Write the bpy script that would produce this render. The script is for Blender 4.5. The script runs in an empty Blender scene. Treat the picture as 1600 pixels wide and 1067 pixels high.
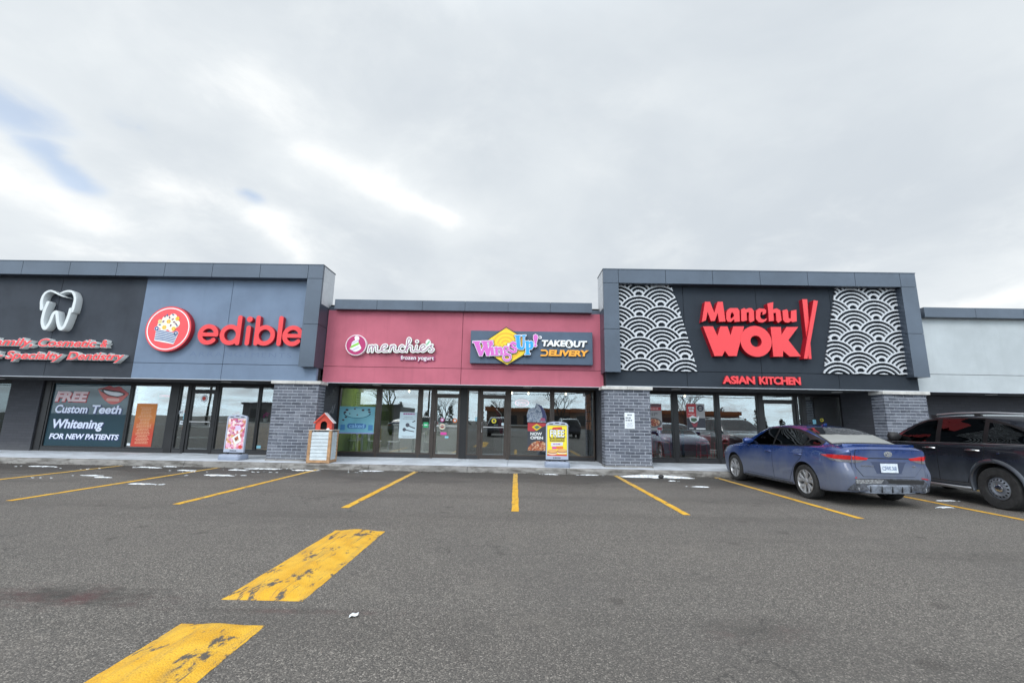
import bpy, bmesh, math, random
import numpy as np
from mathutils import Vector, Matrix
from mathutils.bvhtree import BVHTree
from mathutils.geometry import delaunay_2d_cdt
R = math.radians
random.seed(7)
scene = bpy.context.scene
COL = scene.collection

# ------------------------------------------------------------------ camera
cam_d = bpy.data.cameras.new('camera'); cam = bpy.data.objects.new('camera', cam_d); COL.objects.link(cam)
cam_d.sensor_width = 36.0; cam_d.lens = 681.82 / 1600 * 36.0
cam_d.clip_start = 0.05; cam_d.clip_end = 3000
PT, RL, YW = R(10.292), R(1.0553), R(-0.690)
fw = Vector((math.sin(YW) * math.cos(PT), math.cos(YW) * math.cos(PT), math.sin(PT)))
rt = Vector((math.cos(YW), -math.sin(YW), 0)); up = rt.cross(fw)
r2 = rt * math.cos(RL) + up * math.sin(RL); u2 = up * math.cos(RL) - rt * math.sin(RL)
mw = Matrix((r2, u2, -fw)).transposed().to_4x4(); mw.translation = (0, 0, 1.4)
cam.matrix_world = mw
scene.camera = cam

# ------------------------------------------------------------------ sky and sun
SUN_EL, SUN_AZ = 38, 205          # azimuth clockwise from +Y: behind the camera, a little to the left
SUN_STRENGTH, SKY_STRENGTH, EXPOSURE = 1.0, 0.21, 0.20
world = bpy.data.worlds.new('World'); scene.world = world; world.use_nodes = True
wt = world.node_tree; wt.nodes.clear()

class NB:
    """tiny node builder"""
    def __init__(s, t): s.t = t
    def n(s, typ, **kw):
        x = s.t.nodes.new(typ)
        for k, v in kw.items():
            if k.startswith('i_'):
                key = k[2:]
                x.inputs[int(key) if key.isdigit() else key.replace('_', ' ')].default_value = v
            else: setattr(x, k, v)
        return x
    def l(s, a, b): s.t.links.new(a, b)
    def m(s, op, a, b=None, c=None, clamp=False):
        x = s.t.nodes.new('ShaderNodeMath'); x.operation = op; x.use_clamp = clamp
        for i, v in enumerate((a, b, c)):
            if v is None: continue
            if isinstance(v, (int, float)): x.inputs[i].default_value = v
            else: s.l(v, x.inputs[i])
        return x.outputs[0]
    def ss(s, v, lo, hi):
        x = s.t.nodes.new('ShaderNodeMapRange'); x.interpolation_type = 'SMOOTHSTEP'
        s.l(v, x.inputs['Value']); x.inputs['From Min'].default_value = lo; x.inputs['From Max'].default_value = hi
        return x.outputs[0]
    def mix(s, f, a, b, typ='MIX'):
        x = s.t.nodes.new('ShaderNodeMix'); x.data_type = 'RGBA'; x.blend_type = typ
        if isinstance(f, (int, float)): x.inputs[0].default_value = f
        else: s.l(f, x.inputs[0])
        for i, v in ((6, a), (7, b)):
            if isinstance(v, (tuple, list)): x.inputs[i].default_value = (*v[:3], 1)
            else: s.l(v, x.inputs[i])
        return x.outputs[2]
    def noise(s, vec, scale, detail=4, rough=.5, dist=0.0, dim='3D'):
        x = s.t.nodes.new('ShaderNodeTexNoise'); x.noise_dimensions = dim
        x.inputs['Scale'].default_value = scale; x.inputs['Detail'].default_value = detail
        x.inputs['Roughness'].default_value = rough; x.inputs['Distortion'].default_value = dist
        if vec is not None: s.l(vec, x.inputs['Vector'])
        return x.outputs[0]
    def mapping(s, vec, scale=(1, 1, 1), loc=(0, 0, 0), rot=(0, 0, 0)):
        x = s.t.nodes.new('ShaderNodeMapping'); s.l(vec, x.inputs[0])
        x.inputs['Scale'].default_value = scale; x.inputs['Location'].default_value = loc; x.inputs['Rotation'].default_value = rot
        return x.outputs[0]
    def ramp(s, v, stops):
        x = s.t.nodes.new('ShaderNodeValToRGB'); s.l(v, x.inputs[0]); e = x.color_ramp.elements
        while len(e) < len(stops): e.new(.5)
        for q, (p, c) in zip(e, stops): q.position = p; q.color = (*c, 1) if len(c) == 3 else c
        return x.outputs[0]

b = NB(wt)
sky = b.n('ShaderNodeTexSky', sky_type='NISHITA', sun_disc=False, sun_elevation=R(SUN_EL), sun_rotation=R(SUN_AZ))
tc = b.n('ShaderNodeTexCoord')
sep = b.n('ShaderNodeSeparateXYZ'); b.l(tc.outputs['Generated'], sep.inputs[0])
dx, dy, dz = sep.outputs
zz = b.m('ADD', b.m('MAXIMUM', dz, 0.0), 0.22)
cu, cv = b.m('DIVIDE', dx, zz), b.m('DIVIDE', dy, zz)
cc = b.n('ShaderNodeCombineXYZ'); b.l(cu, cc.inputs[0]); b.l(cv, cc.inputs[1]); cvec = cc.outputs[0]
n1 = b.noise(cvec, 1.1, 6, .55, .3); n2 = b.noise(b.mapping(cvec, loc=(3.1, 1.7, 0)), 3.2, 7, .6, .25)
# broad grey deck with gentle brightness variation
deck = b.mix(b.ss(n1, .35, .68), (.575, .625, .675), (.685, .730, .765))
deck = b.mix(b.m('MULTIPLY', b.ss(n2, .48, .75), .30), deck, (.79, .825, .84))
# breaks in the deck: bright ragged cloud edges on the left of the view
def seg_mask(p0, p1, w):
    ex, ey = p1[0] - p0[0], p1[1] - p0[1]; L = math.hypot(ex, ey); ex /= L; ey /= L
    qx = b.m('SUBTRACT', cu, p0[0]); qy = b.m('SUBTRACT', cv, p0[1])
    t = b.m('ADD', b.m('MULTIPLY', qx, ex), b.m('MULTIPLY', qy, ey))
    tcl = b.m('MINIMUM', b.m('MAXIMUM', t, 0.0), L)
    rx = b.m('SUBTRACT', qx, b.m('MULTIPLY', tcl, ex)); ry = b.m('SUBTRACT', qy, b.m('MULTIPLY', tcl, ey))
    d = b.m('SQRT', b.m('ADD', b.m('MULTIPLY', rx, rx), b.m('MULTIPLY', ry, ry)))
    return b.m('SUBTRACT', 1.0, b.m('DIVIDE', d, w), clamp=True)
def cloud_uv(px, py):          # only to note where on the dome each break lies (sky is at infinity)
    d = (fw * 681.82 + r2 * (px - 800) - u2 * (py - 533.5)).normalized(); k = max(d.z, 0) + .22
    return d.x / k, d.y / k
bright = None; halo = None
for p0, p1, w, k in (((390, 150), (500, 250), .26, .60), ((490, 240), (590, 290), .17, .85), ((600, 300), (700, 342), .11, .95), ((0, 270), (130, 335), .26, .85), ((240, 290), (320, 300), .24, .62), ((420, 345), (470, 402), .16, .8), ((120, 395), (230, 402), .2, .6), ((1520, 475), (1680, 445), .35, .7)):
    mk = b.m('MULTIPLY', seg_mask(cloud_uv(*p0), cloud_uv(*p1), w), k)
    bright = mk if bright is None else b.m('MAXIMUM', bright, mk)
    hk = b.m('MULTIPLY', seg_mask(cloud_uv(*p0), cloud_uv(*p1), w * 2.6), k); halo = hk if halo is None else b.m('MAXIMUM', halo, hk)
ragged = b.ss(b.m('ADD', bright, b.m('MULTIPLY', b.m('SUBTRACT', n2, .5), 1.5)), .30, 1.0)
ragged = b.m('MULTIPLY', ragged, b.ss(bright, .0, .7))
deck = b.mix(b.m('MULTIPLY', b.ss(b.m('ADD', halo, b.m('MULTIPLY', b.m('SUBTRACT', n2, .5), .8)), .0, 1.2), .60), deck, (.92, .95, .955))
deck = b.mix(b.m('MULTIPLY', ragged, .62), deck, (1.04, 1.04, 1.02))
# thinner, bluer cloud low behind the camera (what the shop windows mirror)
back = b.m('MULTIPLY', b.ss(b.m('MULTIPLY', dy, -1.0), .2, .6), b.m('SUBTRACT', 1.0, b.ss(dz, .30, .6)))
deck = b.mix(b.m('MULTIPLY', back, b.ss(n2, .30, .62)), deck, (.92, 1.08, 1.18))
# gaps where blue sky shows
gap = None
for p0, p1, w, k in (((70, 235), (125, 290), .11, 1.0), ((-30, 150), (30, 180), .17, .9), ((195, 195), (215, 200), .12, .7), ((388, 302), (396, 306), .07, .8)):
    mk = b.m('MULTIPLY', seg_mask(cloud_uv(*p0), cloud_uv(*p1), w), k)
    gap = mk if gap is None else b.m('MAXIMUM', gap, mk)
gapm = b.m('MULTIPLY', b.ss(b.m('ADD', gap, b.m('MULTIPLY', b.m('SUBTRACT', n2, .5), 1.6)), .35, .95), b.ss(gap, 0, .3))
# the thick bright part of the overcast lies overhead and behind the camera
lift = b.m('ADD', 1.0, b.m('ADD', b.m('MULTIPLY', b.ss(dz, .70, .97), .95), b.m('MULTIPLY', b.ss(b.m('MULTIPLY', dy, -1.0), -.1, .45), 1.2)))
bg_c = b.n('ShaderNodeBackground'); b.l(b.mix(1.0, deck, (1, 1, 1), 'MULTIPLY'), bg_c.inputs[0]); b.l(lift, bg_c.inputs[1])
bg_s = b.n('ShaderNodeBackground'); b.l(sky.outputs[0], bg_s.inputs[0]); bg_s.inputs[1].default_value = SKY_STRENGTH
mx = b.n('ShaderNodeMixShader'); b.l(b.m('MULTIPLY', gapm, .50), mx.inputs[0]); b.l(bg_c.outputs[0], mx.inputs[1]); b.l(bg_s.outputs[0], mx.inputs[2])
wo = b.n('ShaderNodeOutputWorld'); b.l(mx.outputs[0], wo.inputs[0])

sun_d = bpy.data.lights.new('sun', 'SUN'); sun = bpy.data.objects.new('sun', sun_d); COL.objects.link(sun)
sun_d.energy = SUN_STRENGTH; sun_d.angle = R(20); sun_d.color = (1, .96, .9)
sd = Vector((math.sin(R(SUN_AZ)) * math.cos(R(SUN_EL)), math.cos(R(SUN_AZ)) * math.cos(R(SUN_EL)), math.sin(R(SUN_EL))))
sun.rotation_euler = sd.to_track_quat('Z', 'Y').to_euler()
sun.location = (0, -20, 40)
scene.view_settings.view_transform = 'Standard'; scene.view_settings.look = 'None'
scene.view_settings.exposure = EXPOSURE; scene.view_settings.gamma = 1
try:
    scene.cycles.max_bounces = 8; scene.cycles.transparent_max_bounces = 16; scene.cycles.glossy_bounces = 4
    scene.cycles.sample_clamp_indirect = 8
except Exception: pass

# ------------------------------------------------------------------ materials
MATS = {}
def M(name, col, rough=.6, metal=0.0, var=0.0, vscale=4.0, bump=0.0, bscale=150.0, coat=0.0, spec=.5, streak=0.0, emit=0.0):
    if name in MATS: return MATS[name]
    m = bpy.data.materials.new(name); m.use_nodes = True; t = m.node_tree
    p = t.nodes['Principled BSDF']; q = NB(t)
    p.inputs['Base Color'].default_value = (*col, 1); p.inputs['Roughness'].default_value = rough
    p.inputs['Metallic'].default_value = metal; p.inputs['Specular IOR Level'].default_value = spec
    p.inputs['Coat Weight'].default_value = coat; p.inputs['Coat Roughness'].default_value = .08
    tcn = q.n('ShaderNodeTexCoord'); vec = tcn.outputs['Object']
    c = None
    if var:
        nn = q.noise(vec, vscale, 6, .6)
        dark = tuple(x * (1 - var) for x in col); lite = tuple(min(1, x * (1 + var)) for x in col)
        c = q.mix(q.ss(nn, .3, .7), dark, lite)
    if streak:
        sv = q.noise(q.mapping(vec, scale=(3.5, 3.5, .25)), 1.6, 6, .62)
        base = c if c is not None else tuple(col)
        c = q.mix(q.m('MULTIPLY', q.ss(sv, .5, .8), streak), base, tuple(x * .55 for x in col))
    if c is not None: q.l(c, p.inputs['Base Color'])
    if bump:
        bn = q.n('ShaderNodeBump'); bn.inputs['Strength'].default_value = bump; bn.inputs['Distance'].default_value = .01
        q.l(q.noise(vec, bscale, 5, .6), bn.inputs['Height']); q.l(bn.outputs[0], p.inputs['Normal'])
    if emit:
        p.inputs['Emission Color'].default_value = (*col, 1); p.inputs['Emission Strength'].default_value = emit
    MATS[name] = m; return m

def glass_mat(name, tint, refl, rough=.0, film=None, film_amt=0.0):
    m = bpy.data.materials.new(name); m.use_nodes = True; t = m.node_tree; t.nodes.clear(); q = NB(t)
    tr = q.n('ShaderNodeBsdfTransparent'); tr.inputs[0].default_value = (*tint, 1)
    gl = q.n('ShaderNodeBsdfGlossy'); gl.inputs['Roughness'].default_value = rough; gl.inputs['Color'].default_value = (.93, .98, 1, 1)
    fr = q.n('ShaderNodeLayerWeight'); fr.inputs[0].default_value = .35
    tcn = q.n('ShaderNodeTexCoord')
    bn = q.n('ShaderNodeBump'); bn.inputs['Strength'].default_value = .05; bn.inputs['Distance'].default_value = .02
    q.l(q.noise(tcn.outputs['Object'], .9, 2, .5), bn.inputs['Height']); q.l(bn.outputs[0], gl.inputs['Normal'])
    f = q.m('ADD', refl, q.m('MULTIPLY', fr.outputs['Fresnel'], .40), clamp=True)
    base = tr.outputs[0]
    if film:
        df = q.n('ShaderNodeBsdfDiffuse'); df.inputs[0].default_value = (*film, 1)
        mm = q.n('ShaderNodeMixShader'); mm.inputs[0].default_value = film_amt; q.l(tr.outputs[0], mm.inputs[1]); q.l(df.outputs[0], mm.inputs[2]); base = mm.outputs[0]
    mxs = q.n('ShaderNodeMixShader'); q.l(f, mxs.inputs[0]); q.l(base, mxs.inputs[1]); q.l(gl.outputs[0], mxs.inputs[2])
    o = q.n('ShaderNodeOutputMaterial'); q.l(mxs.outputs[0], o.inputs[0])
    MATS[name] = m; return m

PANE = glass_mat('shop_glass', (.88, .92, .92), .155)
PANE_DARK = glass_mat('shop_glass_dark_film', (.22, .28, .28), .06)
PANE_TEAL = glass_mat('shop_glass_teal_film', (.30, .38, .38), .03, film=(.038, .082, .110), film_amt=.75)
CARGLASS = glass_mat('car_glass', (.16, .18, .19), .05)
CARGLASS_DARK = glass_mat('car_privacy_glass', (.05, .055, .06), .03)

# ------------------------------------------------------------------ mesh builder
def wloc(p):
    v = Vector((0, 0, 0))
    while p is not None: v += p.location; p = p.parent
    return v
def in_poly(x, y, P):
    ins = False; n = len(P)
    for i in range(n):
        a, c = P[i], P[(i + 1) % n]
        if (a[1] > y) != (c[1] > y) and x < (c[0] - a[0]) * (y - a[1]) / (c[1] - a[1]) + a[0]: ins = not ins
    return ins
class MB:
    def __init__(s): s.bm = bmesh.new()
    def box(s, x0, x1, y0, y1, z0, z1, mat=None):
        vs = [s.bm.verts.new(p) for p in ((x0, y0, z0), (x1, y0, z0), (x1, y1, z0), (x0, y1, z0), (x0, y0, z1), (x1, y0, z1), (x1, y1, z1), (x0, y1, z1))]
        if mat is not None:
            for v in vs: v.co = mat @ v.co
        for f in ((0, 3, 2, 1), (4, 5, 6, 7), (0, 1, 5, 4), (1, 2, 6, 5), (2, 3, 7, 6), (3, 0, 4, 7)): s.bm.faces.new([vs[i] for i in f])
        return s
    def loft(s, rings, caps=True, closed=True):
        rv = [[s.bm.verts.new(p) for p in r] for r in rings]
        n = len(rv[0])
        for a, c in zip(rv, rv[1:]):
            for i in range(n if closed else n - 1):
                j = (i + 1) % n
                try: s.bm.faces.new((a[i], a[j], c[j], c[i]))
                except ValueError: pass
        if caps:
            for r, rev in ((rv[0], True), (rv[-1], False)):
                try: s.bm.faces.new(list(reversed(r)) if rev else r)
                except ValueError: pass
        return s
    def tube(s, pts, rad, n=8, caps=True):
        pts = [Vector(p) for p in pts]; rings = []
        rads = rad if isinstance(rad, (list, tuple)) else [rad] * len(pts)
        ref = None
        for i, p in enumerate(pts):
            d = (pts[min(i + 1, len(pts) - 1)] - pts[max(i - 1, 0)]).normalized()
            if ref is None: ref = Vector((0, 0, 1)) if abs(d.z) < .9 else Vector((1, 0, 0))
            a = d.cross(ref).normalized(); c = d.cross(a).normalized(); ref = -d.cross(a).cross(d).cross(d).normalized() if False else ref
            rings.append([p + (a * math.cos(2 * math.pi * k / n) + c * math.sin(2 * math.pi * k / n)) * rads[i] for k in range(n)])
        return s.loft(rings, caps)
    def lathe(s, prof, n=32, mat=None, axis='z', ring=False):
        rings = []
        for r, h in prof:
            ring = []
            for k in range(n):
                a = 2 * math.pi * k / n
                v = {'z': Vector((r * math.cos(a), r * math.sin(a), h)), 'x': Vector((h, r * math.cos(a), r * math.sin(a))), 'y': Vector((r * math.cos(a), h, r * math.sin(a)))}[axis]
                ring.append(mat @ v if mat is not None else v)
            rings.append(ring)
        return s.loft(rings + [rings[0]], False) if ring else s.loft(rings, True)
    def prism(s, poly, y0, y1, hole=None):
        """solid from an outline in the XZ plane between depths y0 (front) and y1"""
        pts = [Vector(p) for p in poly]; n = len(pts); edges = [(i, (i + 1) % n) for i in range(n)]
        if hole:
            k = len(hole); edges += [(n + i, n + (i + 1) % k) for i in range(k)]; pts += [Vector(p) for p in hole]
        v, e, f, *_ = delaunay_2d_cdt(pts, edges, [], 1, 1e-6)
        if hole: f = [t for t in f if not in_poly(sum(v[i].x for i in t) / len(t), sum(v[i].y for i in t) / len(t), hole)]
        A = [s.bm.verts.new((p.x, y0, p.y)) for p in v]; B = [s.bm.verts.new((p.x, y1, p.y)) for p in v]
        cnt = {}
        for t in f:
            for i in range(len(t)):
                k = (t[i], t[(i + 1) % len(t)]); cnt[tuple(sorted(k))] = cnt.get(tuple(sorted(k)), 0) + 1
            s.bm.faces.new([A[i] for i in t]); s.bm.faces.new([B[i] for i in reversed(t)])
        for (i, j), c in cnt.items():
            if c == 1: s.bm.faces.new((A[i], A[j], B[j], B[i]))
        return s
    def build(s, name, mat, parent=None, bevel=0.0, smooth=False, world=True, seg=2):
        bmesh.ops.remove_doubles(s.bm, verts=s.bm.verts, dist=1e-6)
        bmesh.ops.recalc_face_normals(s.bm, faces=s.bm.faces)
        me = bpy.data.meshes.new(name); s.bm.to_mesh(me); s.bm.free()
        for mm in (mat if isinstance(mat, (list, tuple)) else [mat]): me.materials.append(mm)
        if smooth: me.shade_smooth() if smooth is True else me.set_sharp_from_angle(angle=R(smooth))
        if smooth and smooth is not True:
            me.shade_smooth(); me.set_sharp_from_angle(angle=R(smooth))
        o = bpy.data.objects.new(name, me); COL.objects.link(o)
        if parent is not None:
            o.parent = parent
            if world: o.location = -wloc(parent)
        if bevel:
            md = o.modifiers.new('bevel', 'BEVEL'); md.width = bevel; md.segments = seg; md.limit_method = 'ANGLE'; md.angle_limit = R(40)
        return o
def thing(name, label, cat, loc=(0, 0, 0), group=None):
    o = bpy.data.objects.new(name, None); COL.objects.link(o); o.location = loc; o.empty_display_size = .2
    return tag(o, label, cat, group)
def tag(o, label=None, cat=None, group=None, kind=None):
    if label: o['label'] = label
    if cat: o['category'] = cat
    if group: o['group'] = group
    if kind: o['kind'] = kind
    return o
def copy_tree(o, parent=None):
    c = o.copy(); COL.objects.link(c)
    if parent is not None: c.parent = parent
    for ch in list(o.children): copy_tree(ch, c)
    return c

# ------------------------------------------------------------------ outlines -> solid letters and emblems
def sd_seg(X, Z, a, c, ra, rb=None):
    rb = ra if rb is None else rb
    ex, ez = c[0] - a[0], c[1] - a[1]; L2 = ex * ex + ez * ez + 1e-12
    t = np.clip(((X - a[0]) * ex + (Z - a[1]) * ez) / L2, 0, 1)
    return (ra + (rb - ra) * t) - np.hypot(X - a[0] - t * ex, Z - a[1] - t * ez)
def smooth_line(pts, k=8):
    P = [np.array(p, float) for p in pts]
    if len(P) < 3: return pts
    P = [2 * P[0] - P[1]] + P + [2 * P[-1] - P[-2]]; out = []
    for i in range(1, len(P) - 2):
        for j in range(k):
            t = j / k; p0, p1, p2, p3 = P[i - 1:i + 3]
            out.append(tuple(.5 * (2 * p1 + (p2 - p0) * t + (2 * p0 - 5 * p1 + 4 * p2 - p3) * t * t + (3 * p1 - p0 - 3 * p2 + p3) * t ** 3)))
    out.append(tuple(P[-2])); return out
def sd_line(X, Z, pts, r, r_end=None, smooth=True):
    pts = smooth_line(pts) if smooth else pts
    v = None; n = len(pts) - 1
    for i in range(n):
        ra = r if r_end is None else r + (r_end - r) * i / n; rb = r if r_end is None else r + (r_end - r) * (i + 1) / n
        w = sd_seg(X, Z, pts[i], pts[i + 1], ra, rb); v = w if v is None else np.maximum(v, w)
    return v
def sd_poly(X, Z, poly):
    d = np.full(X.shape, 1e9); inside = np.zeros(X.shape, bool); n = len(poly)
    for i in range(n):
        a, c = poly[i], poly[(i + 1) % n]; d = np.minimum(d, -sd_seg(X, Z, a, c, 0))
        cond = ((a[1] > Z) != (c[1] > Z)); xx = (c[0] - a[0]) * (Z - a[1]) / ((c[1] - a[1]) or 1e-12) + a[0]
        inside ^= cond & (X < xx)
    return np.where(inside, d, -d)
def sd_circ(X, Z, c, r): return r - np.hypot(X - c[0], Z - c[1])
def grid(x0, x1, z0, z1, h):
    xs = np.arange(x0, x1 + h, h); zs = np.arange(z0, z1 + h, h); return np.meshgrid(xs, zs)
def contours(X, Z, V):
    """marching squares, closed loops"""
    V = V.copy(); V[0, :] = V[-1, :] = -1e-3; V[:, 0] = V[:, -1] = -1e-3; V[V == 0] = 1e-7
    h, w = V.shape; nxt = {}
    pos = V > 0
    code = pos[:-1, :-1] * 1 + pos[:-1, 1:] * 2 + pos[1:, 1:] * 4 + pos[1:, :-1] * 8
    T = {1: [(3, 0)], 2: [(0, 1)], 3: [(3, 1)], 4: [(1, 2)], 5: [(3, 2), (1, 0)], 6: [(0, 2)], 7: [(3, 2)], 8: [(2, 3)], 9: [(2, 0)], 10: [(0, 3), (2, 1)], 11: [(2, 1)], 12: [(1, 3)], 13: [(1, 0)], 14: [(0, 3)]}
    def key(i, j, e): return ((i, j, 0), (i, j + 1, 1), (i + 1, j, 0), (i, j, 1))[e]
    def pt(k):
        i, j, o = k; i2, j2 = (i, j + 1) if o == 0 else (i + 1, j)
        t = V[i, j] / (V[i, j] - V[i2, j2]); return (X[i, j] + t * (X[i2, j2] - X[i, j]), Z[i, j] + t * (Z[i2, j2] - Z[i, j]))
    for i, j in zip(*np.nonzero((code > 0) & (code < 15))):
        for a, c in T[int(code[i, j])]: nxt[key(i, j, a)] = key(i, j, c)
    loops = []
    while nxt:
        k0 = next(iter(nxt)); k = k0; lp = []
        while k in nxt: lp.append(pt(k)); k = nxt.pop(k)
        if len(lp) > 5: loops.append(lp)
    return loops
def simplify(lp, tol):
    P = np.array(lp); n = len(P); keep = np.zeros(n, bool); a0 = 0; b0 = int(np.argmax(np.hypot(*(P - P[0]).T))); keep[[a0, b0]] = True
    st = [(a0, b0), (b0, n)]
    while st:
        a, c = st.pop(); A = P[a]; B = P[c % n]
        if c - a < 2: continue
        seg = P[a + 1:c]; e = B - A; L = np.hypot(*e) + 1e-12
        d = np.abs(e[0] * (seg[:, 1] - A[1]) - e[1] * (seg[:, 0] - A[0])) / L; i = int(np.argmax(d))
        if d[i] > tol: k = a + 1 + i; keep[k] = True; st += [(a, k), (k, c)]
    return [tuple(p) for p in P[keep]]
def curve_solid(name, loops, yf, depth, mat, parent=None, bevel=0.0):
    """filled outlines in XZ (front face at y=yf, running back by depth)"""
    cu_ = bpy.data.curves.new(name, 'CURVE'); cu_.dimensions = '2D'; cu_.fill_mode = 'BOTH'
    cu_.extrude = max(depth / 2 - bevel, .0002); cu_.bevel_depth = bevel; cu_.bevel_resolution = 1; cu_.offset = -bevel
    for lp in loops:
        sp = cu_.splines.new('POLY'); sp.points.add(len(lp) - 1); sp.use_cyclic_u = True
        for p, q in zip(sp.points, lp): p.co = (q[0], q[1], 0, 1)
    o = bpy.data.objects.new(name, cu_); COL.objects.link(o)
    return _curve_to_mesh(o, name, yf, depth, mat, parent)
def _curve_to_mesh(o, name, yf, depth, mat, parent, fit=None, shear=0.0):
    dg = bpy.context.evaluated_depsgraph_get(); me = bpy.data.meshes.new_from_object(o.evaluated_get(dg)); d = o.data
    bpy.data.objects.remove(o); bpy.data.curves.remove(d)
    n = len(me.vertices); co = np.empty(n * 3); me.vertices.foreach_get('co', co); co = co.reshape(-1, 3)
    x, z, dpt = co[:, 0].copy(), co[:, 1].copy(), co[:, 2].copy()
    if fit:
        x0, x1, z0, z1 = fit; x = x + shear * z
        if x1 is not None: x = (x - x.min()) / (np.ptp(x) + 1e-9) * (x1 - x0) + x0
        z = (z - z.min()) / (np.ptp(z) + 1e-9) * (z1 - z0) + z0
    out = np.stack([x, yf + depth / 2 - dpt, z], 1); me.vertices.foreach_set('co', out.ravel())
    me.materials.clear(); me.materials.append(mat); me.update(); me.name = name
    r = bpy.data.objects.new(name, me); COL.objects.link(r)
    if parent is not None: r.parent = parent; r.location = -wloc(parent)
    return r
def text(name, s, fit, yf, depth, mat, parent=None, bold=0.0, shear=0.0, spacing=1.0, bevel=0.0):
    """lettering from the built-in font fitted to the box (x0, x1, z0, z1)"""
    c = bpy.data.curves.new(name, 'FONT'); c.body = s; c.size = 1; c.offset = bold; c.space_character = spacing
    c.extrude = max(depth / 2, .0002); c.resolution_u = 5; c.space_line = .85
    o = bpy.data.objects.new(name, c); COL.objects.link(o)
    return _curve_to_mesh(o, name, yf, depth, mat, parent, fit, shear)
def field_solid(name, X, Z, V, yf, depth, mat, parent=None, tol=.002, bevel=0.0):
    return curve_solid(name, [simplify(l, tol) for l in contours(X, Z, V)], yf, depth, mat, parent, bevel)
def disc(name, c, r, yf, depth, mat, parent=None, n=48, rz=None):
    rz = rz or r
    return MB().prism([(c[0] + r * math.cos(2 * math.pi * k / n), c[1] + rz * math.sin(2 * math.pi * k / n)) for k in range(n)], yf, yf + depth).build(name, mat, parent)
def rect(name, x0, x1, z0, z1, yf, depth, mat, parent=None):
    return MB().box(x0, x1, yf, yf + depth, z0, z1).build(name, mat, parent)
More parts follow.
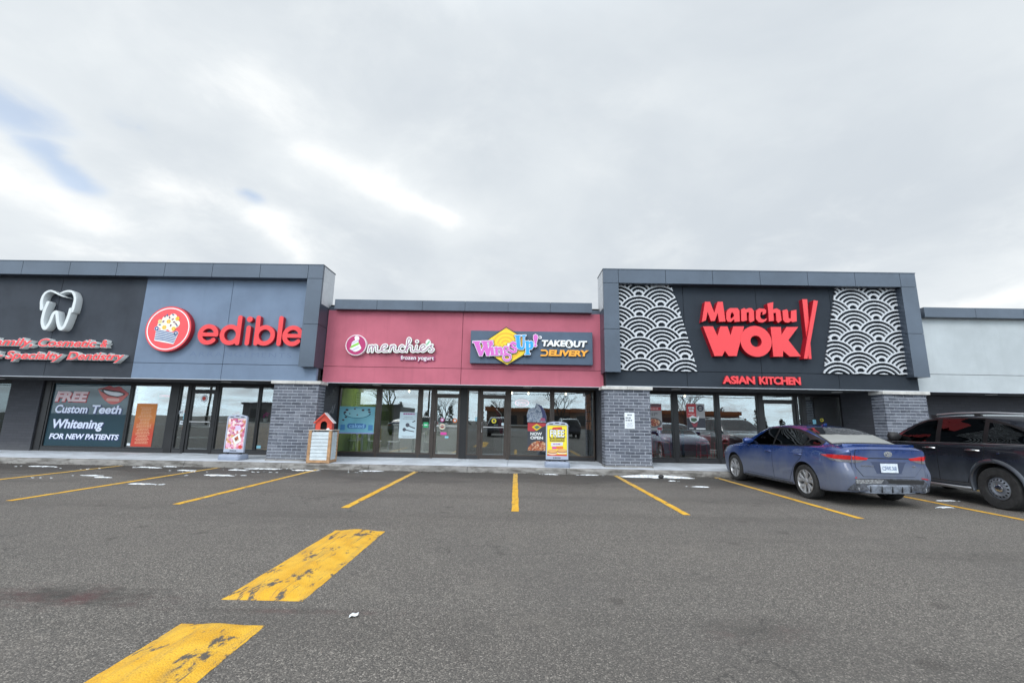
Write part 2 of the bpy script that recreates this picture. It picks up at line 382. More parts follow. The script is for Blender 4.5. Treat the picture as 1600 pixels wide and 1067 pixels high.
# ------------------------------------------------------------------ ground
KERB_Y, WALL_Y, WALK_Z = 12.30, 14.75, 0.15
def asphalt_mat():
    m = bpy.data.materials.new('asphalt'); m.use_nodes = True; t = m.node_tree; p = t.nodes['Principled BSDF']; q = NB(t)
    tc_ = q.n('ShaderNodeTexCoord'); vec = tc_.outputs['Object']
    sp = q.n('ShaderNodeSeparateXYZ'); q.l(vec, sp.inputs[0])
    vo = q.n('ShaderNodeTexVoronoi', voronoi_dimensions='2D'); vo.inputs['Scale'].default_value = 115; q.l(vec, vo.inputs['Vector'])
    vo2 = q.n('ShaderNodeTexVoronoi', voronoi_dimensions='2D'); vo2.inputs['Scale'].default_value = 260; q.l(vec, vo2.inputs['Vector'])
    s1 = q.n('ShaderNodeSeparateColor'); q.l(vo.outputs['Color'], s1.inputs[0]); s2 = q.n('ShaderNodeSeparateColor'); q.l(vo2.outputs['Color'], s2.inputs[0])
    stone = q.ramp(s1.outputs[0], [(0, (.048, .048, .050)), (.35, (.112, .110, .106)), (.75, (.20, .194, .184)), (.92, (.37, .355, .335)), (1, (.60, .58, .55))])
    fine = q.ramp(s2.outputs[0], [(0, (.075, .075, .077)), (.6, (.155, .151, .145)), (1, (.31, .30, .29))])
    c = q.mix(.42, stone, fine)
    edge = q.ss(vo.outputs['Distance'], .45, .75)
    c = q.mix(q.m('MULTIPLY', edge, .6), c, (.035, .035, .036))
    big = q.noise(vec, .35, 5, .55); med = q.noise(vec, 1.7, 6, .65)
    c = q.mix(q.m('MULTIPLY', q.ss(big, .35, .7), .42), c, (.115, .114, .115))
    c = q.mix(q.m('MULTIPLY', q.ss(med, .52, .8), .32), c, (.24, .235, .225))
    track = q.noise(q.mapping(vec, scale=(.06, .55, 1), rot=(0, 0, .03)), 1.0, 5, .55)
    c = q.mix(q.m('MULTIPLY', q.ss(track, .48, .70), .50), c, (.075, .072, .070))
    c = q.mix(q.m('MULTIPLY', q.ss(q.noise(q.mapping(vec, loc=(7, 3, 0)), .8, 7, .7), .55, .75), .22), c, (.27, .255, .235))
    drip = q.n('ShaderNodeTexVoronoi', voronoi_dimensions='2D'); drip.inputs['Scale'].default_value = 1.1; q.l(vec, drip.inputs['Vector'])
    dsp = q.n('ShaderNodeSeparateColor'); q.l(drip.outputs['Color'], dsp.inputs[0])
    dr = q.m('MULTIPLY', q.m('SUBTRACT', 1.0, q.ss(q.m('ADD', drip.outputs['Distance'], q.m('MULTIPLY', q.m('SUBTRACT', q.noise(vec, 9, 4, .6), .5), .16)), .03, .12)), q.ss(dsp.outputs[0], .6, .75))
    c = q.mix(q.m('MULTIPLY', dr, .38), c, (.05, .046, .044))
    c = q.mix(1.0, c, (.93, .875, .82), 'MULTIPLY')
    # damp, dirty strip along the kerb where snow melts, breaking up into the stalls
    wetn = q.m('ADD', sp.outputs[1], q.m('MULTIPLY', q.m('SUBTRACT', q.noise(q.mapping(vec, scale=(.35, 1, 1)), 1.3, 6, .62), .5), 5.0))
    wet = q.ss(wetn, 9.6, 11.6)
    # stray damp stain in the aisle on the left, and a faint one on the right
    def stain(cx, cy, rx, ry):
        ax = q.m('DIVIDE', q.m('SUBTRACT', sp.outputs[0], cx), rx); ay = q.m('DIVIDE', q.m('SUBTRACT', sp.outputs[1], cy), ry)
        d = q.m('SQRT', q.m('ADD', q.m('MULTIPLY', ax, ax), q.m('MULTIPLY', ay, ay)))
        return q.ss(q.m('SUBTRACT', 1.0, q.m('ADD', d, q.m('MULTIPLY', q.m('SUBTRACT', q.noise(q.mapping(vec, scale=(1, 2.2, 1)), 6, 7, .7), .5), 2.6))), -.1, 1.0)
    st1 = stain(-3.45, 3.66, .95, .26); st2 = stain(1.68, 3.33, .5, .2); st3 = stain(-1.75, 3.48, 1.1, .07)
    stn = q.m('MAXIMUM', q.m('MULTIPLY', st1, .92), q.m('MAXIMUM', q.m('MULTIPLY', st2, .35), q.m('MULTIPLY', st3, .45)))
    c = q.mix(q.m('MULTIPLY', wet, .62), c, (.034, .031, .029))
    c = q.mix(q.m('MULTIPLY', stn, q.m('ADD', .55, q.m('MULTIPLY', s1.outputs[0], .45))), c, q.mix(q.ss(q.noise(vec, 2.5, 3, .5), .4, .6), (.030, .026, .022), (.075, .028, .028)))
    # hairline cracks
    cr = q.n('ShaderNodeTexVoronoi', voronoi_dimensions='2D', feature='DISTANCE_TO_EDGE'); cr.inputs['Scale'].default_value = .30
    dv = q.n('ShaderNodeVectorMath', operation='ADD'); q.l(vec, dv.inputs[0])
    nz = q.n('ShaderNodeTexNoise'); nz.inputs['Scale'].default_value = 1.5; nz.inputs['Detail'].default_value = 6; q.l(vec, nz.inputs['Vector'])
    sc = q.n('ShaderNodeVectorMath', operation='SCALE'); q.l(nz.outputs['Color'], sc.inputs[0]); sc.inputs['Scale'].default_value = 1.6
    q.l(sc.outputs[0], dv.inputs[1]); q.l(dv.outputs[0], cr.inputs['Vector'])
    crack = q.m('MULTIPLY', q.m('SUBTRACT', 1.0, q.ss(cr.outputs['Distance'], .0, .0075)), q.ss(big, .44, .56))
    c = q.mix(q.m('MULTIPLY', crack, .38), c, (.02, .02, .02))
    q.l(c, p.inputs['Base Color'])
    q.l(q.m('SUBTRACT', .88, q.m('ADD', q.m('MULTIPLY', wet, .30), q.m('MULTIPLY', stn, .35))), p.inputs['Roughness'])
    p.inputs['Specular IOR Level'].default_value = .35
    h = q.m('SUBTRACT', q.m('ADD', q.m('MULTIPLY', s1.outputs[0], .5), q.m('MULTIPLY', s2.outputs[0], .3)), vo.outputs['Distance'])
    bn = q.n('ShaderNodeBump'); bn.inputs['Strength'].default_value = .55; bn.inputs['Distance'].default_value = .006; q.l(h, bn.inputs['Height']); q.l(bn.outputs[0], p.inputs['Normal'])
    return m
ASPH = asphalt_mat()
g = MB(); g.box(-700, 700, -900, KERB_Y, -1, 0); tag(g.build('parking_lot', ASPH), kind='structure')
g = MB(); g.box(-700, 700, KERB_Y + .02, 900, -1, -.02); tag(g.build('ground', M('earth', (.10, .095, .085), .95, var=.3, vscale=.5)), kind='structure')

def concrete_mat(name, col, dirt):
    m = bpy.data.materials.new(name); m.use_nodes = True; t = m.node_tree; p = t.nodes['Principled BSDF']; q = NB(t)
    vec = q.n('ShaderNodeTexCoord').outputs['Object']
    c = q.mix(q.ss(q.noise(vec, 1.2, 6, .6), .3, .7), tuple(x * .82 for x in col), tuple(x * 1.12 for x in col))
    c = q.mix(q.m('MULTIPLY', q.ss(q.noise(q.mapping(vec, scale=(1, 2.5, 4)), 2.2, 8, .7), .42, .66), dirt), c, (.085, .078, .07))
    c = q.mix(q.m('MULTIPLY', q.ss(q.noise(vec, 60, 3, .6), .55, .8), .25), c, (.2, .2, .2))
    q.l(c, p.inputs['Base Color']); p.inputs['Roughness'].default_value = .85
    bn = q.n('ShaderNodeBump'); bn.inputs['Strength'].default_value = .4; bn.inputs['Distance'].default_value = .006
    q.l(q.noise(vec, 45, 6, .7), bn.inputs['Height']); q.l(bn.outputs[0], p.inputs['Normal'])
    return m
CONC = concrete_mat('walk_concrete', (.56, .60, .66), .25); KERBM = concrete_mat('kerb_concrete', (.24, .23, .22), 1.0)
# pavement in slabs with joints, behind a worn kerb
g = MB(); x = -40.0
while x < 40:
    g.box(x, x + 1.52, KERB_Y + .17, WALL_Y + .3, .02, WALK_Z); x += 1.53
g.box(-40, 40, KERB_Y + .16, WALL_Y + .3, -.05, WALK_Z - .03)
tag(g.build('pavement', CONC, bevel=.006), kind='structure')
g = MB(); x = -40.0; rk = random.Random(3)
while x < 40:
    w = rk.choice((2.4, 3.0, 2.7)); n = 14; rings = []
    for k in range(n + 1):
        xx = x + (w - .012) * k / n; j = rk.uniform(-.012, .010); j2 = rk.uniform(-.010, .004)
        if rk.random() < .07: j += .035; j2 -= .03
        rings.append([(xx, KERB_Y + .155, 0.0), (xx, KERB_Y + j * .4, 0.0), (xx, KERB_Y + .012 + j, .075 + j2), (xx, KERB_Y + .022 + j, .115 + j2), (xx, KERB_Y + .05 + j, .142 + j2 * .5), (xx, KERB_Y + .155, .148)])
    g.loft(rings); x += w
tag(g.build('kerb', KERBM), kind='structure')

def paint_mat(name, wear, lo=.45):
    m = bpy.data.materials.new(name); m.use_nodes = True; t = m.node_tree; p = t.nodes['Principled BSDF']; q = NB(t)
    vec = q.n('ShaderNodeTexCoord').outputs['Object']
    sp = q.n('ShaderNodeSeparateXYZ'); q.l(vec, sp.inputs[0])
    nn = q.noise(q.mapping(vec, scale=(1, .45, 1)), 9, 8, .7); n2_ = q.noise(vec, 70, 3, .6); n3 = q.noise(q.mapping(vec, scale=(1.4, .35, 1), rot=(0, 0, .25)), 3.2, 5, .6)
    yel = q.mix(q.ss(q.noise(vec, 5, 4, .6), .3, .7), (.64, .33, .012), (.76, .44, .032))
    w = q.m('MAXIMUM', q.m('MULTIPLY', q.ss(nn, lo + .12, lo + .2), wear), q.m('MULTIPLY', q.ss(n2_, .58, .72), wear * .55))
    w = q.m('MAXIMUM', w, q.m('MULTIPLY', q.ss(n3, .66, .69), wear))
    fade = q.m('MULTIPLY', q.ss(sp.outputs[1], 9.0, 12.2), .55)
    yel = q.mix(fade, yel, (.50, .36, .14))
    film = q.noise(q.mapping(vec, scale=(5, .5, 1), rot=(0, 0, .12)), 3.0, 7, .68)
    yel = q.mix(q.m('MULTIPLY', q.ss(film, .45, .75), wear * .55), yel, (.30, .21, .075))
    scr = q.noise(q.mapping(vec, scale=(22, .9, 1), rot=(0, 0, -.18)), 2.0, 4, .6)
    w = q.m('MAXIMUM', w, q.m('MULTIPLY', q.ss(scr, .64, .70), wear * .8))
    c = q.mix(w, yel, (.075, .072, .07)); q.l(c, p.inputs['Base Color']); p.inputs['Roughness'].default_value = .7
    vo = q.n('ShaderNodeTexVoronoi', voronoi_dimensions='2D'); vo.inputs['Scale'].default_value = 85; q.l(vec, vo.inputs['Vector'])
    bn = q.n('ShaderNodeBump'); bn.inputs['Strength'].default_value = .5; bn.inputs['Distance'].default_value = .006; q.l(q.m('MULTIPLY', vo.outputs['Distance'], -1.0), bn.inputs['Height']); q.l(bn.outputs[0], p.inputs['Normal'])
    return m
LINE = paint_mat('line_paint', .62, .42); BUMP = paint_mat('bump_paint', .97, .43)
rl = random.Random(11)
for k in range(-4, 8):
    cx = .011 + 2.691 * k
    g = MB(); n = 26; L = []; Rr = []
    for i in range(n + 1):
        y = 7.22 + (12.24 - 7.22) * i / n
        L.append((cx - .058 + rl.uniform(-.006, .006), y)); Rr.append((cx + .058 + rl.uniform(-.006, .006), y))
    for i in range(n):
        vs = [g.bm.verts.new((*p, .004)) for p in (L[i], Rr[i], Rr[i + 1], L[i + 1])]; g.bm.faces.new(vs)
    tag(g.build('parking_line', LINE), kind='structure')
def speed_bump(y0, y1, lab, seed, wd=.63):
    rr = random.Random(seed); g = MB(); rings = []; n = 40
    for i in range(n + 1):
        t = i / n; y = y0 + (y1 - y0) * t; e = min(1, min(t, 1 - t) / .05) ** .5; ring = []
        for j in range(13):
            s = j / 12; x = -2.255 + wd * s + rr.uniform(-.004, .004)
            ring.append((x, y, .002 + (.045 * math.sin(math.pi * s) ** 1.3 + rr.uniform(-.0008, .0008)) * e))
        rings.append([(-2.24, y, -.05)] + ring + [(-2.27 + wd, y, -.05)])
    g.loft(rings)
    return tag(g.build('speed_bump', BUMP, smooth=50), lab, 'speed bump', 'yellow speed bump segments across the aisle')
speed_bump(3.66, 5.83, 'scuffed yellow painted speed bump segment nearer the shops, whole in view', 1)
speed_bump(1.05, 3.25, 'scuffed yellow painted speed bump segment running out of the bottom of the picture', 2, .575)

# ------------------------------------------------------------------ building materials
def stucco(name, col, streak=.3, var=.10):
    return M(name, col, .85, var=var, vscale=.8, bump=.25, bscale=140, streak=streak, spec=.25)
ST_BLUE = stucco('blue_stucco', (.168, .222, .312), .14); ST_DARK = stucco('charcoal_stucco', (.044, .051, .064), .22, .18); ST_SLATE = stucco('slate_stucco', (.029, .037, .049), .12)
ST_RED = stucco('red_stucco', (.46, .130, .180), .26); ST_GREY = stucco('pale_grey_stucco', (.45, .49, .515), .12)
PANEL = M('parapet_panel', (.074, .094, .126), .32, .35, var=.10, vscale=1.2, streak=.10)
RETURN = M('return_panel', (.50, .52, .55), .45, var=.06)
DARKGAP = M('joint_shadow', (.012, .013, .015), .9)  # near-black backing behind open joints and the dog house doorway
SOFF = M('soffit', (.040, .042, .046), .7, var=.1)
ALU = M('storefront_frame', (.020, .020, .022), .38, .3, var=.15, vscale=3)
BRONZE = M('bronze_frame', (.058, .046, .040), .38, .35, var=.15, vscale=3)
GRANITE = M('stallriser', (.026, .026, .029), .35, var=.3, vscale=30)
DRIP = M('drip_edge', (.52, .55, .60), .5, .2)
CAPST = M('cap_stone', (.52, .51, .49), .85, var=.15, vscale=6, bump=.2, bscale=60)
def brick_mats():
    m = bpy.data.materials.new('grey_brick'); m.use_nodes = True; t = m.node_tree; p = t.nodes['Principled BSDF']; q = NB(t)
    geo = q.n('ShaderNodeNewGeometry'); vec = q.n('ShaderNodeTexCoord').outputs['Object']
    c = q.ramp(geo.outputs['Random Per Island'], [(0, (.055, .062, .082)), (.3, (.085, .095, .125)), (.7, (.115, .127, .16)), (1, (.15, .16, .195))])
    sp = q.n('ShaderNodeSeparateXYZ'); q.l(vec, sp.inputs[0])
    c = q.mix(q.m('MULTIPLY', q.ss(q.noise(vec, 9, 6, .65), .48, .75), .5), c, (.26, .28, .32))
    low = q.m('SUBTRACT', 1.0, q.ss(q.m('ADD', sp.outputs[2], q.m('MULTIPLY', q.noise(vec, 4, 4, .6), .3)), .25, .75))
    c = q.mix(q.m('MULTIPLY', low, .35), c, (.20, .20, .20))
    q.l(c, p.inputs['Base Color']); p.inputs['Roughness'].default_value = .8
    bn = q.n('ShaderNodeBump'); bn.inputs['Strength'].default_value = .4; bn.inputs['Distance'].default_value = .005; q.l(q.noise(vec, 60, 5, .65), bn.inputs['Height']); q.l(bn.outputs[0], p.inputs['Normal'])
    return m
BRICK = brick_mats(); MORTAR = M('mortar', (.52, .55, .61), .9, var=.2, vscale=20)
def dark_brick():
    m = bpy.data.materials.new('dark_painted_brick'); m.use_nodes = True; t = m.node_tree; p = t.nodes['Principled BSDF']; q = NB(t)
    vec = q.n('ShaderNodeTexCoord').outputs['Object']; sp = q.n('ShaderNodeSeparateXYZ'); q.l(vec, sp.inputs[0])
    cb = q.n('ShaderNodeCombineXYZ'); q.l(q.m('ADD', sp.outputs[0], sp.outputs[1]), cb.inputs[0]); q.l(sp.outputs[2], cb.inputs[1])
    br = q.n('ShaderNodeTexBrick'); q.l(cb.outputs[0], br.inputs['Vector']); br.inputs['Scale'].default_value = 1
    br.inputs['Brick Width'].default_value = .29; br.inputs['Row Height'].default_value = .088; br.inputs['Mortar Size'].default_value = .006; br.inputs['Mortar Smooth'].default_value = .4
    br.inputs['Color1'].default_value = (.040, .042, .052, 1); br.inputs['Color2'].default_value = (.050, .052, .064, 1); br.inputs['Mortar'].default_value = (.028, .029, .036, 1)
    low = q.m('SUBTRACT', 1.0, q.ss(q.m('ADD', sp.outputs[2], q.m('MULTIPLY', q.noise(vec, 3, 5, .6), .4)), .3, .75))
    q.l(q.mix(q.m('MULTIPLY', low, .4), br.outputs['Color'], (.13, .13, .135)), p.inputs['Base Color']); p.inputs['Roughness'].default_value = .75
    bn = q.n('ShaderNodeBump'); bn.inputs['Strength'].default_value = .5; bn.inputs['Distance'].default_value = .006; bn.invert = True
    q.l(br.outputs['Fac'], bn.inputs['Height']); q.l(bn.outputs[0], p.inputs['Normal'])
    return m
DBRICK = dark_brick()

# ------------------------------------------------------------------ building pieces
def panels(xs, z0, z1, y0, thick, gap=.012, extra_gap=None):
    """a row of boxes between successive xs"""
    g = MB()
    for a, c in zip(xs, xs[1:]): g.box(a + gap / 2, c - gap / 2, y0, y0 + thick, z0, z1)
    return g
def fascia(parent, x0, x1, joints, y, z0, zj, z1, mat, name='fascia'):
    xs = [x0] + list(joints) + [x1]; g = MB()
    for a, c in zip(xs, xs[1:]):
        l = a + (.007 if a != x0 else 0); r = c - (.007 if c != x1 else 0)
        g.box(l, r, y, y + .12, z0, zj - .007); g.box(l, r, y, y + .12, zj + .007, z1)
    g.build(name, mat, parent)
    g = MB(); g.box(x0, x1, y + .121, y + .30, z0 + .01, z1 + .2); g.build('fascia_backing', DARKGAP, parent)
    g = MB(); g.box(x0, x1, y - .012, y + .06, z0 - .016, z0 - .001); g.build('drip_edge', DRIP, parent)
def header_frame(parent, x0, x1, seams, legs, legs_bottom=2.86, z0=5.57, z1=6.0, y0=12.72, yb=13.6):
    g = MB(); xs = [x0] + list(seams) + [x1]
    for a, c in zip(xs, xs[1:]):
        l = a + (.006 if a != x0 else 0); r = c - (.006 if c != x1 else 0)
        g.box(l, r, y0, y0 + .10, z0, z1)
    ends = []
    if 'L' in legs: ends.append((x0, x0 + .46))
    if 'R' in legs: ends.append((x1 - .46, x1))
    for a, c in ends:
        for za, zb in ((legs_bottom, 4.135), (4.147, z0 - .012)):
            g.box(a, c, y0, y0 + .10, za, zb)
    # returns
    for side in legs:
        xa, xb = (x0, x0 + .03) if side == 'L' else (x1 - .03, x1)
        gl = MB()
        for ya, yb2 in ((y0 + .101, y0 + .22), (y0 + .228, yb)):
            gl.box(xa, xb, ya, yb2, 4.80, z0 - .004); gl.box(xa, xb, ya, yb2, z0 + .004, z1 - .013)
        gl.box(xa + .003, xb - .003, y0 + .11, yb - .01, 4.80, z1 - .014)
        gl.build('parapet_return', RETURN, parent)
        for ya, yb2, za, zb in ((y0 + .101, yb, 4.147, 4.796), (y0 + .101, yb, legs_bottom, 4.135)):
            g.box(xa, xb, ya, yb2, za, zb)
        xi = x0 + .43 if side == 'L' else x1 - .46
        g.box(xi, xi + .03, y0 + .101, 13.02, legs_bottom, z0 - .012)
        g.box(min(xa, xi) + .031, max(xb, xi) - .001 if side == 'R' else xi - .001, y0 + .101, 13.02, legs_bottom, legs_bottom + .02)
    xl = x0 + (.46 if 'L' in legs else 0); xr = x1 - (.46 if 'R' in legs else 0)
    g.box(xl, xr, y0 + .101, 13.02, z0, z0 + .02)
    g.build('parapet_frame', PANEL, parent)
    g = MB(); g.box(x0 + .04, x1 - .04, y0 + .105, yb - .02, z0 + .025, z1 - .015)
    for a, c in ends: g.box(a + .04, c - .04, y0 + .105, 13.0, legs_bottom + .03, z0)
    g.build('parapet_core', DARKGAP, parent)
    g = MB(); g.box(x0 - .012, x1 + .012, y0 - .012, yb + .02, z1 - .012, z1 + .018); g.build('coping', PANEL, parent, bevel=.004)
def parapet_strip(parent, x0, x1, seams, y0=13.15, z0=4.73, z1=5.04):
    g = MB(); xs = [x0] + list(seams) + [x1]
    for a, c in zip(xs, xs[1:]): g.box(a + .005, c - .005, y0, y0 + .5, z0, z1)
    g.build('parapet_cap', PANEL, parent)
    g = MB(); g.box(x0 + .02, x1 - .02, y0 + .02, y0 + .49, z0 + .02, z1 - .02); g.build('parapet_core', DARKGAP, parent)
def brick_pillar(parent, x0, x1, y0=12.95, y1=13.42, z0=WALK_Z, z1=2.36):
    core = MB().box(x0 + .008, x1 - .008, y0 + .008, y1, z0, z1).build('pillar', MORTAR, parent)
    g = MB(); rows = 25; rh = (z1 - z0) / rows; bl = .29; rr = random.Random(int(x0 * 100))
    for r in range(rows):
        za, zb = z0 + r * rh + .0075, z0 + (r + 1) * rh - .007; off = (r % 2) * bl / 2 + (r % 3) * .01
        a = x0 - off
        while a < x1:
            l, rgt = max(a + .0075, x0), min(a + bl - .0075, x1)
            if rgt - l > .02: j = rr.uniform(0, .003); g.box(l, rgt, y0 - j, y0 + .05, za, zb)
            a += bl
        for sx, xx in ((-1, x0), (1, x1)):
            a = y0 + .052 - ((r + 1) % 2) * bl / 2
            while a < y1:
                l, rgt = max(a + .006, y0 + .054), min(a + bl - .006, y1)
                if rgt - l > .02:
                    if sx < 0: g.box(xx, xx + .04, l, rgt, za, zb)
                    else: g.box(xx - .04, xx, l, rgt, za, zb)
                a += bl
    g.build('brickwork', BRICK, core)
    g = MB(); h = (x0 + x1) / 2
    g.box(x0 - .07, h - .002, y0 - .07, y1, z1, 2.455); g.box(h + .002, x1 + .07, y0 - .07, y1, z1, 2.455); g.build('cap', CAPST, core, bevel=.012)
    g = MB().box(x0 - .02, x1 + .02, y0 - .03, y1, z0 - .02, z0 + .035); g.build('plinth', KERBM, core, bevel=.01)
    return core
GLASS_Y = WALL_Y
def window(parent, x0, x1, z0=.27, z1=2.42, fw_=.045, pane=PANE, frame=ALU, name='window'):
    g = MB(); y0, y1 = GLASS_Y - .05, GLASS_Y + .06
    g.box(x0, x0 + fw_, y0, y1, z0, z1); g.box(x1 - fw_, x1, y0, y1, z0, z1)
    g.box(x0 + fw_, x1 - fw_, y0, y1, z0, z0 + fw_); g.box(x0 + fw_, x1 - fw_, y0, y1, z1 - fw_, z1)
    w = g.build(name, frame, parent)
    MB().box(x0 + fw_, x1 - fw_, GLASS_Y - .006, GLASS_Y + .006, z0 + fw_, z1 - fw_).build('pane', pane, w)
    return w
def door(parent, x0, x1, hinge='L', frame=ALU, z1=2.20):
    g = MB(); y0, y1 = GLASS_Y - .035, GLASS_Y + .035; z0 = WALK_Z + .012
    g.box(x0, x0 + .075, y0, y1, z0, z1); g.box(x1 - .075, x1, y0, y1, z0, z1)
    g.box(x0 + .075, x1 - .075, y0, y1, z0, z0 + .13); g.box(x0 + .075, x1 - .075, y0, y1, z1 - .085, z1)
    d = g.build('door', frame, parent)
    MB().box(x0 + .075, x1 - .075, GLASS_Y - .006, GLASS_Y + .006, z0 + .13, z1 - .085).build('pane', PANE, d)
    hx = x1 - .037 if hinge == 'L' else x0 + .037
    s = M('handle_steel', (.45, .45, .46), .3, .9)
    MB().tube([(hx, y0, 1.02), (hx, y0 - .06, 1.02), (hx, y0 - .06, 1.34), (hx, y0, 1.34)], .012).build('handle', s, d)
    MB().box(x0 + .075, x1 - .075, y0 - .03, y0, 1.165, 1.195).build('push_bar', s, d)
    MB().box(x0, x1, y0 - .05, y1 + .05, WALK_Z + .001, WALK_Z + .011).build('threshold', DRIP, d)
    return d
def posts(parent, spans, frame, z0=WALK_Z, z1=2.45, name='mullion'):
    for a, c in spans: MB().box(a, c, GLASS_Y - .06, GLASS_Y + .07, z0, z1).build(name, frame, parent)
def soffit(parent, x0, x1, yf, lights=()):
    s = MB().box(x0, x1, yf, WALL_Y + .1, 2.46, 2.50).build('soffit', SOFF, parent)
    for (lx, ly) in lights:
        l = MB().lathe([(.14, 2.452), (.14, 2.44), (.10, 2.436), (.10, 2.452)], 24, Matrix.Translation((lx, ly, 0))).build('soffit_light', M('light_trim', (.62, .62, .6), .4), s)
def head(parent, x0, x1, frame=ALU):
    MB().box(x0, x1, GLASS_Y - .055, GLASS_Y + .065, 2.421, 2.459).build('window_head', frame, parent)
def riser(parent, x0, x1, seams=()):
    xs = [x0] + list(seams) + [x1]
    panels(xs, WALK_Z, .268, GLASS_Y - .045, .11, .006).build('stallriser', GRANITE, parent)
def room(parent, x0, x1, wall, back, floor, depth=6.5, left=None, right=None, ceil=(.42, .42, .42)):
    y0, y1 = WALL_Y + .12, WALL_Y + depth
    MB().box(x0, x1, y0 - .2, y1, WALK_Z - .05, WALK_Z + .004).build('interior_floor', M('floor_' + floor[0], floor[1], .35, var=.15), parent)
    MB().box(x0, x1, y0, y1, 2.72, 2.80).build('interior_ceiling', M('ceiling_%d' % int(ceil[0] * 100), ceil, .9), parent)
    MB().box(x0, x1, y1, y1 + .1, WALK_Z, 2.8).build('interior_back_wall', M('wall_' + back[0], back[1], .8, var=.1), parent)
    for xx, s, c in ((x0, 1, left or wall), (x1, -1, right or wall)):
        MB().box(min(xx, xx + .06 * s), max(xx, xx + .06 * s), y0, y1, WALK_Z + .005, 2.72).build('interior_side_wall', M('wall_' + c[0], c[1], .8, var=.1), parent)
    return y0, y1
def fill_panel(parent, x, y, w=1.1, d=.5, e=3.0):
    e *= 2.2  # added glowing panel, an unseen source that brightens the shop interior
    MB().box(x - w / 2, x + w / 2, y - d / 2, y + d / 2, 2.70, 2.715).build('ceiling_panel', M('lit_panel_%d' % int(e * 10), (1, .96, .9), .5, emit=e), parent)
def roof(parent, x0, x1, z, y0=13.15):
    MB().box(x0, x1, y0 + .2, 30, z - .25, z).build('roof', M('roof_membrane', (.16, .16, .165), .9, var=.2, vscale=.6), parent)
    MB().box(x0, x1, 22.5, 30, -.02, z - .26).build('rear_wall', M('rear_block', (.20, .195, .19), .9, var=.15), parent)

# ---- left unit: charcoal and blue fascia
A = thing('shop_building', 'shop unit at the left end with charcoal and blue fascia under a dark panelled frame', 'building', (-12, 14, 0), 'shop units of the plaza')
fascia(A, -26, -11.60, (-20.0, -14.26), 13.0, 2.46, 2.925, 5.62, ST_DARK)
fascia(A, -11.595, -6.012, (-8.88,), 13.0, 2.46, 2.925, 5.62, ST_BLUE)
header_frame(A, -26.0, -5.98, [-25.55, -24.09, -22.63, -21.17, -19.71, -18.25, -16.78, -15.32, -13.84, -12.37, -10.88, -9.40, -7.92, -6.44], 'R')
roof(A, -26, -6.0, 4.7, 13.8)
brick_pillar(A, -7.21, -5.87)
MB().box(-7.15, -5.965, 13.42, WALL_Y + .15, WALK_Z, 2.459).build('pier_wall', DBRICK, A)
MB().box(-17.08, -16.0, WALL_Y - .12, WALL_Y + .15, WALK_Z, 2.459).build('brick_wall', DBRICK, A)
soffit(A, -26, -5.975, 13.12, ((-16.86, 14.05), (-13.09, 13.5), (-9.2, 13.75)))
head(A, -26, -17.08); head(A, -16, -7.15)
riser(A, -26, -17.08, (-20,)); riser(A, -15.99, -11.37, (-14.0,)); riser(A, -11.36, -11.04); riser(A, -10.03, -7.15, (-8.6,))
window(A, -22.0, -18.7, pane=PANE_DARK); window(A, -18.66, -17.1, pane=PANE_DARK)
posts(A, ((-16.0, -15.76),), ALU); posts(A, ((-11.62, -11.37), (-11.045, -10.96), (-10.115, -10.03)), ALU)
window(A, -15.74, -13.01, pane=PANE_TEAL); posts(A, ((-14.455, -14.415),), ALU, .28, 2.41) if False else MB().box(-14.455, -14.415, GLASS_Y + .008, GLASS_Y + .06, .316, 2.374).build('mullion', ALU, A); window(A, -13.0, -11.63)
window(A, -11.36, -11.05); door(A, -10.955, -10.12, 'L'); window(A, -10.955, -10.12, 2.205, 2.42)
window(A, -10.025, -8.64); window(A, -8.63, -7.16)
y0, y1 = room(A, -26, -13.0, ('beige', (.35, .32, .28)), ('beige', (.35, .32, .28)), ('vinyl', (.25, .24, .23)))
for px_ in (-15.0, -18.5): fill_panel(A, px_, 16.8, e=2.0)
room(A, -12.99, -6.2, ('brown', (.20, .15, .11)), ('grey', (.20, .20, .21)), ('tile', (.22, .20, .19)))
for px_ in (-11.6, -8.6): fill_panel(A, px_, 17.2, e=3.5)

# ---- red unit
B = thing('shop_building', 'lower shop unit in the middle with a long raspberry red fascia', 'building', (-1.6, 14, 0), 'shop units of the plaza')
fascia(B, -5.965, 2.655, (-1.71,), 13.35, 2.46, 2.955, 4.735, ST_RED)
parapet_strip(B, -5.72, 2.31, (-4.39, -2.97, -1.64, -.30, 1.01))
MB().box(-5.96, 2.65, 13.36, 13.75, 4.737, 4.86).build('parapet_base', PANEL, B)
roof(B, -5.97, 2.66, 4.7, 13.8)
soffit(B, -5.965, 2.655, 13.47, ((-4.48, 14.0), (.35, 13.75)))
head(B, -5.955, 2.61, BRONZE)
riser(B, -5.95, -2.80, (-4.6, -3.75)); riser(B, -1.63, -1.24); riser(B, -.21, 2.61, (1.2,))
posts(B, ((-4.64, -4.56), (-3.24, -3.18), (-2.80, -2.715), (-1.235, -1.165), (-.315, -.215), (1.18, 1.225)), BRONZE); posts(B, ((-1.865, -1.635),), ALU)
window(B, -5.95, -4.645, frame=BRONZE); window(B, -4.555, -3.245, frame=BRONZE); window(B, -3.175, -2.805, frame=BRONZE)
door(B, -2.71, -1.87, 'R', BRONZE); window(B, -2.71, -1.87, 2.205, 2.42, frame=BRONZE)
window(B, -1.63, -1.24, frame=BRONZE); door(B, -1.16, -.32, 'R', BRONZE); window(B, -1.16, -.32, 2.205, 2.42, frame=BRONZE)
window(B, -.21, 1.175, frame=BRONZE); window(B, 1.23, 2.605, frame=BRONZE)
LIME = ('lime', (.13, .20, .030))
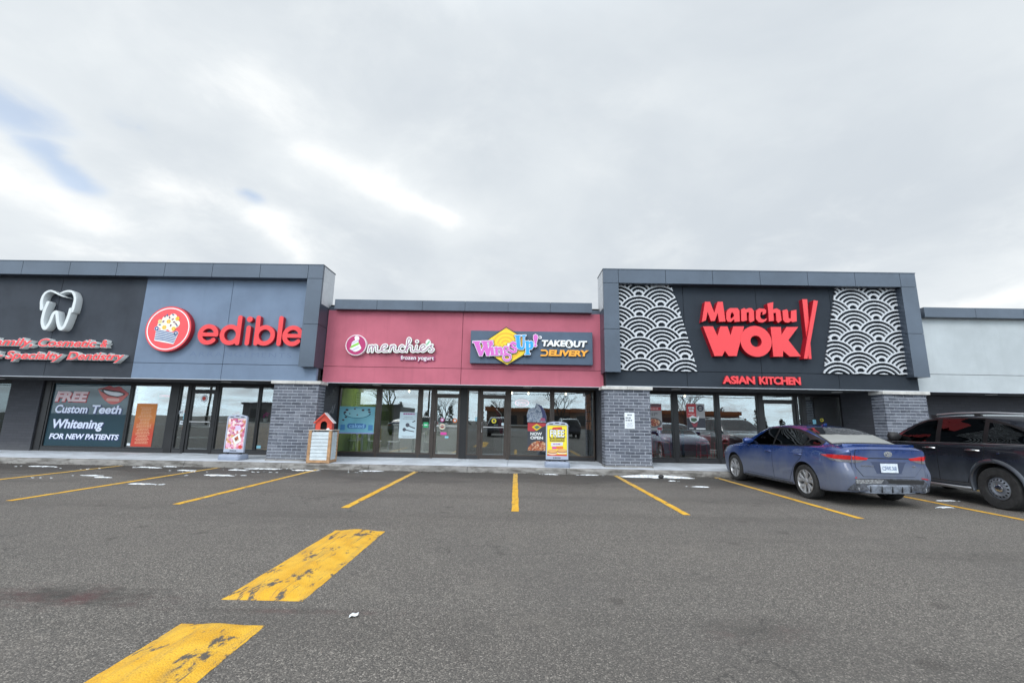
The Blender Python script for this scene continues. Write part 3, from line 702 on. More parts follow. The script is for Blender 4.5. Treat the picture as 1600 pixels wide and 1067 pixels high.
room(B, -5.96, -1.80, ('white', (.5, .5, .5)), ('greyb', (.14, .15, .16)), ('lightfloor', (.42, .43, .45)), left=LIME, right=LIME)
room(B, -1.70, 2.64, ('char', (.06, .06, .065)), ('char', (.06, .06, .065)), ('dark', (.12, .12, .13)))
for px_ in (-4.6, -2.8): fill_panel(B, px_, 17.5, e=4.0); fill_panel(B, px_ - .3, 16.0, e=5.0)
fill_panel(B, .6, 18.5, e=2.5); fill_panel(B, .4, 16.6, e=2.5)

# ---- wave-pattern unit
Cc = thing('shop_building', 'tall shop unit with dark fascia framed by white wave pattern screens', 'building', (7.3, 14, 0), 'shop units of the plaza')
fascia(Cc, 2.665, 11.86, (5.07, 7.29, 9.55), 13.0, 2.48, 2.94, 5.62, ST_SLATE)
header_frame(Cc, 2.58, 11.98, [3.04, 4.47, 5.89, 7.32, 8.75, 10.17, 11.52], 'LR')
roof(Cc, 2.67, 11.95, 4.7, 13.8)
brick_pillar(Cc, 2.585, 3.93); brick_pillar(Cc, 10.75, 11.985)
MB().box(2.66, 3.90, 13.42, WALL_Y + .15, WALK_Z, 2.459).build('pier_wall', DBRICK, Cc)
MB().box(10.77, 11.95, 13.42, WALL_Y + .15, WALK_Z, 2.459).build('pier_wall', DBRICK, Cc)
soffit(Cc, 2.66, 11.94, 13.12, ((4.94, 13.6), (9.88, 13.6)))
head(Cc, 3.90, 10.77); riser(Cc, 3.91, 8.06, (5.3, 6.7)); riser(Cc, 9.48, 10.77)
posts(Cc, ((5.215, 5.33), (6.645, 6.715), (8.035, 8.155), (9.265, 9.30), (9.475, 9.555)), ALU)
window(Cc, 3.91, 5.21); window(Cc, 5.335, 6.64); window(Cc, 6.72, 8.03); door(Cc, 8.16, 9.26, 'L'); window(Cc, 8.16, 9.26, 2.205, 2.42); window(Cc, 9.305, 9.47); window(Cc, 9.56, 10.765)
room(Cc, 2.70, 11.9, ('char2', (.07, .06, .06)), ('redb', (.16, .05, .045)), ('dark', (.12, .12, .13)))
for px_ in (5.2, 8.6): fill_panel(Cc, px_, 18.0, e=2.2); fill_panel(Cc, px_ - .4, 16.3, e=3.5)
WAVE = M('wave_screen_white', (.54, .565, .60), .5)
Rw, P_, dw = .64, .64, .115
def wave_field(X, Z, cx, top):
    """overlapping fans, lower rows in front"""
    V = np.full(X.shape, -1.0); done = np.zeros(X.shape, bool)
    rows = []
    for k in range(-6, 14):
        zt = top - .32 * k; ox = cx if k % 2 == 0 else cx + .66
        rows.append((zt, ox))
    rows.sort()
    for zt, ox in rows:
        for c in range(-4, 5):
            xc = ox + 1.32 * c; d = np.hypot((X - xc) * .97, Z - (zt - Rw)); ins = (d < Rw) & ~done & (Z > zt - Rw - .05)
            rr = Rw - d; s = .022 - np.abs(np.mod(rr, dw) - .022); s = np.where(rr > .50, np.where(rr < .53, .53 - rr, -.02), s)
            V = np.where(ins, s, V); done |= ins
    return V
for (poly, cx, top) in (([(3.06, 2.935), (5.372, 2.935), (4.93, 4.80), (4.70, 5.58), (3.06, 5.58)], 3.702, 5.252), ([(9.075, 2.945), (11.60, 2.945), (11.66, 3.2), (11.66, 5.58), (9.71, 5.58)], 10.837, 5.245)):
    xs = [p[0] for p in poly]; zs = [p[1] for p in poly]
    X, Z = grid(min(xs) - .03, max(xs) + .03, min(zs) - .03, max(zs) + .03, .0125)
    V = np.minimum(wave_field(X, Z, cx, top), sd_poly(X, Z, poly))
    field_solid('wave_screen', X, Z, V, 12.93, .045, WAVE, Cc, tol=.003)
MB().box(3.05, 5.40, 12.985, 12.998, 2.945, 2.95).build('wave_rail', ST_SLATE, Cc)

# ---- pale grey unit at the right
D = thing('shop_building', 'lower shop unit at the right edge with pale grey fascia behind the dark car', 'building', (20, 14, 0), 'shop units of the plaza')
fascia(D, 11.99, 34, (20.3, 28.6), 13.35, 2.50, 3.025, 4.765, ST_GREY)
parapet_strip(D, 12.5, 34, [14.06 + 1.46 * k for k in range(14) if 14.06 + 1.46 * k < 33.8], z0=4.765, z1=5.07)
roof(D, 11.98, 34, 4.7, 13.8)
MB().box(11.96, 34, WALL_Y - .1, WALL_Y + .15, WALK_Z, 2.459).build('brick_wall', DBRICK, D)
MB().box(11.99, 34, 13.47, WALL_Y + .1, 2.485, 2.52).build('soffit', SOFF, D)
MB().lathe([(.14, 2.48), (.14, 2.47), (.10, 2.466), (.10, 2.48)], 24, Matrix.Translation((14.9, 13.9, 0))).build('soffit_light', M('light_trim', (.62, .62, .6), .4), D)
SH = {
'wok_M': [[5.651,5.039],[5.802,5.041],[5.91,4.699],[6.033,5.045],[6.184,5.047],[6.228,4.437],[6.036,4.425],[6.011,4.7],[5.908,4.453],[5.793,4.442],[5.71,4.731],[5.645,4.463],[5.519,4.411]],
'wok_a': [[6.311,4.801],[6.39,4.853],[6.62,4.856],[6.664,4.782],[6.653,4.444],[6.494,4.427],[6.486,4.512],[6.379,4.422],[6.294,4.438],[6.256,4.503],[6.264,4.704]],
'wok_ah': [[6.407,4.689],[6.45,4.731],[6.498,4.64],[6.486,4.595],[6.395,4.52],[6.383,4.594]],
'wok_n': [[6.715,4.819],[6.814,4.862],[6.86,4.824],[6.958,4.865],[7.044,4.857],[7.095,4.783],[7.085,4.472],[6.966,4.42],[6.927,4.469],[6.948,4.736],[6.875,4.726],[6.868,4.483],[6.739,4.445],[6.698,4.465]],
'wok_c': [[7.161,4.784],[7.26,4.86],[7.417,4.848],[7.468,4.804],[7.448,4.706],[7.343,4.653],[7.36,4.758],[7.302,4.742],[7.268,4.608],[7.304,4.534],[7.375,4.521],[7.47,4.558],[7.434,4.477],[7.323,4.419],[7.211,4.438],[7.141,4.532]],
'wok_h': [[7.517,5.014],[7.7,5.062],[7.672,4.837],[7.784,4.869],[7.888,4.811],[7.9,4.499],[7.795,4.418],[7.744,4.482],[7.751,4.728],[7.673,4.721],[7.669,4.481],[7.518,4.458],[7.527,4.76]],
'wok_u': [[7.953,4.806],[8.083,4.844],[8.116,4.799],[8.115,4.568],[8.179,4.557],[8.208,4.801],[8.369,4.833],[8.349,4.477],[8.212,4.448],[8.181,4.486],[8.105,4.432],[7.997,4.442],[7.947,4.515]],
'wok_W': [[5.548,4.279],[5.846,4.284],[5.959,3.998],[6.064,4.287],[6.276,4.291],[6.348,4.019],[6.447,4.293],[6.771,4.299],[6.485,3.399],[6.25,3.395],[6.148,3.552],[6.061,3.392],[5.834,3.388]],
'wok_O': [[7.086,3.851],[7.546,3.858],[7.086,3.857],[7.257,3.859]],
'wok_K': [[7.556,4.294],[7.861,4.299],[7.859,4.059],[8.027,4.301],[8.375,4.307],[8.046,3.902],[8.373,3.419],[8.042,3.408],[7.861,3.58],[7.839,3.405],[7.562,3.4]],
'wok_s1': [[8.598,5.172],[8.748,5.174],[8.69,3.356],[8.605,3.355]],
'wok_s2': [[8.902,5.132],[9.027,5.113],[8.537,3.348],[8.431,3.352]],
'asian': [[6.071,2.837],[7.029,2.558],[7.162,2.827],[8.366,2.567]],
'tooth1': [[-14.516,4.495],[-14.568,4.766],[-14.508,4.986],[-14.346,5.065],[-14.16,4.992],[-13.98,4.912],[-13.791,4.863]],
'tooth2': [[-14.022,5.0],[-13.847,5.064],[-13.672,5.039],[-13.552,4.858],[-13.543,4.631],[-13.562,4.434]],
'tooth3': [[-14.351,4.694],[-14.409,4.406],[-14.398,4.077],[-14.28,3.883],[-14.171,4.051],[-14.113,4.336],[-14.02,4.388],[-13.934,4.114],[-13.814,3.89],[-13.701,3.954],[-13.63,4.283],[-13.613,4.494]],
'toothw': [[-14.637,4.644],[-14.513,4.646]],
'fam': [[-15.627,3.576],[-14.588,3.328]],
'cos': [[-14.47,3.595],[-12.317,3.366]],
'spe': [[-15.376,3.183],[-13.616,2.937]],
'den': [[-13.524,3.2],[-11.731,2.94]],
'ed_disc': [[-10.542,3.947],[-11.233,3.935],[-9.853,3.958],[-10.656,4.655],[-10.43,3.245]],
'ed_basket': [[-10.897,3.916],[-10.251,3.789],[-10.335,3.502],[-10.902,3.596]],
'ed_hook': [[-10.903,3.951],[-10.299,3.812]],
'ed_blob': [[-10.801,4.064],[-10.655,4.223],[-10.461,4.296],[-10.345,4.106],[-10.562,4.068],[-10.445,3.983],[-10.687,3.996]],
'ed_flow': [[-10.68,3.989],[-10.572,4.172],[-10.389,3.949],[-10.318,4.263],[-10.835,4.168]],
'ed_seed': [[-10.829,4.063],[-10.733,4.169],[-10.564,4.294],[-10.468,4.383],[-10.459,4.244],[-10.491,4.051],[-10.303,4.055],[-10.405,4.157],[-10.707,4.327],[-10.644,4.363],[-10.345,4.106]],
'ed_txt': [[-9.676,4.099],[-8.955,3.474],[-8.992,4.11],[-8.211,3.486],[-8.259,4.122],[-7.974,3.49],[-8.003,4.126],[-7.298,3.501],[-7.27,4.138],[-7.011,3.506],[-7.062,4.107],[-6.367,3.483],[-8.441,4.339],[-8.166,4.333]],
'arr': [[-9.965,3.304],[-6.852,3.135]],
'me_disc': [[-4.97,3.611],[-5.281,3.606],[-4.995,3.922]],
'me_sw': [[-5.152,3.488],[-4.976,3.401],[-4.806,3.494],[-4.834,3.593],[-4.903,3.712],[-4.881,3.813],[-4.917,3.883],[-4.997,3.892],[-5.032,3.831],[-5.007,3.771],[-5.099,3.689],[-5.111,3.588]],
'me_gr': [[-5.139,3.568],[-4.882,3.703],[-4.847,3.643],[-5.153,3.498]],
'me_0': [[-4.581,3.408],[-4.553,3.598]],
'me_1': [[-4.558,3.518],[-4.497,3.599],[-4.446,3.576],[-4.459,3.414]],
'me_2': [[-4.455,3.519],[-4.398,3.604],[-4.328,3.585],[-4.334,3.461],[-4.286,3.422],[-4.208,3.438]],
'me_3': [[-4.208,3.438],[-4.134,3.509],[-4.021,3.583],[-4.054,3.63],[-4.131,3.605],[-4.17,3.514],[-4.119,3.433],[-3.971,3.436]],
'me_4': [[-3.912,3.433],[-3.88,3.609]],
'me_5': [[-3.892,3.519],[-3.825,3.616],[-3.76,3.587],[-3.772,3.471],[-3.718,3.432],[-3.636,3.447]],
'me_6': [[-3.487,3.591],[-3.558,3.622],[-3.619,3.549],[-3.602,3.466],[-3.527,3.435],[-3.444,3.46]],
'me_7': [[-3.444,3.46],[-3.378,3.617],[-3.3,3.769],[-3.331,3.849],[-3.378,3.808],[-3.39,3.617],[-3.398,3.431]],
'me_8': [[-3.392,3.517],[-3.311,3.614],[-3.246,3.589],[-3.253,3.48],[-3.202,3.441],[-3.124,3.462]],
'me_9': [[-3.098,3.622],[-3.114,3.49],[-3.064,3.447],[-2.986,3.468]],
'me_10': [[-2.986,3.468],[-2.926,3.525],[-2.831,3.596],[-2.878,3.646],[-2.95,3.604],[-2.969,3.508],[-2.906,3.45],[-2.82,3.487],[-2.746,3.578]],
'me_11': [[-2.746,3.578],[-2.617,3.654]],
'me_12': [[-2.617,3.654],[-2.657,3.589],[-2.578,3.515],[-2.63,3.446],[-2.7,3.463]],
'me_dot': [[-3.091,3.754]],
'me_leaf': [[-2.778,3.627],[-2.813,3.737],[-2.744,3.818],[-2.675,3.739],[-2.689,3.629]],
'me_fy': [[-3.578,3.315],[-2.559,3.213]],
'me_unit': [[-5.541,4.187],[-5.341,4.19]],
'wi_board': [[-1.428,4.09],[2.295,3.119]],
'wi_dia': [[-0.346,4.217],[0.632,3.639],[-0.289,3.037],[-1.213,3.59]],
'wi_W': [[[-1.316,3.735],[-1.158,3.738],[-1.051,3.344],[-1.131,3.309]],[[-1.136,3.309],[-1.05,3.311],[-0.945,3.643],[-1.002,3.655]],[[-1.068,3.739],[-0.923,3.752],[-0.827,3.348],[-0.915,3.313]],[[-0.92,3.313],[-0.834,3.314],[-0.769,3.744],[-0.812,3.748]],[[-1.355,3.755],[-1.12,3.769],[-1.119,3.723],[-1.354,3.708]],[[-1.095,3.77],[-0.737,3.786],[-0.736,3.745],[-1.093,3.723]]],
'wi_i': [[[-0.815,3.567],[-0.713,3.574],[-0.687,3.337],[-0.783,3.325]],[[-0.833,3.58],[-0.714,3.589],[-0.713,3.553],[-0.832,3.541]],[[-0.81,3.361],[-0.657,3.374],[-0.651,3.338],[-0.804,3.325]]],
'wi_idot': [[-0.793,3.684],[-0.726,3.685]],
'wi_n': [[[-0.673,3.58],[-0.591,3.591],[-0.565,3.344],[-0.646,3.338]],[[-0.6,3.532],[-0.553,3.592],[-0.469,3.586],[-0.437,3.522],[-0.428,3.362],[-0.504,3.353],[-0.518,3.52],[-0.584,3.506]],[[-0.698,3.59],[-0.592,3.602],[-0.591,3.566],[-0.697,3.553]],[[-0.678,3.368],[-0.54,3.378],[-0.539,3.34],[-0.676,3.327]],[[-0.525,3.379],[-0.403,3.388],[-0.402,3.352],[-0.524,3.34]]],
'wi_g': [[-0.335,3.536],[-0.246,3.538],[-0.335,3.536],[-0.304,3.537],[-0.299,3.28],[-0.19,3.281],[-0.299,3.267],[-0.228,3.268]],
'wi_g2': [[[-0.265,3.615],[-0.185,3.668],[-0.171,3.624],[-0.247,3.577]],[[-0.39,3.466],[-0.346,3.433],[-0.179,3.366],[-0.191,3.307],[-0.357,3.368],[-0.409,3.414]]],
'wi_ap': [[[-0.287,3.692],[-0.236,3.701],[-0.255,3.602],[-0.275,3.602]]],
'wi_s': [[-0.052,3.696],[-0.122,3.729],[-0.185,3.668],[-0.119,3.592],[-0.042,3.554],[-0.054,3.471],[-0.13,3.449],[-0.199,3.487]],
'wi_U': [[[-0.041,3.943],[0.071,3.951],[0.092,3.634],[0.148,3.583],[0.149,3.526],[0.06,3.53],[-0.017,3.593]],[[0.136,3.526],[0.123,3.57],[0.178,3.615],[0.184,3.947],[0.225,3.948],[0.23,3.61],[0.195,3.532]],[[-0.072,3.964],[0.104,3.972],[0.105,3.935],[-0.072,3.925]],[[0.143,3.973],[0.266,3.98],[0.266,3.943],[0.143,3.936]]],
'wi_p': [[[0.261,3.779],[0.35,3.794],[0.37,3.394],[0.273,3.384]],[[0.35,3.742],[0.414,3.8],[0.483,3.765],[0.494,3.615],[0.442,3.536],[0.358,3.535],[0.357,3.574],[0.403,3.6],[0.397,3.717],[0.356,3.703]],[[0.237,3.787],[0.355,3.799],[0.355,3.763],[0.238,3.75]],[[0.237,3.399],[0.405,3.412],[0.405,3.376],[0.238,3.363]]],
'wi_ex': [[[0.496,3.965],[0.552,4.005],[0.619,3.967],[0.625,3.889],[0.575,3.707],[0.542,3.706],[0.492,3.874]]],
'wi_exd': [[0.555,3.657],[0.596,3.658]],
'wi_reg': [[0.701,3.917],[0.747,3.917]],
'wi_take': [[0.733,3.826],[1.459,3.636]],
'wi_o': [[1.595,3.731],[1.701,3.733]],
'wi_ut': [[1.728,3.842],[2.113,3.647]],
'wi_del': [[0.9,3.549],[2.16,3.365]],
'wi_D': [[0.734,3.546],[0.9,3.343]],
'wi_ring': [[-0.352,3.73],[-0.186,3.733],[-0.058,3.735]],
'd_free': [[-15.609,2.118],[-14.473,1.754]],
'd_cus': [[-15.541,1.647],[-13.244,1.373]],
'd_whi': [[-15.517,1.186],[-13.773,0.9]],
'd_for': [[-15.554,0.709],[-13.185,0.524]],
'd_lipu': [[-14.184,2.209],[-13.982,2.257],[-13.811,2.31],[-13.652,2.263],[-13.477,2.295],[-13.305,2.179],[-13.134,2.064],[-13.28,2.041],[-13.444,2.118],[-13.72,2.143],[-14.001,2.197]],
'd_lipl': [[-14.182,2.194],[-14.042,2.092],[-13.783,1.993],[-13.475,1.955],[-13.276,2.017],[-13.132,2.055],[-13.255,1.899],[-13.41,1.764],[-13.641,1.716],[-13.872,1.83],[-14.055,2.003]],
'd_teeth': [[-14.015,2.188],[-13.718,2.134],[-13.443,2.109],[-13.28,2.041],[-13.478,1.969],[-13.786,2.014],[-13.97,2.108]],
'p_menu': [[-12.791,1.739],[-12.157,1.757],[-12.05,0.337],[-12.609,0.327]],
'p_open': [[-12.081,2.089],[-11.632,1.936]],
'st_ed': [[-11.341,1.542],[-11.182,1.418],[-11.164,1.443],[-10.979,1.231],[-11.246,1.201],[-11.042,1.073],[-11.134,1.04],[-10.983,0.901],[-11.149,1.561],[-11.008,1.484],[-12.903,0.445],[-12.769,0.361],[-8.564,0.449],[-8.408,0.35]],
'st_edc': [[-10.525,1.956],[-10.379,1.958]],
'p_cak': [[-5.921,1.76],[-4.729,1.787],[-4.695,0.907],[-5.868,0.886]],
'p_flo': [[-3.889,1.644],[-3.273,1.655],[-3.238,0.773],[-3.832,0.762]],
'cak_t': [[-5.585,1.235],[-4.994,1.058]],
'cak_o': [[-5.307,1.555],[-4.857,1.563],[-5.293,1.382]],
'st_me': [[-2.452,1.392],[-2.026,1.378],[-2.431,1.167],[-2.389,0.944],[-2.279,0.828],[-2.992,1.219],[-2.835,1.379],[-2.36,0.319],[-4.687,0.367],[-4.356,1.525]],
'p_now': [[0.402,1.344],[0.99,1.348],[0.994,0.452],[0.403,0.441]],
'now_t': [[0.485,1.04],[0.866,0.941],[0.487,0.897],[0.907,0.8]],
'w_open': [[0.074,2.006],[0.314,2.01],[0.076,1.873]],
'st_wi': [[-0.729,1.386],[-0.649,1.387],[-1.294,1.432],[-0.398,1.282]],
'p_11': [[4.312,2.049],[4.846,2.043],[4.831,1.193],[4.281,1.183]],
'p_wok': [[5.662,2.067],[6.266,2.077],[6.273,1.207],[5.67,1.196]],
't_11': [[4.423,1.742],[4.692,1.639]],
'st_wok': [[10.117,1.614],[10.202,1.615],[9.854,1.552]],
'notice': [[3.176,1.682],[3.446,1.242]],
'wvL': [[3.702,5.252],[4.334,4.92],[4.362,5.58]],
'wvR': [[10.837,5.245],[10.164,4.88],[10.828,4.566]],
'sl': [[-16.86,14.09,2.44],[-13.09,12.99,2.44],[-9.16,13.75,2.44],[-4.48,14.0,2.44],[0.32,13.44,2.44],[4.94,13.41,2.44],[9.88,13.27,2.44],[13.32,12.35,2.44]],
'hump1': [[-2.231,3.652,0.0],[-1.626,3.687,0.0],[-1.64,5.827,0.0],[-2.189,5.78,-0.0]],
'hump2': [[-2.273,2.581,0.0],[-1.675,2.607,0.0],[-1.691,3.233,0.0],[-2.243,3.271,0.0]],
'misc0': [[-1.142,3.42,0.0],[-3.377,3.648,0.0],[-3.848,3.62,0.0],[-2.774,3.646,0.0],[3.665,12.093,0.0],[2.885,12.385,0.0],[4.443,11.696,0.0],[1.683,3.35,0.0]],
'snow': [[-7.023,10.646,0.0],[-7.623,10.429,0.0],[-6.608,10.713,0.0],[-9.685,12.022,0.0],[-9.836,11.833,0.0],[-9.648,12.366,0.0],[-6.788,12.398,0.0],[-7.278,12.475,-0.0],[-6.382,12.643,0.0],[-8.121,11.533,0.0],[-9.793,10.318,0.0],[-9.317,9.933,0.0],[-8.854,9.895,0.0],[-10.158,9.588,0.0],[-9.993,9.827,0.0],[-3.831,12.29,0.0],[-4.079,12.246,0.0],[-3.498,12.349,0.0],[-4.329,11.755,0.0],[3.717,12.378,0.0],[3.012,12.55,0.0],[4.442,11.821,0.0],[4.057,10.324,0.0],[4.362,10.365,0.0],[-7.572,8.92,0.0],[-7.228,11.69,0.0],[-5.776,11.797,0.0],[-5.53,11.99,0.0]],
'aframe1': [[-8.752,13.027,0.15],[-7.995,13.198,0.15],[-8.254,12.925,0.15]],
'aframe2': [[0.828,12.687,0.15],[1.507,12.816,0.15],[1.175,12.753,0.15]],
'af1s': [[-8.59,1.39],[-7.973,1.401],[-8.588,0.4],[-7.934,0.412],[-8.5,0.301],[-7.824,0.128]],
'af2s': [[0.863,1.351],[1.482,1.363],[0.861,0.325],[1.477,0.336],[0.834,0.285],[1.517,0.141],[0.864,1.243],[1.45,0.441]],
'planter': [[-5.81,12.361,0.15],[-5.179,12.398,0.15],[-5.176,12.976,0.15]],
'plz': [[-5.811,0.158],[-5.847,1.021],[-5.238,1.032],[-5.155,0.154],[-5.705,1.041],[-5.726,1.251],[-5.483,1.521],[-5.259,1.26],[-5.062,1.263]],
}
# ------------------------------------------------------------------ signs on the fascias
RED = M('sign_red', (.76, .050, .058), .35, spec=.4); REDSIDE = M('sign_red_return', (.34, .012, .025), .45)
WHITE = M('sign_white', (.80, .82, .83), .4); OFFW = M('letter_return', (.76, .80, .80), .5); NAVY = M('navy_ink', (.015, .03, .13), .5)
def B4(k):
    a, c = SH[k]; return (min(a[0], c[0]), max(a[0], c[0]), min(a[1], c[1]), max(a[1], c[1]))
def area(polys=(), holes=(), circ=(), pad=.1, h=.008, grow=0.0):
    P = [q for p in polys for q in p]
    for c, r in circ: P += [(c[0] - r, c[1] - r), (c[0] + r, c[1] + r)]
    x = [q[0] for q in P]; z = [q[1] for q in P]
    X, Z = grid(min(x) - pad, max(x) + pad, min(z) - pad, max(z) + pad, h); V = np.full(X.shape, -1.0)
    for p in polys: V = np.maximum(V, sd_poly(X, Z, p))
    for c, r in circ: V = np.maximum(V, sd_circ(X, Z, c, r))
    for p in holes: V = np.minimum(V, -sd_poly(X, Z, p))
    return X, Z, V + grow

TOOTH = M('tooth_white', (.62, .66, .68), .4)
# tooth emblem over the dental office
t = thing('tooth_emblem', 'white three-dimensional outline of a tooth mounted on the charcoal fascia', 'sign', (-14.1, 12.95, 4.4))
X, Z = grid(-15.0, -13.2, 3.6, 5.3, .012)
V = np.maximum(sd_line(X, Z, SH['tooth2'], .024, .050), sd_line(X, Z, SH['tooth1'], .050, .008))
V2 = sd_line(X, Z, SH['tooth3'], .047)
field_solid('ribbon', X, Z, V, 12.78, .21, TOOTH, t, bevel=.006); field_solid('ribbon', X, Z, V2, 12.772, .21, TOOTH, t, bevel=.006)
# dental lettering: red faces, white returns
t = thing('wall_lettering', 'red italic channel letters reading Family, Cosmetic and Multi-Specialty Dentistry below the tooth emblem', 'sign', (-13.5, 12.95, 3.2))
xf0, xf1, zf0, zf1 = B4('fam'); xc0, xc1, zc0, zc1 = B4('cos'); xs0, xs1, zs0, zs1 = B4('spe'); xd0, xd1, zd0, zd1 = B4('den')
for s, x0, x1, z0, z1 in (('Family,', -16.02, -14.60, 3.275, 3.60), ('Cosmetic', -14.46, -12.66, 3.335, 3.60), ('&', -12.56, -12.32, 3.34, 3.585), ('Multi-', -16.52, -15.43, 2.96, 3.20), ('Specialty', -15.37, -13.62, 2.875, 3.205), ('Dentistry', -13.50, -11.75, 2.88, 3.21)):
    w = text('word', s, (x0, x1, z0, z1), 12.842, .15, OFFW, t, bold=.042, shear=.22)
    text('word_face', s, (x0 + .012, x1 - .012, z0 + .012, z1 - .012), 12.834, .01, RED, w, bold=.022, shear=.22)
# edible: disc logo and rounded letters
t = thing('round_logo_sign', 'round red sign with a white ring and a fruit basket drawing on the blue fascia', 'sign', (-10.56, 12.95, 3.95))
c0 = (-10.56, 3.95); REDL = M('logo_red', (.76, .058, .068), .3)
d = disc('disc', c0, .70, 12.83, .15, REDSIDE, t, 72); disc('face', c0, .69, 12.824, .006, REDL, d, 72)
X, Z = grid(-11.3, -9.8, 3.2, 4.7, .010)
field_solid('ring', X, Z, .015 - np.abs(np.hypot(X - c0[0], Z - c0[1]) - .630), 12.818, .006, WHITE, d)
Vb = np.full(X.shape, -1.0)
for (c, r) in zip(SH['ed_blob'], (.10, .135, .12, .12, .15, .12, .12)): Vb = np.maximum(Vb, sd_circ(X, Z, c, r))
field_solid('bouquet', X, Z, Vb, 12.819, .005, M('cream_white', (.80, .79, .66), .4), d)
bk = SH['ed_basket']; Vk = sd_poly(X, Z, bk) + .02
for c in SH['ed_hook']: Vk = np.maximum(Vk, sd_circ(X, Z, c, .07))
field_solid('basket', X, Z, Vk, 12.818, .006, WHITE, d)
DBLUE = M('basket_blue', (.02, .09, .26), .5)
for k in range(6):
    f = (k + .35) / 6; l = (bk[0][0] + (bk[3][0] - bk[0][0]) * f, bk[0][1] + (bk[3][1] - bk[0][1]) * f); r = (bk[1][0] + (bk[2][0] - bk[1][0]) * f, bk[1][1] + (bk[2][1] - bk[1][1]) * f)
    m_ = ((l[0] + r[0]) / 2, (l[1] + r[1]) / 2 + .012)
    field_solid('stripe', X, Z, sd_line(X, Z, [l, m_, r], .0135), 12.812, .006, DBLUE, d)
for c in SH['ed_hook']: field_solid('hook', X, Z, .016 - np.abs(np.hypot(X - c[0], Z - c[1]) - .045), 12.812, .006, DBLUE, d)
YEL = M('flower_yellow', (.78, .48, .03), .5); PUR = M('berry_purple', (.20, .03, .12), .5)
for i, c in enumerate(SH['ed_flow']):
    Vf = np.full(X.shape, -1.0)
    for k in range(6): Vf = np.maximum(Vf, sd_circ(X, Z, (c[0] + .04 * math.cos(k * 1.047), c[1] + .04 * math.sin(k * 1.047)), .026))
    field_solid('flower', X, Z, Vf, 12.812, .006, YEL if i < 4 else M('petal_pale', (.75, .66, .30), .5), d)
for i, c in enumerate(SH['ed_seed']):
    a = i * .9; field_solid('berry', X, Z, sd_seg(X, Z, (c[0] - .016 * math.cos(a), c[1] - .016 * math.sin(a)), (c[0] + .016 * math.cos(a), c[1] + .016 * math.sin(a)), .019), 12.811, .006, PUR if i % 3 else DBLUE, d)
t = thing('wall_lettering', 'rounded red letters reading edible beside the round logo on the blue fascia', 'sign', (-8.1, 12.95, 3.8))
def letters(cx):
    xb, xh, asc, r = 3.548, 4.045, 4.335, .068; z = (xb + xh) / 2; rr = (xh - xb) / 2
    def ring(X, Z, c, a0, a1):
        pts = [(c + rr * .99 * math.cos(R(a)), z + rr * math.sin(R(a))) for a in np.linspace(a0, a1, 30)]; return sd_line(X, Z, pts, r, smooth=False)
    return ring, z, rr, xb, xh, asc, r
ring_, z_, rr_, xb_, xh_, asc_, r_ = letters(0)
for s, cx in (('e', -9.335), ('d', -8.665), ('i', -8.125), ('b', -7.615), ('l', -7.165), ('e', -6.765)):
    X, Z = grid(cx - .50, cx + .50, 3.4, 4.5, .010)
    if s == 'e': V = np.maximum(ring_(X, Z, cx, 0, 318), sd_seg(X, Z, (cx - .22, z_), (cx + .24, z_), r_ * .85))
    if s == 'd': V = np.maximum(ring_(X, Z, cx, 0, 360), sd_seg(X, Z, (cx + .245, xb_), (cx + .245, asc_), r_))
    if s == 'b': V = np.maximum(ring_(X, Z, cx, 0, 360), sd_seg(X, Z, (cx - .245, xb_), (cx - .245, asc_), r_))
    if s == 'l': V = sd_seg(X, Z, (cx, xb_), (cx, asc_), r_)
    if s == 'i': V = np.maximum(sd_seg(X, Z, (cx, xb_), (cx, 4.02), r_), sd_circ(X, Z, (cx, 4.285), .088))
    if cx > -6.8: V = np.minimum(V, -6.455 - X)
    l = field_solid('letter', X, Z, V, 12.845, .13, REDSIDE, t); field_solid('letter_face', X, Z, V, 12.839, .006, RED, l, bevel=0)
GHOST = M('ghost_lettering', (.130, .180, .275), .9)
tag(text('ghost_lettering', 'ARRANGEMENTS', (-9.93, -6.82, 3.15, 3.30), 12.999, .0012, GHOST, None, spacing=1.25), 'faint ghost of removed letters reading ARRANGEMENTS on the blue fascia under edible', 'lettering')

# frozen yogurt shop: disc and script
t = thing('script_sign', 'white outlined script sign for frozen yogurt with a magenta disc on the red fascia', 'sign', (-3.9, 13.3, 3.5))
MAG = M('disc_magenta', (.42, .012, .13), .4); GRAYL = M('sign_return', (.30, .31, .30), .6); GRN = M('lime_band', (.25, .58, .05), .5); LIL = M('lilac', (.62, .50, .74), .5)
cd = (-4.97, 3.611); d = disc('disc', cd, .325, 13.225, .12, M('disc_rim', (.75, .66, .70), .4), t, 64); disc('disc_face', cd, .298, 13.219, .006, MAG, d, 64)
X, Z = grid(-5.35, -4.6, 3.2, 4.0, .006); Vs = sd_poly(X, Z, smooth_line(SH['me_sw'] + SH['me_sw'][:1], 5))
field_solid('swirl', X, Z, Vs, 13.213, .006, WHITE, d)
field_solid('swirl_band', X, Z, np.minimum(Vs - .004, sd_poly(X, Z, SH['me_gr'])), 13.207, .006, GRN, d)
for dz in (.10, -.13):
    p = [(a, c + dz) for a, c in SH['me_gr']]; p[2] = (p[2][0], p[2][1] + .02)
    field_solid('swirl_band', X, Z, np.minimum(Vs - .006, np.minimum(sd_poly(X, Z, p) - .006, 1)), 13.207, .006, LIL, d)
X, Z = grid(-4.75, -2.4, 3.25, 4.05, .007); V = np.full(X.shape, -1.0)
for k in range(13): V = np.maximum(V, sd_line(X, Z, SH['me_%d' % k], 0.0))
V = np.maximum(V, sd_circ(X, Z, SH['me_dot'][0], .018))
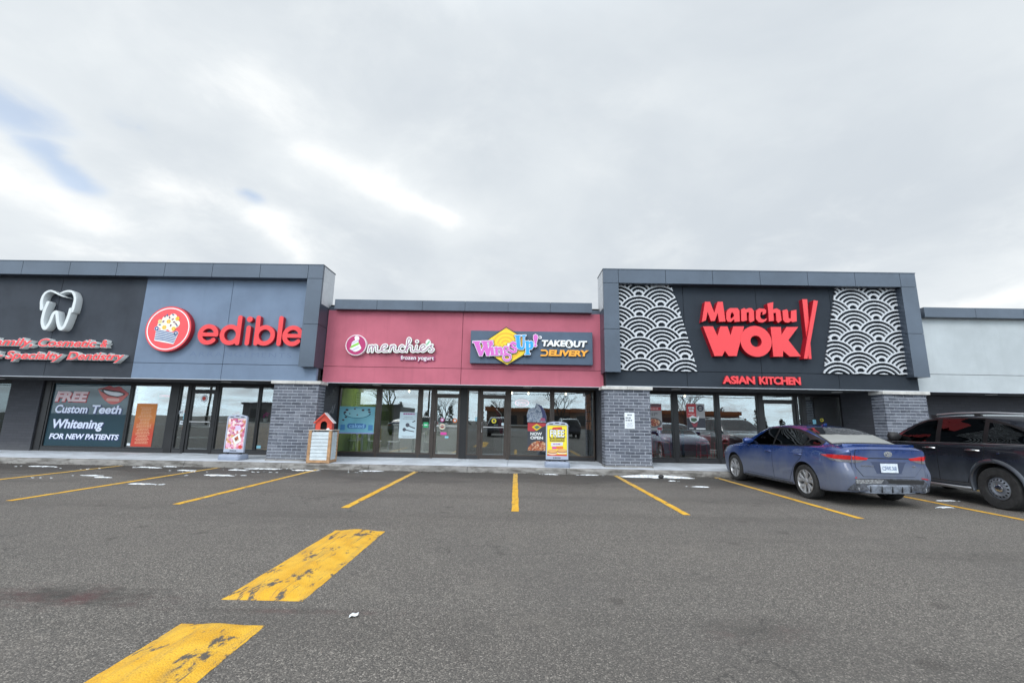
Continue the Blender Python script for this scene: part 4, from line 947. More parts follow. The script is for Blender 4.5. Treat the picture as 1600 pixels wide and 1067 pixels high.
s_ = field_solid('script', X, Z, V + .045, 13.235, .115, GRAYL, t); field_solid('script_face', X, Z, V + .047, 13.229, .006, M('script_white', (.74, .78, .74), .5), s_)
field_solid('script_line', X, Z, V + .0115, 13.224, .005, M('script_mauve', (.30, .10, .22), .5), s_)
X2, Z2 = grid(-2.9, -2.6, 3.55, 3.9, .006); lf = smooth_line(SH['me_leaf'] + SH['me_leaf'][:1], 5)
field_solid('leaf', X2, Z2, sd_poly(X2, Z2, lf) + .012, 13.222, .1, M('script_white', (.74, .78, .74), .5), t); field_solid('leaf_vein', X2, Z2, sd_line(X2, Z2, [(-2.79, 3.66), (-2.74, 3.71), (-2.71, 3.76)], .018), 13.217, .005, M('leaf_green', (.12, .45, .22), .5), t)
x0, x1, z0, z1 = B4('me_fy')
w = text('tagline', 'frozen yogurt', (x0 - .03, x1 + .03, z0 - .085, z1 + .03), 13.30, .05, M('tag_mauve', (.34, .05, .17), .5), t, bold=.07)
text('tagline_face', 'frozen yogurt', (x0, x1, z0 - .055, z1 + .005), 13.294, .006, WHITE, w, bold=.012)

# wing restaurant board
t = thing('board_sign', 'slate signboard with yellow diamond and WingsUp TAKEOUT DELIVERY lettering on the red fascia', 'sign', (.45, 13.3, 3.6))
x0, x1, z0, z1 = -1.43, 2.305, 3.105, 4.115
bd = MB().box(x0, x1, 13.16, 13.345, z0, z1).build('board', M('board_slate', (.060, .095, .150), .5, var=.06, streak=.25), t, bevel=.004)
DIA = [(-.345, 4.235), (.63, 3.632), (-.295, 3.03), (-1.225, 3.60)]
cx = sum(p[0] for p in DIA) / 4; cz = sum(p[1] for p in DIA) / 4
dm = MB().prism(DIA, 13.10, 13.16).build('diamond', M('ink_black', (.012, .013, .016), .5), t)
DIN = [(cx + (a - cx) * .955, cz + (c - cz) * .945) for a, c in DIA]
MB().prism(DIN, 13.094, 13.10).build('diamond_face', M('diamond_yellow', (.85, .60, .02), .4), dm)
X, Z = grid(-1.25, .66, 3.0, 4.26, .008); dd = sd_poly(X, Z, DIN); sw = np.full(X.shape, -1.0)
for rr in (.10, .22, .35, .50): sw = np.maximum(sw, np.minimum(.022 - np.abs(np.hypot(X + .34, (Z - 3.70) * 1.1) - rr - .03 * np.arctan2(Z - 3.7, X + .34) / math.pi), dd - .01))
field_solid('diamond_swirl', X, Z, sw, 13.090, .004, M('swirl_orange', (.85, .42, .02), .4), dm)
PINK = M('wing_pink', (.62, .13, .52), .4); CYAN = M('wing_blue', (.015, .34, .72), .4); PALE = M('wing_edge', (.74, .74, .80), .4); BLK = M('ink_black', (.012, .013, .016), .5)
def wing_letter(polys, circ, hol, mat, y):
    X, Z, V = area(polys, (), circ, pad=.06, h=.006)
    for f in hol: V = f(X, Z, V)
    w = field_solid('letter', X, Z, V + .028, y + .022, .07, BLK, t, tol=.003); field_solid('letter_edge', X, Z, V + .017, y + .012, .01, PALE, w, tol=.003); field_solid('letter_face', X, Z, V, y + .004, .008, mat, w, tol=.003)
wing_letter(SH['wi_W'], (), (), PINK, 13.035)
wing_letter(SH['wi_i'], [(SH['wi_idot'][0], .068)], [lambda X, Z, V: np.minimum(V, np.hypot(X - SH['wi_idot'][0][0], Z - SH['wi_idot'][0][1]) - .022)], PINK, 13.030)
wing_letter(SH['wi_n'], (), (), PINK, 13.034)
gq = SH['wi_g']
wing_letter(SH['wi_g2'], [(gq[0], .088), ((gq[4][0], gq[4][1]), .125)], [lambda X, Z, V: np.minimum(V, np.hypot((X - gq[0][0]) * 1.4, Z - gq[0][1]) - .052), lambda X, Z, V: np.minimum(V, np.hypot(X - gq[4][0], (Z - gq[4][1]) * 1.35) - .088)], PINK, 13.030)
X, Z = grid(-.3, .05, 3.35, 3.82, .006); Vs = sd_line(X, Z, SH['wi_s'], .036)
w = field_solid('letter', X, Z, Vs + .024, 13.052, .06, BLK, t); field_solid('letter_edge', X, Z, Vs + .013, 13.042, .01, PALE, w); field_solid('letter_face', X, Z, Vs, 13.034, .008, PINK, w)
wing_letter(SH['wi_ap'], (), (), PALE, 13.026); wing_letter(SH['wi_U'], (), (), CYAN, 13.036); wing_letter(SH['wi_p'], (), (), CYAN, 13.030)
wing_letter(SH['wi_ex'], [(SH['wi_exd'][0], .042)], (), PINK, 13.034)
rg = SH['wi_reg'][0]; r_ = disc('registered_mark', rg, .052, 13.10, .06, PALE, t, 24); text('registered_letter', 'R', (rg[0] - .022, rg[0] + .022, rg[1] - .028, rg[1] + .028), 13.096, .004, BLK, r_)
ORG = M('delivery_orange', (.88, .38, .03), .4)
def raised(s, box, mat, sh=.12):
    w = text('word', s, (box[0] + .018, box[1] + .018, box[2] - .024, box[3] - .022), 13.125, .035, BLK, t, bold=.055, shear=sh); text('word_face', s, box, 13.115, .01, mat, w, bold=.05, shear=sh)
raised('TAKE', (.75, 1.475, 3.648, 3.845), WHITE); raised('UT', (1.715, 2.135, 3.635, 3.835), WHITE); raised('ELIVERY', (.955, 2.185, 3.355, 3.545), ORG)
oc = (1.585, 3.735); o_ = disc('ring_letter', oc, .125, 13.110, .05, WHITE, t, 40); text('ampersand', '&', (oc[0] - .068, oc[0] + .068, oc[1] - .085, oc[1] + .085), 13.104, .006, BLK, o_, bold=.03)
X, Z = grid(.66, 1.0, 3.3, 3.6, .006); cz = 3.447
Vd = np.maximum(np.minimum(.024 - np.abs(np.hypot(X - .845, Z - cz) - .078), X - .835), np.maximum(sd_seg(X, Z, (.745, cz + .078), (.85, cz + .078), .024), sd_seg(X, Z, (.735, cz - .078), (.85, cz - .078), .024)))
w = field_solid('word', X + .018, Z - .02, Vd, 13.125, .035, BLK, t); field_solid('word_face', X, Z, Vd, 13.115, .01, ORG, w)

# wok restaurant lettering
WOKR = M('wok_red', (.77, .042, .052), .4); WOKS = M('wok_return', (.40, .008, .022), .5)
t = thing('wall_lettering', 'big red letters reading Manchu WOK with crossed chopsticks on the dark fascia', 'sign', (7.2, 12.95, 4.2))
def wok(nm, poly, hole=None, y=12.80, back=12.998):
    b_ = MB().prism(poly, y + .006, back, hole).build(nm, WOKS, t); MB().prism(poly, y, y + .0055, hole).build(nm + '_face', WOKR, b_)
for k in 'Mnchu': wok('letter', SH['wok_' + k])
wok('letter', SH['wok_a'], SH['wok_ah'])
oc = SH['wok_O'][0]; circ_ = lambda r, rz: [(oc[0] + r * math.cos(2 * math.pi * k / 48), oc[1] + rz * math.sin(2 * math.pi * k / 48)) for k in range(48)]
wok('letter', SH['wok_W'], None, 12.804); wok('letter', circ_(.46, .465), circ_(.165, .17), 12.798); wok('letter', SH['wok_K'], None, 12.804)
wok('chopstick', SH['wok_s1'], None, 12.83); wok('chopstick', SH['wok_s2'], None, 12.78)
t = thing('wall_lettering', 'small red letters reading ASIAN KITCHEN on the band below the big red letters', 'sign', (7.2, 12.95, 2.7))
for s, a, c in (('ASIAN', 6.08, 7.035), ('KITCHEN', 7.155, 8.375)):
    w = text('word', s, (a, c, 2.585, 2.822), 12.935, .06, WOKS, t, bold=.045, spacing=.93); text('word_face', s, (a, c, 2.585, 2.822), 12.93, .005, WOKR, w, bold=.045, spacing=.93)

# ------------------------------------------------------------------ film, posters and stickers on the glass (outer face 14.744)
GY = 14.742
ICE = M('decal_ice', (.74, .79, .95), .5); DECRED = M('decal_red', (.45, .02, .03), .5); FLESH = M('decal_pink_white', (.78, .62, .66), .5)
t = thing('window_lettering', 'window film lettering offering FREE Custom Teeth Whitening with a red smiling mouth', 'window graphics', (-14.4, GY, 1.2))
def deco(s, box, face, shade, b0=.05, sh=.14, dx=.022):
    w = text('words', s, (box[0] - .012 + dx, box[1] + .012 + dx, box[2] - .028, box[3] - .004), GY - .002, .002, shade, t, bold=b0 + .03, shear=sh); text('words_face', s, box, GY - .005, .002, face, w, bold=b0, shear=sh)
deco('FREE', (-15.60, -14.50, 1.77, 2.11), FLESH, DECRED)
deco('Custom', (-15.52, -14.42, 1.385, 1.665), ICE, NAVY, .03); deco('Teeth', (-14.28, -13.27, 1.385, 1.67), ICE, NAVY, .03)
deco('Whitening', (-15.52, -13.80, .80, 1.185), ICE, NAVY, .03); deco('FOR NEW PATIENTS', (-15.54, -13.21, .535, .715), ICE, NAVY, .03)
lipu = smooth_line(SH['d_lipu'] + SH['d_lipu'][:1], 3); lipl = smooth_line(SH['d_lipl'] + SH['d_lipl'][:1], 3)
X, Z, V = area([lipu], pad=.05, h=.012); m_ = field_solid('mouth', X, Z, V + .01, GY - .003, .002, M('lip_red', (.42, .035, .045), .3), t)
X, Z, V = area([lipl], pad=.05, h=.012); field_solid('lower_lip', X, Z, V + .01, GY - .004, .002, M('lip_coral', (.56, .10, .09), .25), m_)
X, Z, V = area([SH['d_teeth']], pad=.05, h=.012); field_solid('mouth_gap', X, Z, V + .035, GY - .0055, .001, M('ink_black', (.012, .013, .016), .5), m_)
X, Z, V = area([smooth_line(SH['d_teeth'] + SH['d_teeth'][:1], 3)], pad=.05, h=.012); field_solid('teeth', X, Z, V - .008, GY - .0075, .0015, M('teeth_white', (.75, .78, .84), .4), m_)
X, Z, V = area([SH['d_lipl']], pad=.05, h=.012); field_solid('lip_shine', X, Z, np.minimum(V, sd_seg(X, Z, (-13.8, 1.86), (-13.45, 1.85), .05)), GY - .0055, .001, M('lip_pale', (.68, .36, .32), .25), m_)

def img_mat(name, stops, scale, detail=4, dist=1.0, vor=False):
    """mottled printed picture (food photographs too small to read)"""
    m = bpy.data.materials.new(name); m.use_nodes = True; tt = m.node_tree; p = tt.nodes['Principled BSDF']; q = NB(tt); vec = q.n('ShaderNodeTexCoord').outputs['Object']
    if vor:
        v = q.n('ShaderNodeTexVoronoi'); v.inputs['Scale'].default_value = scale; q.l(vec, v.inputs['Vector']); sc_ = q.n('ShaderNodeSeparateColor'); q.l(v.outputs['Color'], sc_.inputs[0]); val = sc_.outputs[0]
    else: val = q.ss(q.noise(vec, scale, detail, .6, dist), .25, .75)
    q.l(q.ramp(val, stops), p.inputs['Base Color']); p.inputs['Roughness'].default_value = .45
    return m
FOOD = img_mat('food_print', [(0, (.10, .012, .008)), (.35, (.38, .07, .03)), (.6, (.55, .24, .10)), (.85, (.62, .50, .36)), (1, (.30, .02, .02))], 26, vor=True)
FLOW = img_mat('flower_print', [(0, (.46, .035, .09)), (.3, (.72, .30, .44)), (.5, (.80, .74, .74)), (.7, (.62, .34, .10)), (.85, (.42, .05, .16)), (1, (.78, .60, .66))], 15, vor=True)
PAPER = M('paper_white', (.74, .76, .78), .6); PGREY = M('poster_grey', (.36, .35, .36), .55); INK = M('print_grey', (.22, .24, .27), .6)
def lines(parent, x0, x1, z0, z1, n, y, mat, fill=.42, seed=0, centre=True):
    rr = random.Random(seed); g = MB(); h = (z1 - z0) / n
    for k in range(n):
        x = x0; z = z1 - (k + .5) * h
        w = (x1 - x0) * rr.uniform(.6, 1); x = (x0 + x1) / 2 - w / 2 if centre else x0; e = x + w
        while x < e - .01:
            q = min(rr.uniform(.03, .09), e - x); g.box(x, x + q, y, y + .001, z - h * fill / 2, z + h * fill / 2); x += q + .014
    return g.build('printed_lines', mat, parent)
def poster(name, lab, cat, box, mat, group=None, y=GY):
    t_ = thing(name, lab, cat, ((box[0] + box[1]) / 2, y, box[2]), group)
    rect('sheet', box[0], box[1], box[2], box[3], y - .001, .0025, mat, t_)
    return t_
# orange menu sheet
m = bpy.data.materials.new('menu_orange'); m.use_nodes = True; p_ = m.node_tree.nodes['Principled BSDF']; q = NB(m.node_tree); vec = q.n('ShaderNodeTexCoord').outputs['Object']; sp_ = q.n('ShaderNodeSeparateXYZ'); q.l(vec, sp_.inputs[0])
q.l(q.mix(q.ss(q.m('ADD', sp_.outputs[2], q.m('MULTIPLY', q.noise(vec, 3, 3, .5), .7)), .9, 1.7), (.50, .045, .022), (.62, .20, .035)), p_.inputs['Base Color']); p_.inputs['Roughness'].default_value = .5
t = poster('menu_poster', 'tall orange and red menu sheet full of pale text lines in the window', 'poster', (-12.77, -12.08, .335, 1.75), m)
lines(t, -12.68, -12.17, .42, 1.64, 26, GY - .003, M('print_peach', (.70, .40, .24), .6), .4, 5)
t = thing('open_sign', 'small teal framed OPEN sign hanging behind glass right of the orange menu', 'sign', (-11.86, 14.85, 1.93))
rect('sign_case', -12.16, -11.72, 1.93, 2.10, 14.80, .04, M('case_teal', (.08, .30, .30), .4), t); text('sign_word', 'OPEN', (-12.11, -11.77, 1.97, 2.06), 14.794, .006, M('neon_pink', (.85, .30, .38), .4, emit=.5), t, bold=.01)
# yogurt shop posters
SKYB = M('poster_aqua', (.16, .42, .52), .5, var=.12, vscale=2.5)
t = poster('window_poster', 'wide aqua poster with a plate of treats and the word caked on it', 'poster', (-5.905, -4.715, .89, 1.775), SKYB)
X, Z = grid(-5.95, -4.68, .85, 1.8, .008)
PBL = M('poster_blue', (.045, .17, .42), .5)
def ell(c, a, b_): return 1 - np.hypot((X - c[0]) / a, (Z - c[1]) / b_)
Vp = np.maximum(.012 - np.abs(ell((-5.31, 1.56), .44, .165)) * .25, -1); Vp = np.where(Z < 1.56, Vp, np.minimum(Vp, .006 - np.abs(np.hypot(X + 5.31, (Z - 1.56) * 2.6) - .42)))
field_solid('plate_outline', X, Z, Vp, GY - .003, .0015, M('poster_teal_dark', (.02, .11, .16), .5), t)
field_solid('plate', X, Z, np.minimum(ell((-5.31, 1.56), .41, .145) * .14, 1), GY - .0022, .001, M('poster_aqua_pale', (.25, .52, .60), .5), t)
rr = random.Random(2)
for a, c in ((-5.66, 1.66), (-5.72, 1.58), (-5.56, 1.54), (-5.30, 1.50), (-5.12, 1.66), (-4.92, 1.68), (-4.90, 1.60), (-5.40, 1.70), (-5.76, 1.33), (-5.68, 1.42)):
    r = rr.uniform(.018, .034); MB().prism([(a + r * 1.6 * math.cos(k), c + r * math.sin(k)) for k in np.linspace(0, 6.283, 10)[:-1]], GY - .0045, GY - .003).build('treat', M('choc_brown', (.06, .035, .05), .6), t)
field_solid('word_plate', X, Z, sd_seg(X, Z, (-5.53, 1.135), (-5.06, 1.135), .085), GY - .003, .0015, PBL, t)
text('word_face', 'caked', (-5.55, -5.04, 1.075, 1.215), GY - .005, .0015, M('poster_sky', (.25, .50, .74), .5), t, bold=.02)
for a in (-5.76, -4.83): rect('badge', a - .075, a + .075, 1.0, 1.18, GY - .003, .0015, M('poster_blue2', (.06, .22, .46), .5), t)
rect('footer', -5.905, -4.715, .89, .93, GY - .003, .0015, M('poster_lilac', (.28, .33, .62), .5), t)
t = poster('window_poster', 'white poster with purple heading and dark cutlery drawing right of the aqua poster', 'poster', (-3.875, -3.265, .77, 1.62), M('poster_ice', (.52, .64, .70), .55))
lines(t, -3.84, -3.30, 1.52, 1.61, 1, GY - .003, M('print_plum', (.34, .10, .26), .6), .6, 3); lines(t, -3.78, -3.38, 1.38, 1.48, 2, GY - .003, INK, .3, 4); lines(t, -3.80, -3.32, .79, .86, 2, GY - .003, INK, .35, 6)
X, Z = grid(-3.9, -3.25, .75, 1.6, .006); Vc = np.maximum(sd_circ(X, Z, (-3.70, 1.05), .058), np.maximum(sd_line(X, Z, [(-3.70, 1.05), (-3.5, 1.01), (-3.38, .99)], .016), np.maximum(sd_circ(X, Z, (-3.60, 1.2), .066), np.maximum(sd_line(X, Z, [(-3.6, 1.2), (-3.5, 1.15), (-3.36, 1.10)], .018), sd_line(X, Z, [(-3.43, 1.3), (-3.36, 1.34)], .016)))))
field_solid('drawing', X, Z, Vc, GY - .003, .0015, M('print_dark', (.06, .065, .09), .6), t)
# wing restaurant posters
t = poster('window_poster', 'dark NOW OPEN poster with red top corner and a picture of glazed wings', 'poster', (.395, .995, .445, 1.345), M('poster_char', (.045, .050, .065), .5))
MB().prism([(.395, 1.345), (.995, 1.345), (.995, 1.27), (.62, 1.08), (.395, 1.08)], GY - .003, GY - .0015).build('red_corner', M('poster_red', (.52, .045, .055), .5), t)
MB().prism([(.69, 1.32), (.86, 1.21), (.69, 1.09), (.53, 1.21)], GY - .005, GY - .0035).build('small_diamond', M('diamond_yellow', (.85, .60, .02), .4), t)
MB().prism([(.70, 1.27), (.81, 1.215), (.69, 1.14), (.60, 1.215)], GY - .0065, GY - .0055).build('diamond_core', M('diamond_green', (.10, .22, .18), .5), t)
text('word', 'NOW', (.485, .87, .945, 1.045), GY - .004, .002, WHITE, t, bold=.04); text('word', 'OPEN', (.485, .905, .815, .915), GY - .004, .002, WHITE, t, bold=.04)
MB().prism([(.40, .455), (.99, .455), (.99, .70), (.90, .755), (.70, .765), (.55, .70), (.43, .585)], GY - .004, GY - .002).build('wings_picture', FOOD, t)
FOIL = img_mat('foil_print', [(0, (.05, .07, .12)), (.35, (.20, .26, .36)), (.6, (.50, .54, .58)), (.8, (.12, .16, .30)), (1, (.62, .62, .60))], 7, dist=2.5)
t = thing('window_poster', 'leaf-shaped silver and blue picture above the NOW OPEN poster', 'poster', (.65, GY, 1.36)); MB().prism([(.38, 1.37), (1.0, 1.37), (1.02, 1.55), (.96, 1.75), (.84, 1.92), (.68, 1.99), (.62, 1.86), (.42, 1.80), (.36, 1.60)], GY - .001, GY + .0015).build('sheet', FOIL, t)
MB().prism([(.86, 1.40), (1.0, 1.40), (1.015, 1.55), (.955, 1.74), (.85, 1.90), (.72, 1.965), (.83, 1.80), (.88, 1.6)], GY - .003, GY - .0015).build('blue_edge', M('flag_blue', (.05, .06, .17), .5), t); MB().prism([(.80, 1.41), (.97, 1.41), (.97, 1.50), (.84, 1.52)], GY - .005, GY - .0035).build('pink_patch', M('flag_pink', (.42, .10, .20), .5), t)
t = thing('open_sign', 'pink neon oval OPEN sign hanging behind glass of the wing restaurant', 'sign', (.195, 14.86, 1.87)); X, Z = grid(-.12, .5, 1.75, 2.2, .006)
NEON = M('neon_pink', (.85, .30, .38), .4, emit=.5)
field_solid('neon_ring', X, Z, .012 - .1 * np.abs(np.hypot((X - .195) / .225, (Z - 2.0) / .105) - 1) * 1.2, 14.83, .02, NEON, t); text('neon_word', 'OPEN', (.055, .335, 1.955, 2.045), 14.83, .015, NEON, t, bold=.012)
rect('backing', -.03, .42, 1.89, 2.11, 14.855, .01, M('clear_backing', (.25, .25, .27), .4), t)
# wok restaurant posters
t = poster('window_poster', 'grey poster with red heading, a price and a rice bowl, beside the brick pillar', 'poster', (4.30, 4.845, 1.185, 2.05), PGREY)
rect('red_band', 4.305, 4.83, 1.83, 1.94, GY - .003, .0015, M('poster_red', (.52, .045, .055), .5), t); rect('dark_band', 4.305, 4.84, 1.95, 2.045, GY - .003, .0015, M('poster_plum', (.16, .07, .09), .5), t)
lines(t, 4.33, 4.80, 1.85, 1.92, 1, GY - .005, M('print_pink', (.72, .45, .46), .6), .7, 8); text('price', '$11', (4.43, 4.60, 1.63, 1.75), GY - .004, .0015, M('print_dark', (.06, .065, .09), .6), t, bold=.03); text('price', '99', (4.615, 4.70, 1.69, 1.75), GY - .004, .0015, M('print_dark', (.06, .065, .09), .6), t)
disc('bowl', (4.57, 1.42), .26, GY - .003, .0015, M('bowl_dark', (.10, .10, .11), .5), t, rz=.165); disc('bowl_food', (4.56, 1.43), .21, GY - .005, .0015, FOOD, t, rz=.12); rect('red_tag', 4.68, 4.83, 1.19, 1.27, GY - .003, .0015, M('poster_maroon', (.26, .03, .05), .5), t)
t = poster('window_poster', 'half red, half grey poster with a round seal and a white bowl', 'poster', (5.665, 6.27, 1.20, 2.07), PGREY)
rect('red_half', 5.668, 5.985, 1.62, 2.066, GY - .003, .0015, M('poster_red', (.52, .045, .055), .5), t); lines(t, 5.70, 5.95, 1.79, 1.98, 2, GY - .005, PAPER, .75, 9); lines(t, 5.69, 5.97, 1.70, 1.74, 1, GY - .005, M('print_pink', (.72, .45, .46), .6), .6, 10)
X, Z = grid(5.65, 6.3, 1.15, 2.1, .006); field_solid('seal', X, Z, np.maximum(.022 - np.abs(np.hypot(X - 6.13, Z - 1.92) - .085), sd_seg(X, Z, (6.06, 1.915), (6.20, 1.915), .018)), GY - .003, .0015, M('print_dark', (.06, .065, .09), .6), t)
rect('dark_half', 5.668, 6.268, 1.205, 1.60, GY - .003, .0015, M('poster_night', (.03, .03, .045), .5), t)
MB().prism([(5.74, 1.62), (5.86, 1.69), (6.0, 1.62), (6.08, 1.68), (6.05, 1.52), (5.90, 1.43), (5.78, 1.48)], GY - .005, GY - .0035).build('bowl', PAPER, t)
MB().prism([(5.80, 1.60), (5.98, 1.60), (6.0, 1.52), (5.90, 1.47), (5.80, 1.50)], GY - .0065, GY - .0055).build('bowl_greens', M('greens', (.06, .13, .07), .6), t); MB().prism([(5.80, 1.45), (5.9, 1.41), (6.02, 1.46), (5.98, 1.32), (5.88, 1.30)], GY - .005, GY - .0035).build('bowl_wrap', M('poster_maroon', (.26, .03, .05), .5), t)
rect('white_strip', 5.96, 6.262, 1.235, 1.275, GY - .005, .0015, PAPER, t); rect('white_strip', 5.73, 5.87, 1.25, 1.27, GY - .005, .0015, PAPER, t)
# stickers
def sticker(shape, c, w, h, mat, lab, y=GY, mark=None):
    if shape == 'r': o = rect('sticker', c[0] - w / 2, c[0] + w / 2, c[1] - h / 2, c[1] + h / 2, y - .001, .002, mat)
    else: o = disc('sticker', c, w / 2, y - .001, .002, mat, None, 28, h / 2)
    tag(o, lab, 'sticker')
    if mark is not None:
        if shape == 'r': rect('sticker_mark', c[0] - w * .32, c[0] + w * .32, c[1] - h * .12, c[1] + h * .12, y - .003, .0015, mark, o)
        else: disc('sticker_mark', c, w * .28, y - .003, .0015, mark, o, 20, h * .28)
SWH = M('sticker_white', (.66, .72, .78), .5); SCY = M('sticker_cyan', (.22, .52, .66), .5); SGR = M('sticker_green', (.02, .42, .16), .5); SMG = M('sticker_magenta', (.62, .05, .32), .5); SOR = M('sticker_orange', (.70, .17, .03), .5); SYE = M('sticker_yellow', (.78, .66, .03), .5); SDK = M('print_dark', (.06, .065, .09), .6)
SRD = M('sticker_red', (.55, .05, .03), .5)
sticker('c', (-10.53, 1.955), .22, .235, SWH, 'round white sticker with red bloom high on the edible shop door', mark=SRD)
sticker('r', (-11.26, 1.48), .11, .11, SWH, 'small square white sticker with dark dot on the sidelight left of the edible door', mark=SDK)
sticker('r', (-11.08, 1.34), .13, .21, SCY, 'pale blue notice in the sidelight of the edible door, just above a wider one', mark=SWH)
sticker('r', (-11.15, 1.14), .17, .125, SWH, 'white landscape notice with a dark bar in the sidelight of the edible door', mark=SDK)
sticker('r', (-11.07, .97), .12, .13, SOR, 'orange square sticker lowest on the sidelight of the edible door')
sticker('r', (-11.08, 1.515), .11, .07, SRD, 'small red and yellow card label topmost on the sidelight beside the edible door', mark=SYE)
sticker('r', (-12.84, .40), .11, .08, SWH, 'tiny white label at the bottom left of the pane with the orange menu')
sticker('r', (-8.49, .40), .14, .09, SCY, 'pale blue label at the foot of the window next to the left brick pillar')
sticker('c', (-2.45, 1.39), .13, .12, SMG, 'round magenta sticker on the yogurt shop door', mark=SWH)
sticker('c', (-2.03, 1.375), .15, .14, SOR, 'round orange sticker on the right half of the yogurt shop door', mark=SWH)
sticker('c', (-2.44, 1.17), .22, .19, M('sticker_cream', (.72, .66, .52), .5), 'cream oval sticker with red centre on the yogurt shop door', mark=SRD)
sticker('r', (-2.39, .945), .20, .085, SMG, 'magenta strip sticker below the cream oval on the yogurt shop door')
sticker('r', (-2.28, .83), .12, .06, SCY, 'small cyan label lowest of the stickers on the yogurt shop door')
sticker('r', (-2.99, 1.215), .165, .17, SGR, 'square green sticker on the narrow pane left of the yogurt shop door', mark=SWH)
sticker('r', (-2.835, 1.38), .06, .62, M('sticker_lilac', (.60, .62, .74), .5), 'tall thin lilac strip on the narrow pane left of the yogurt shop door')
sticker('c', (-.73, 1.385), .16, .15, SYE, 'round yellow sticker on the wing restaurant door', mark=SDK)
sticker('r', (-1.295, 1.43), .13, .12, SCY, 'cyan sticker on the sidelight left of the wing restaurant door', mark=SWH)
sticker('r', (-.40, 1.28), .15, .09, SWH, 'white label at the right edge of the wing restaurant door', mark=SCY)
sticker('c', (10.11, 1.61), .11, .105, SYE, 'round yellow sticker on the dark glass right of the Asian kitchen door', mark=SDK)
sticker('r', (9.86, 1.55), .11, .14, SCY, 'pale blue notice left of the yellow sticker on the dark glass')
# notice on the brick pillar
t = thing('notice_sign', 'small white notice with grey print screwed to the middle brick pillar', 'sign', (3.31, 12.93, 1.24))
MB().box(3.165, 3.455, 12.928, 12.944, 1.235, 1.695).build('plate', M('notice_white', (.72, .76, .80), .5), t, bevel=.004); lines(t, 3.24, 3.38, 1.60, 1.66, 1, 12.925, INK, .7, 20); lines(t, 3.19, 3.43, 1.44, 1.58, 2, 12.925, INK, .62, 21, False); lines(t, 3.20, 3.42, 1.28, 1.42, 4, 12.925, M('print_pale', (.42, .45, .50), .6), .5, 22)
# ------------------------------------------------------------------ cars
def pchip(tab):
    ks = sorted(tab); x = np.array(ks, float); y = np.array([tab[k] for k in ks], float)
    h = np.diff(x); d = np.diff(y) / h; m = np.zeros(len(x)); m[0], m[-1] = d[0], d[-1]
    for i in range(1, len(x) - 1):
        m[i] = 0 if d[i - 1] * d[i] <= 0 else (h[i - 1] + h[i]) * 3 / ((2 * h[i] + h[i - 1]) / d[i - 1] + (h[i] + 2 * h[i - 1]) / d[i])
    def f(v):
        i = int(np.clip(np.searchsorted(x, v) - 1, 0, len(h) - 1)); t = (v - x[i]) / h[i]
        return float((2 * t ** 3 - 3 * t * t + 1) * y[i] + (t ** 3 - 2 * t * t + t) * h[i] * m[i] + (-2 * t ** 3 + 3 * t * t) * y[i + 1] + (t ** 3 - t * t) * h[i] * m[i + 1])
    return f
def car_paint(name, col, dirt, z0, z1, amount, flake=.5):
    m = bpy.data.materials.new(name); m.use_nodes = True; t = m.node_tree; p = t.nodes['Principled BSDF']; q = NB(t)
    vec = q.n('ShaderNodeTexCoord').outputs['Object']; sp = q.n('ShaderNodeSeparateXYZ'); q.l(vec, sp.inputs[0])
    big = q.noise(vec, 2.2, 6, .6); fine = q.noise(q.mapping(vec, scale=(1, 1, .35)), 14, 6, .7); spk = q.noise(vec, 90, 3, .6)
    hgt = q.m('ADD', sp.outputs[2], q.m('MULTIPLY', q.m('SUBTRACT', big, .5), .55))
    # road salt: thick on the sills and the tail, thin towards the roof
    tail = q.m('MULTIPLY', q.ss(q.m('MULTIPLY', sp.outputs[1], -1.0), .3, .9), .42)
    d = q.m('ADD', q.m('SUBTRACT', 1.0, q.ss(hgt, z0, z1)), q.m('MULTIPLY', tail, q.m('SUBTRACT', 1.0, q.ss(hgt, .8, 1.15))), clamp=True)
    d = q.m('MULTIPLY', d, q.m('ADD', .72, q.m('MULTIPLY', fine, .45)), clamp=True); d = q.m('MULTIPLY', d, amount)
    d = q.m('ADD', d, q.m('MULTIPLY', q.ss(spk, .62, .75), q.m('MULTIPLY', d, .5)), clamp=True)
    q.l(q.mix(d, col, dirt), p.inputs['Base Color']); q.l(q.m('ADD', .22, q.m('MULTIPLY', d, .55)), p.inputs['Roughness'])
    q.l(q.m('MULTIPLY', q.m('SUBTRACT', 1.0, d), flake), p.inputs['Metallic'])
    q.l(q.m('SUBTRACT', 1.0, d), p.inputs['Coat Weight']); p.inputs['Coat Roughness'].default_value = .04
    return m
BLUEP = car_paint('blue_car_paint', (.004, .036, .185), (.16, .178, .215), .36, 1.02, .80, .3)
GREYP = car_paint('dark_car_paint', (.020, .023, .032), (.13, .15, .185), .38, 1.05, .55)
BLKPL = M('black_plastic', (.016, .016, .018), .55, var=.2, vscale=12); DIRTPL = M('salted_plastic', (.065, .070, .085), .8, var=.55, vscale=16)
RUB = M('tyre_rubber', (.022, .022, .023), .85, var=.35, vscale=14); ALLOY = M('alloy_wheel', (.40, .41, .43), .38, .6, var=.2, vscale=9); STEELW = M('steel_wheel', (.22, .24, .28), .5, .5, var=.2, vscale=9)
CHROME = M('chrome_trim', (.62, .63, .65), .15, 1.0); LAMPR = M('tail_lamp_red', (.52, .016, .018), .12, coat=1, var=.15, vscale=18); LAMPC = M('tail_lamp_clear', (.15, .15, .165), .15, coat=1); SEAM = M('panel_gap', (.006, .006, .008), .9)
UNDER = M('underbody', (.012, .012, .013), .9)

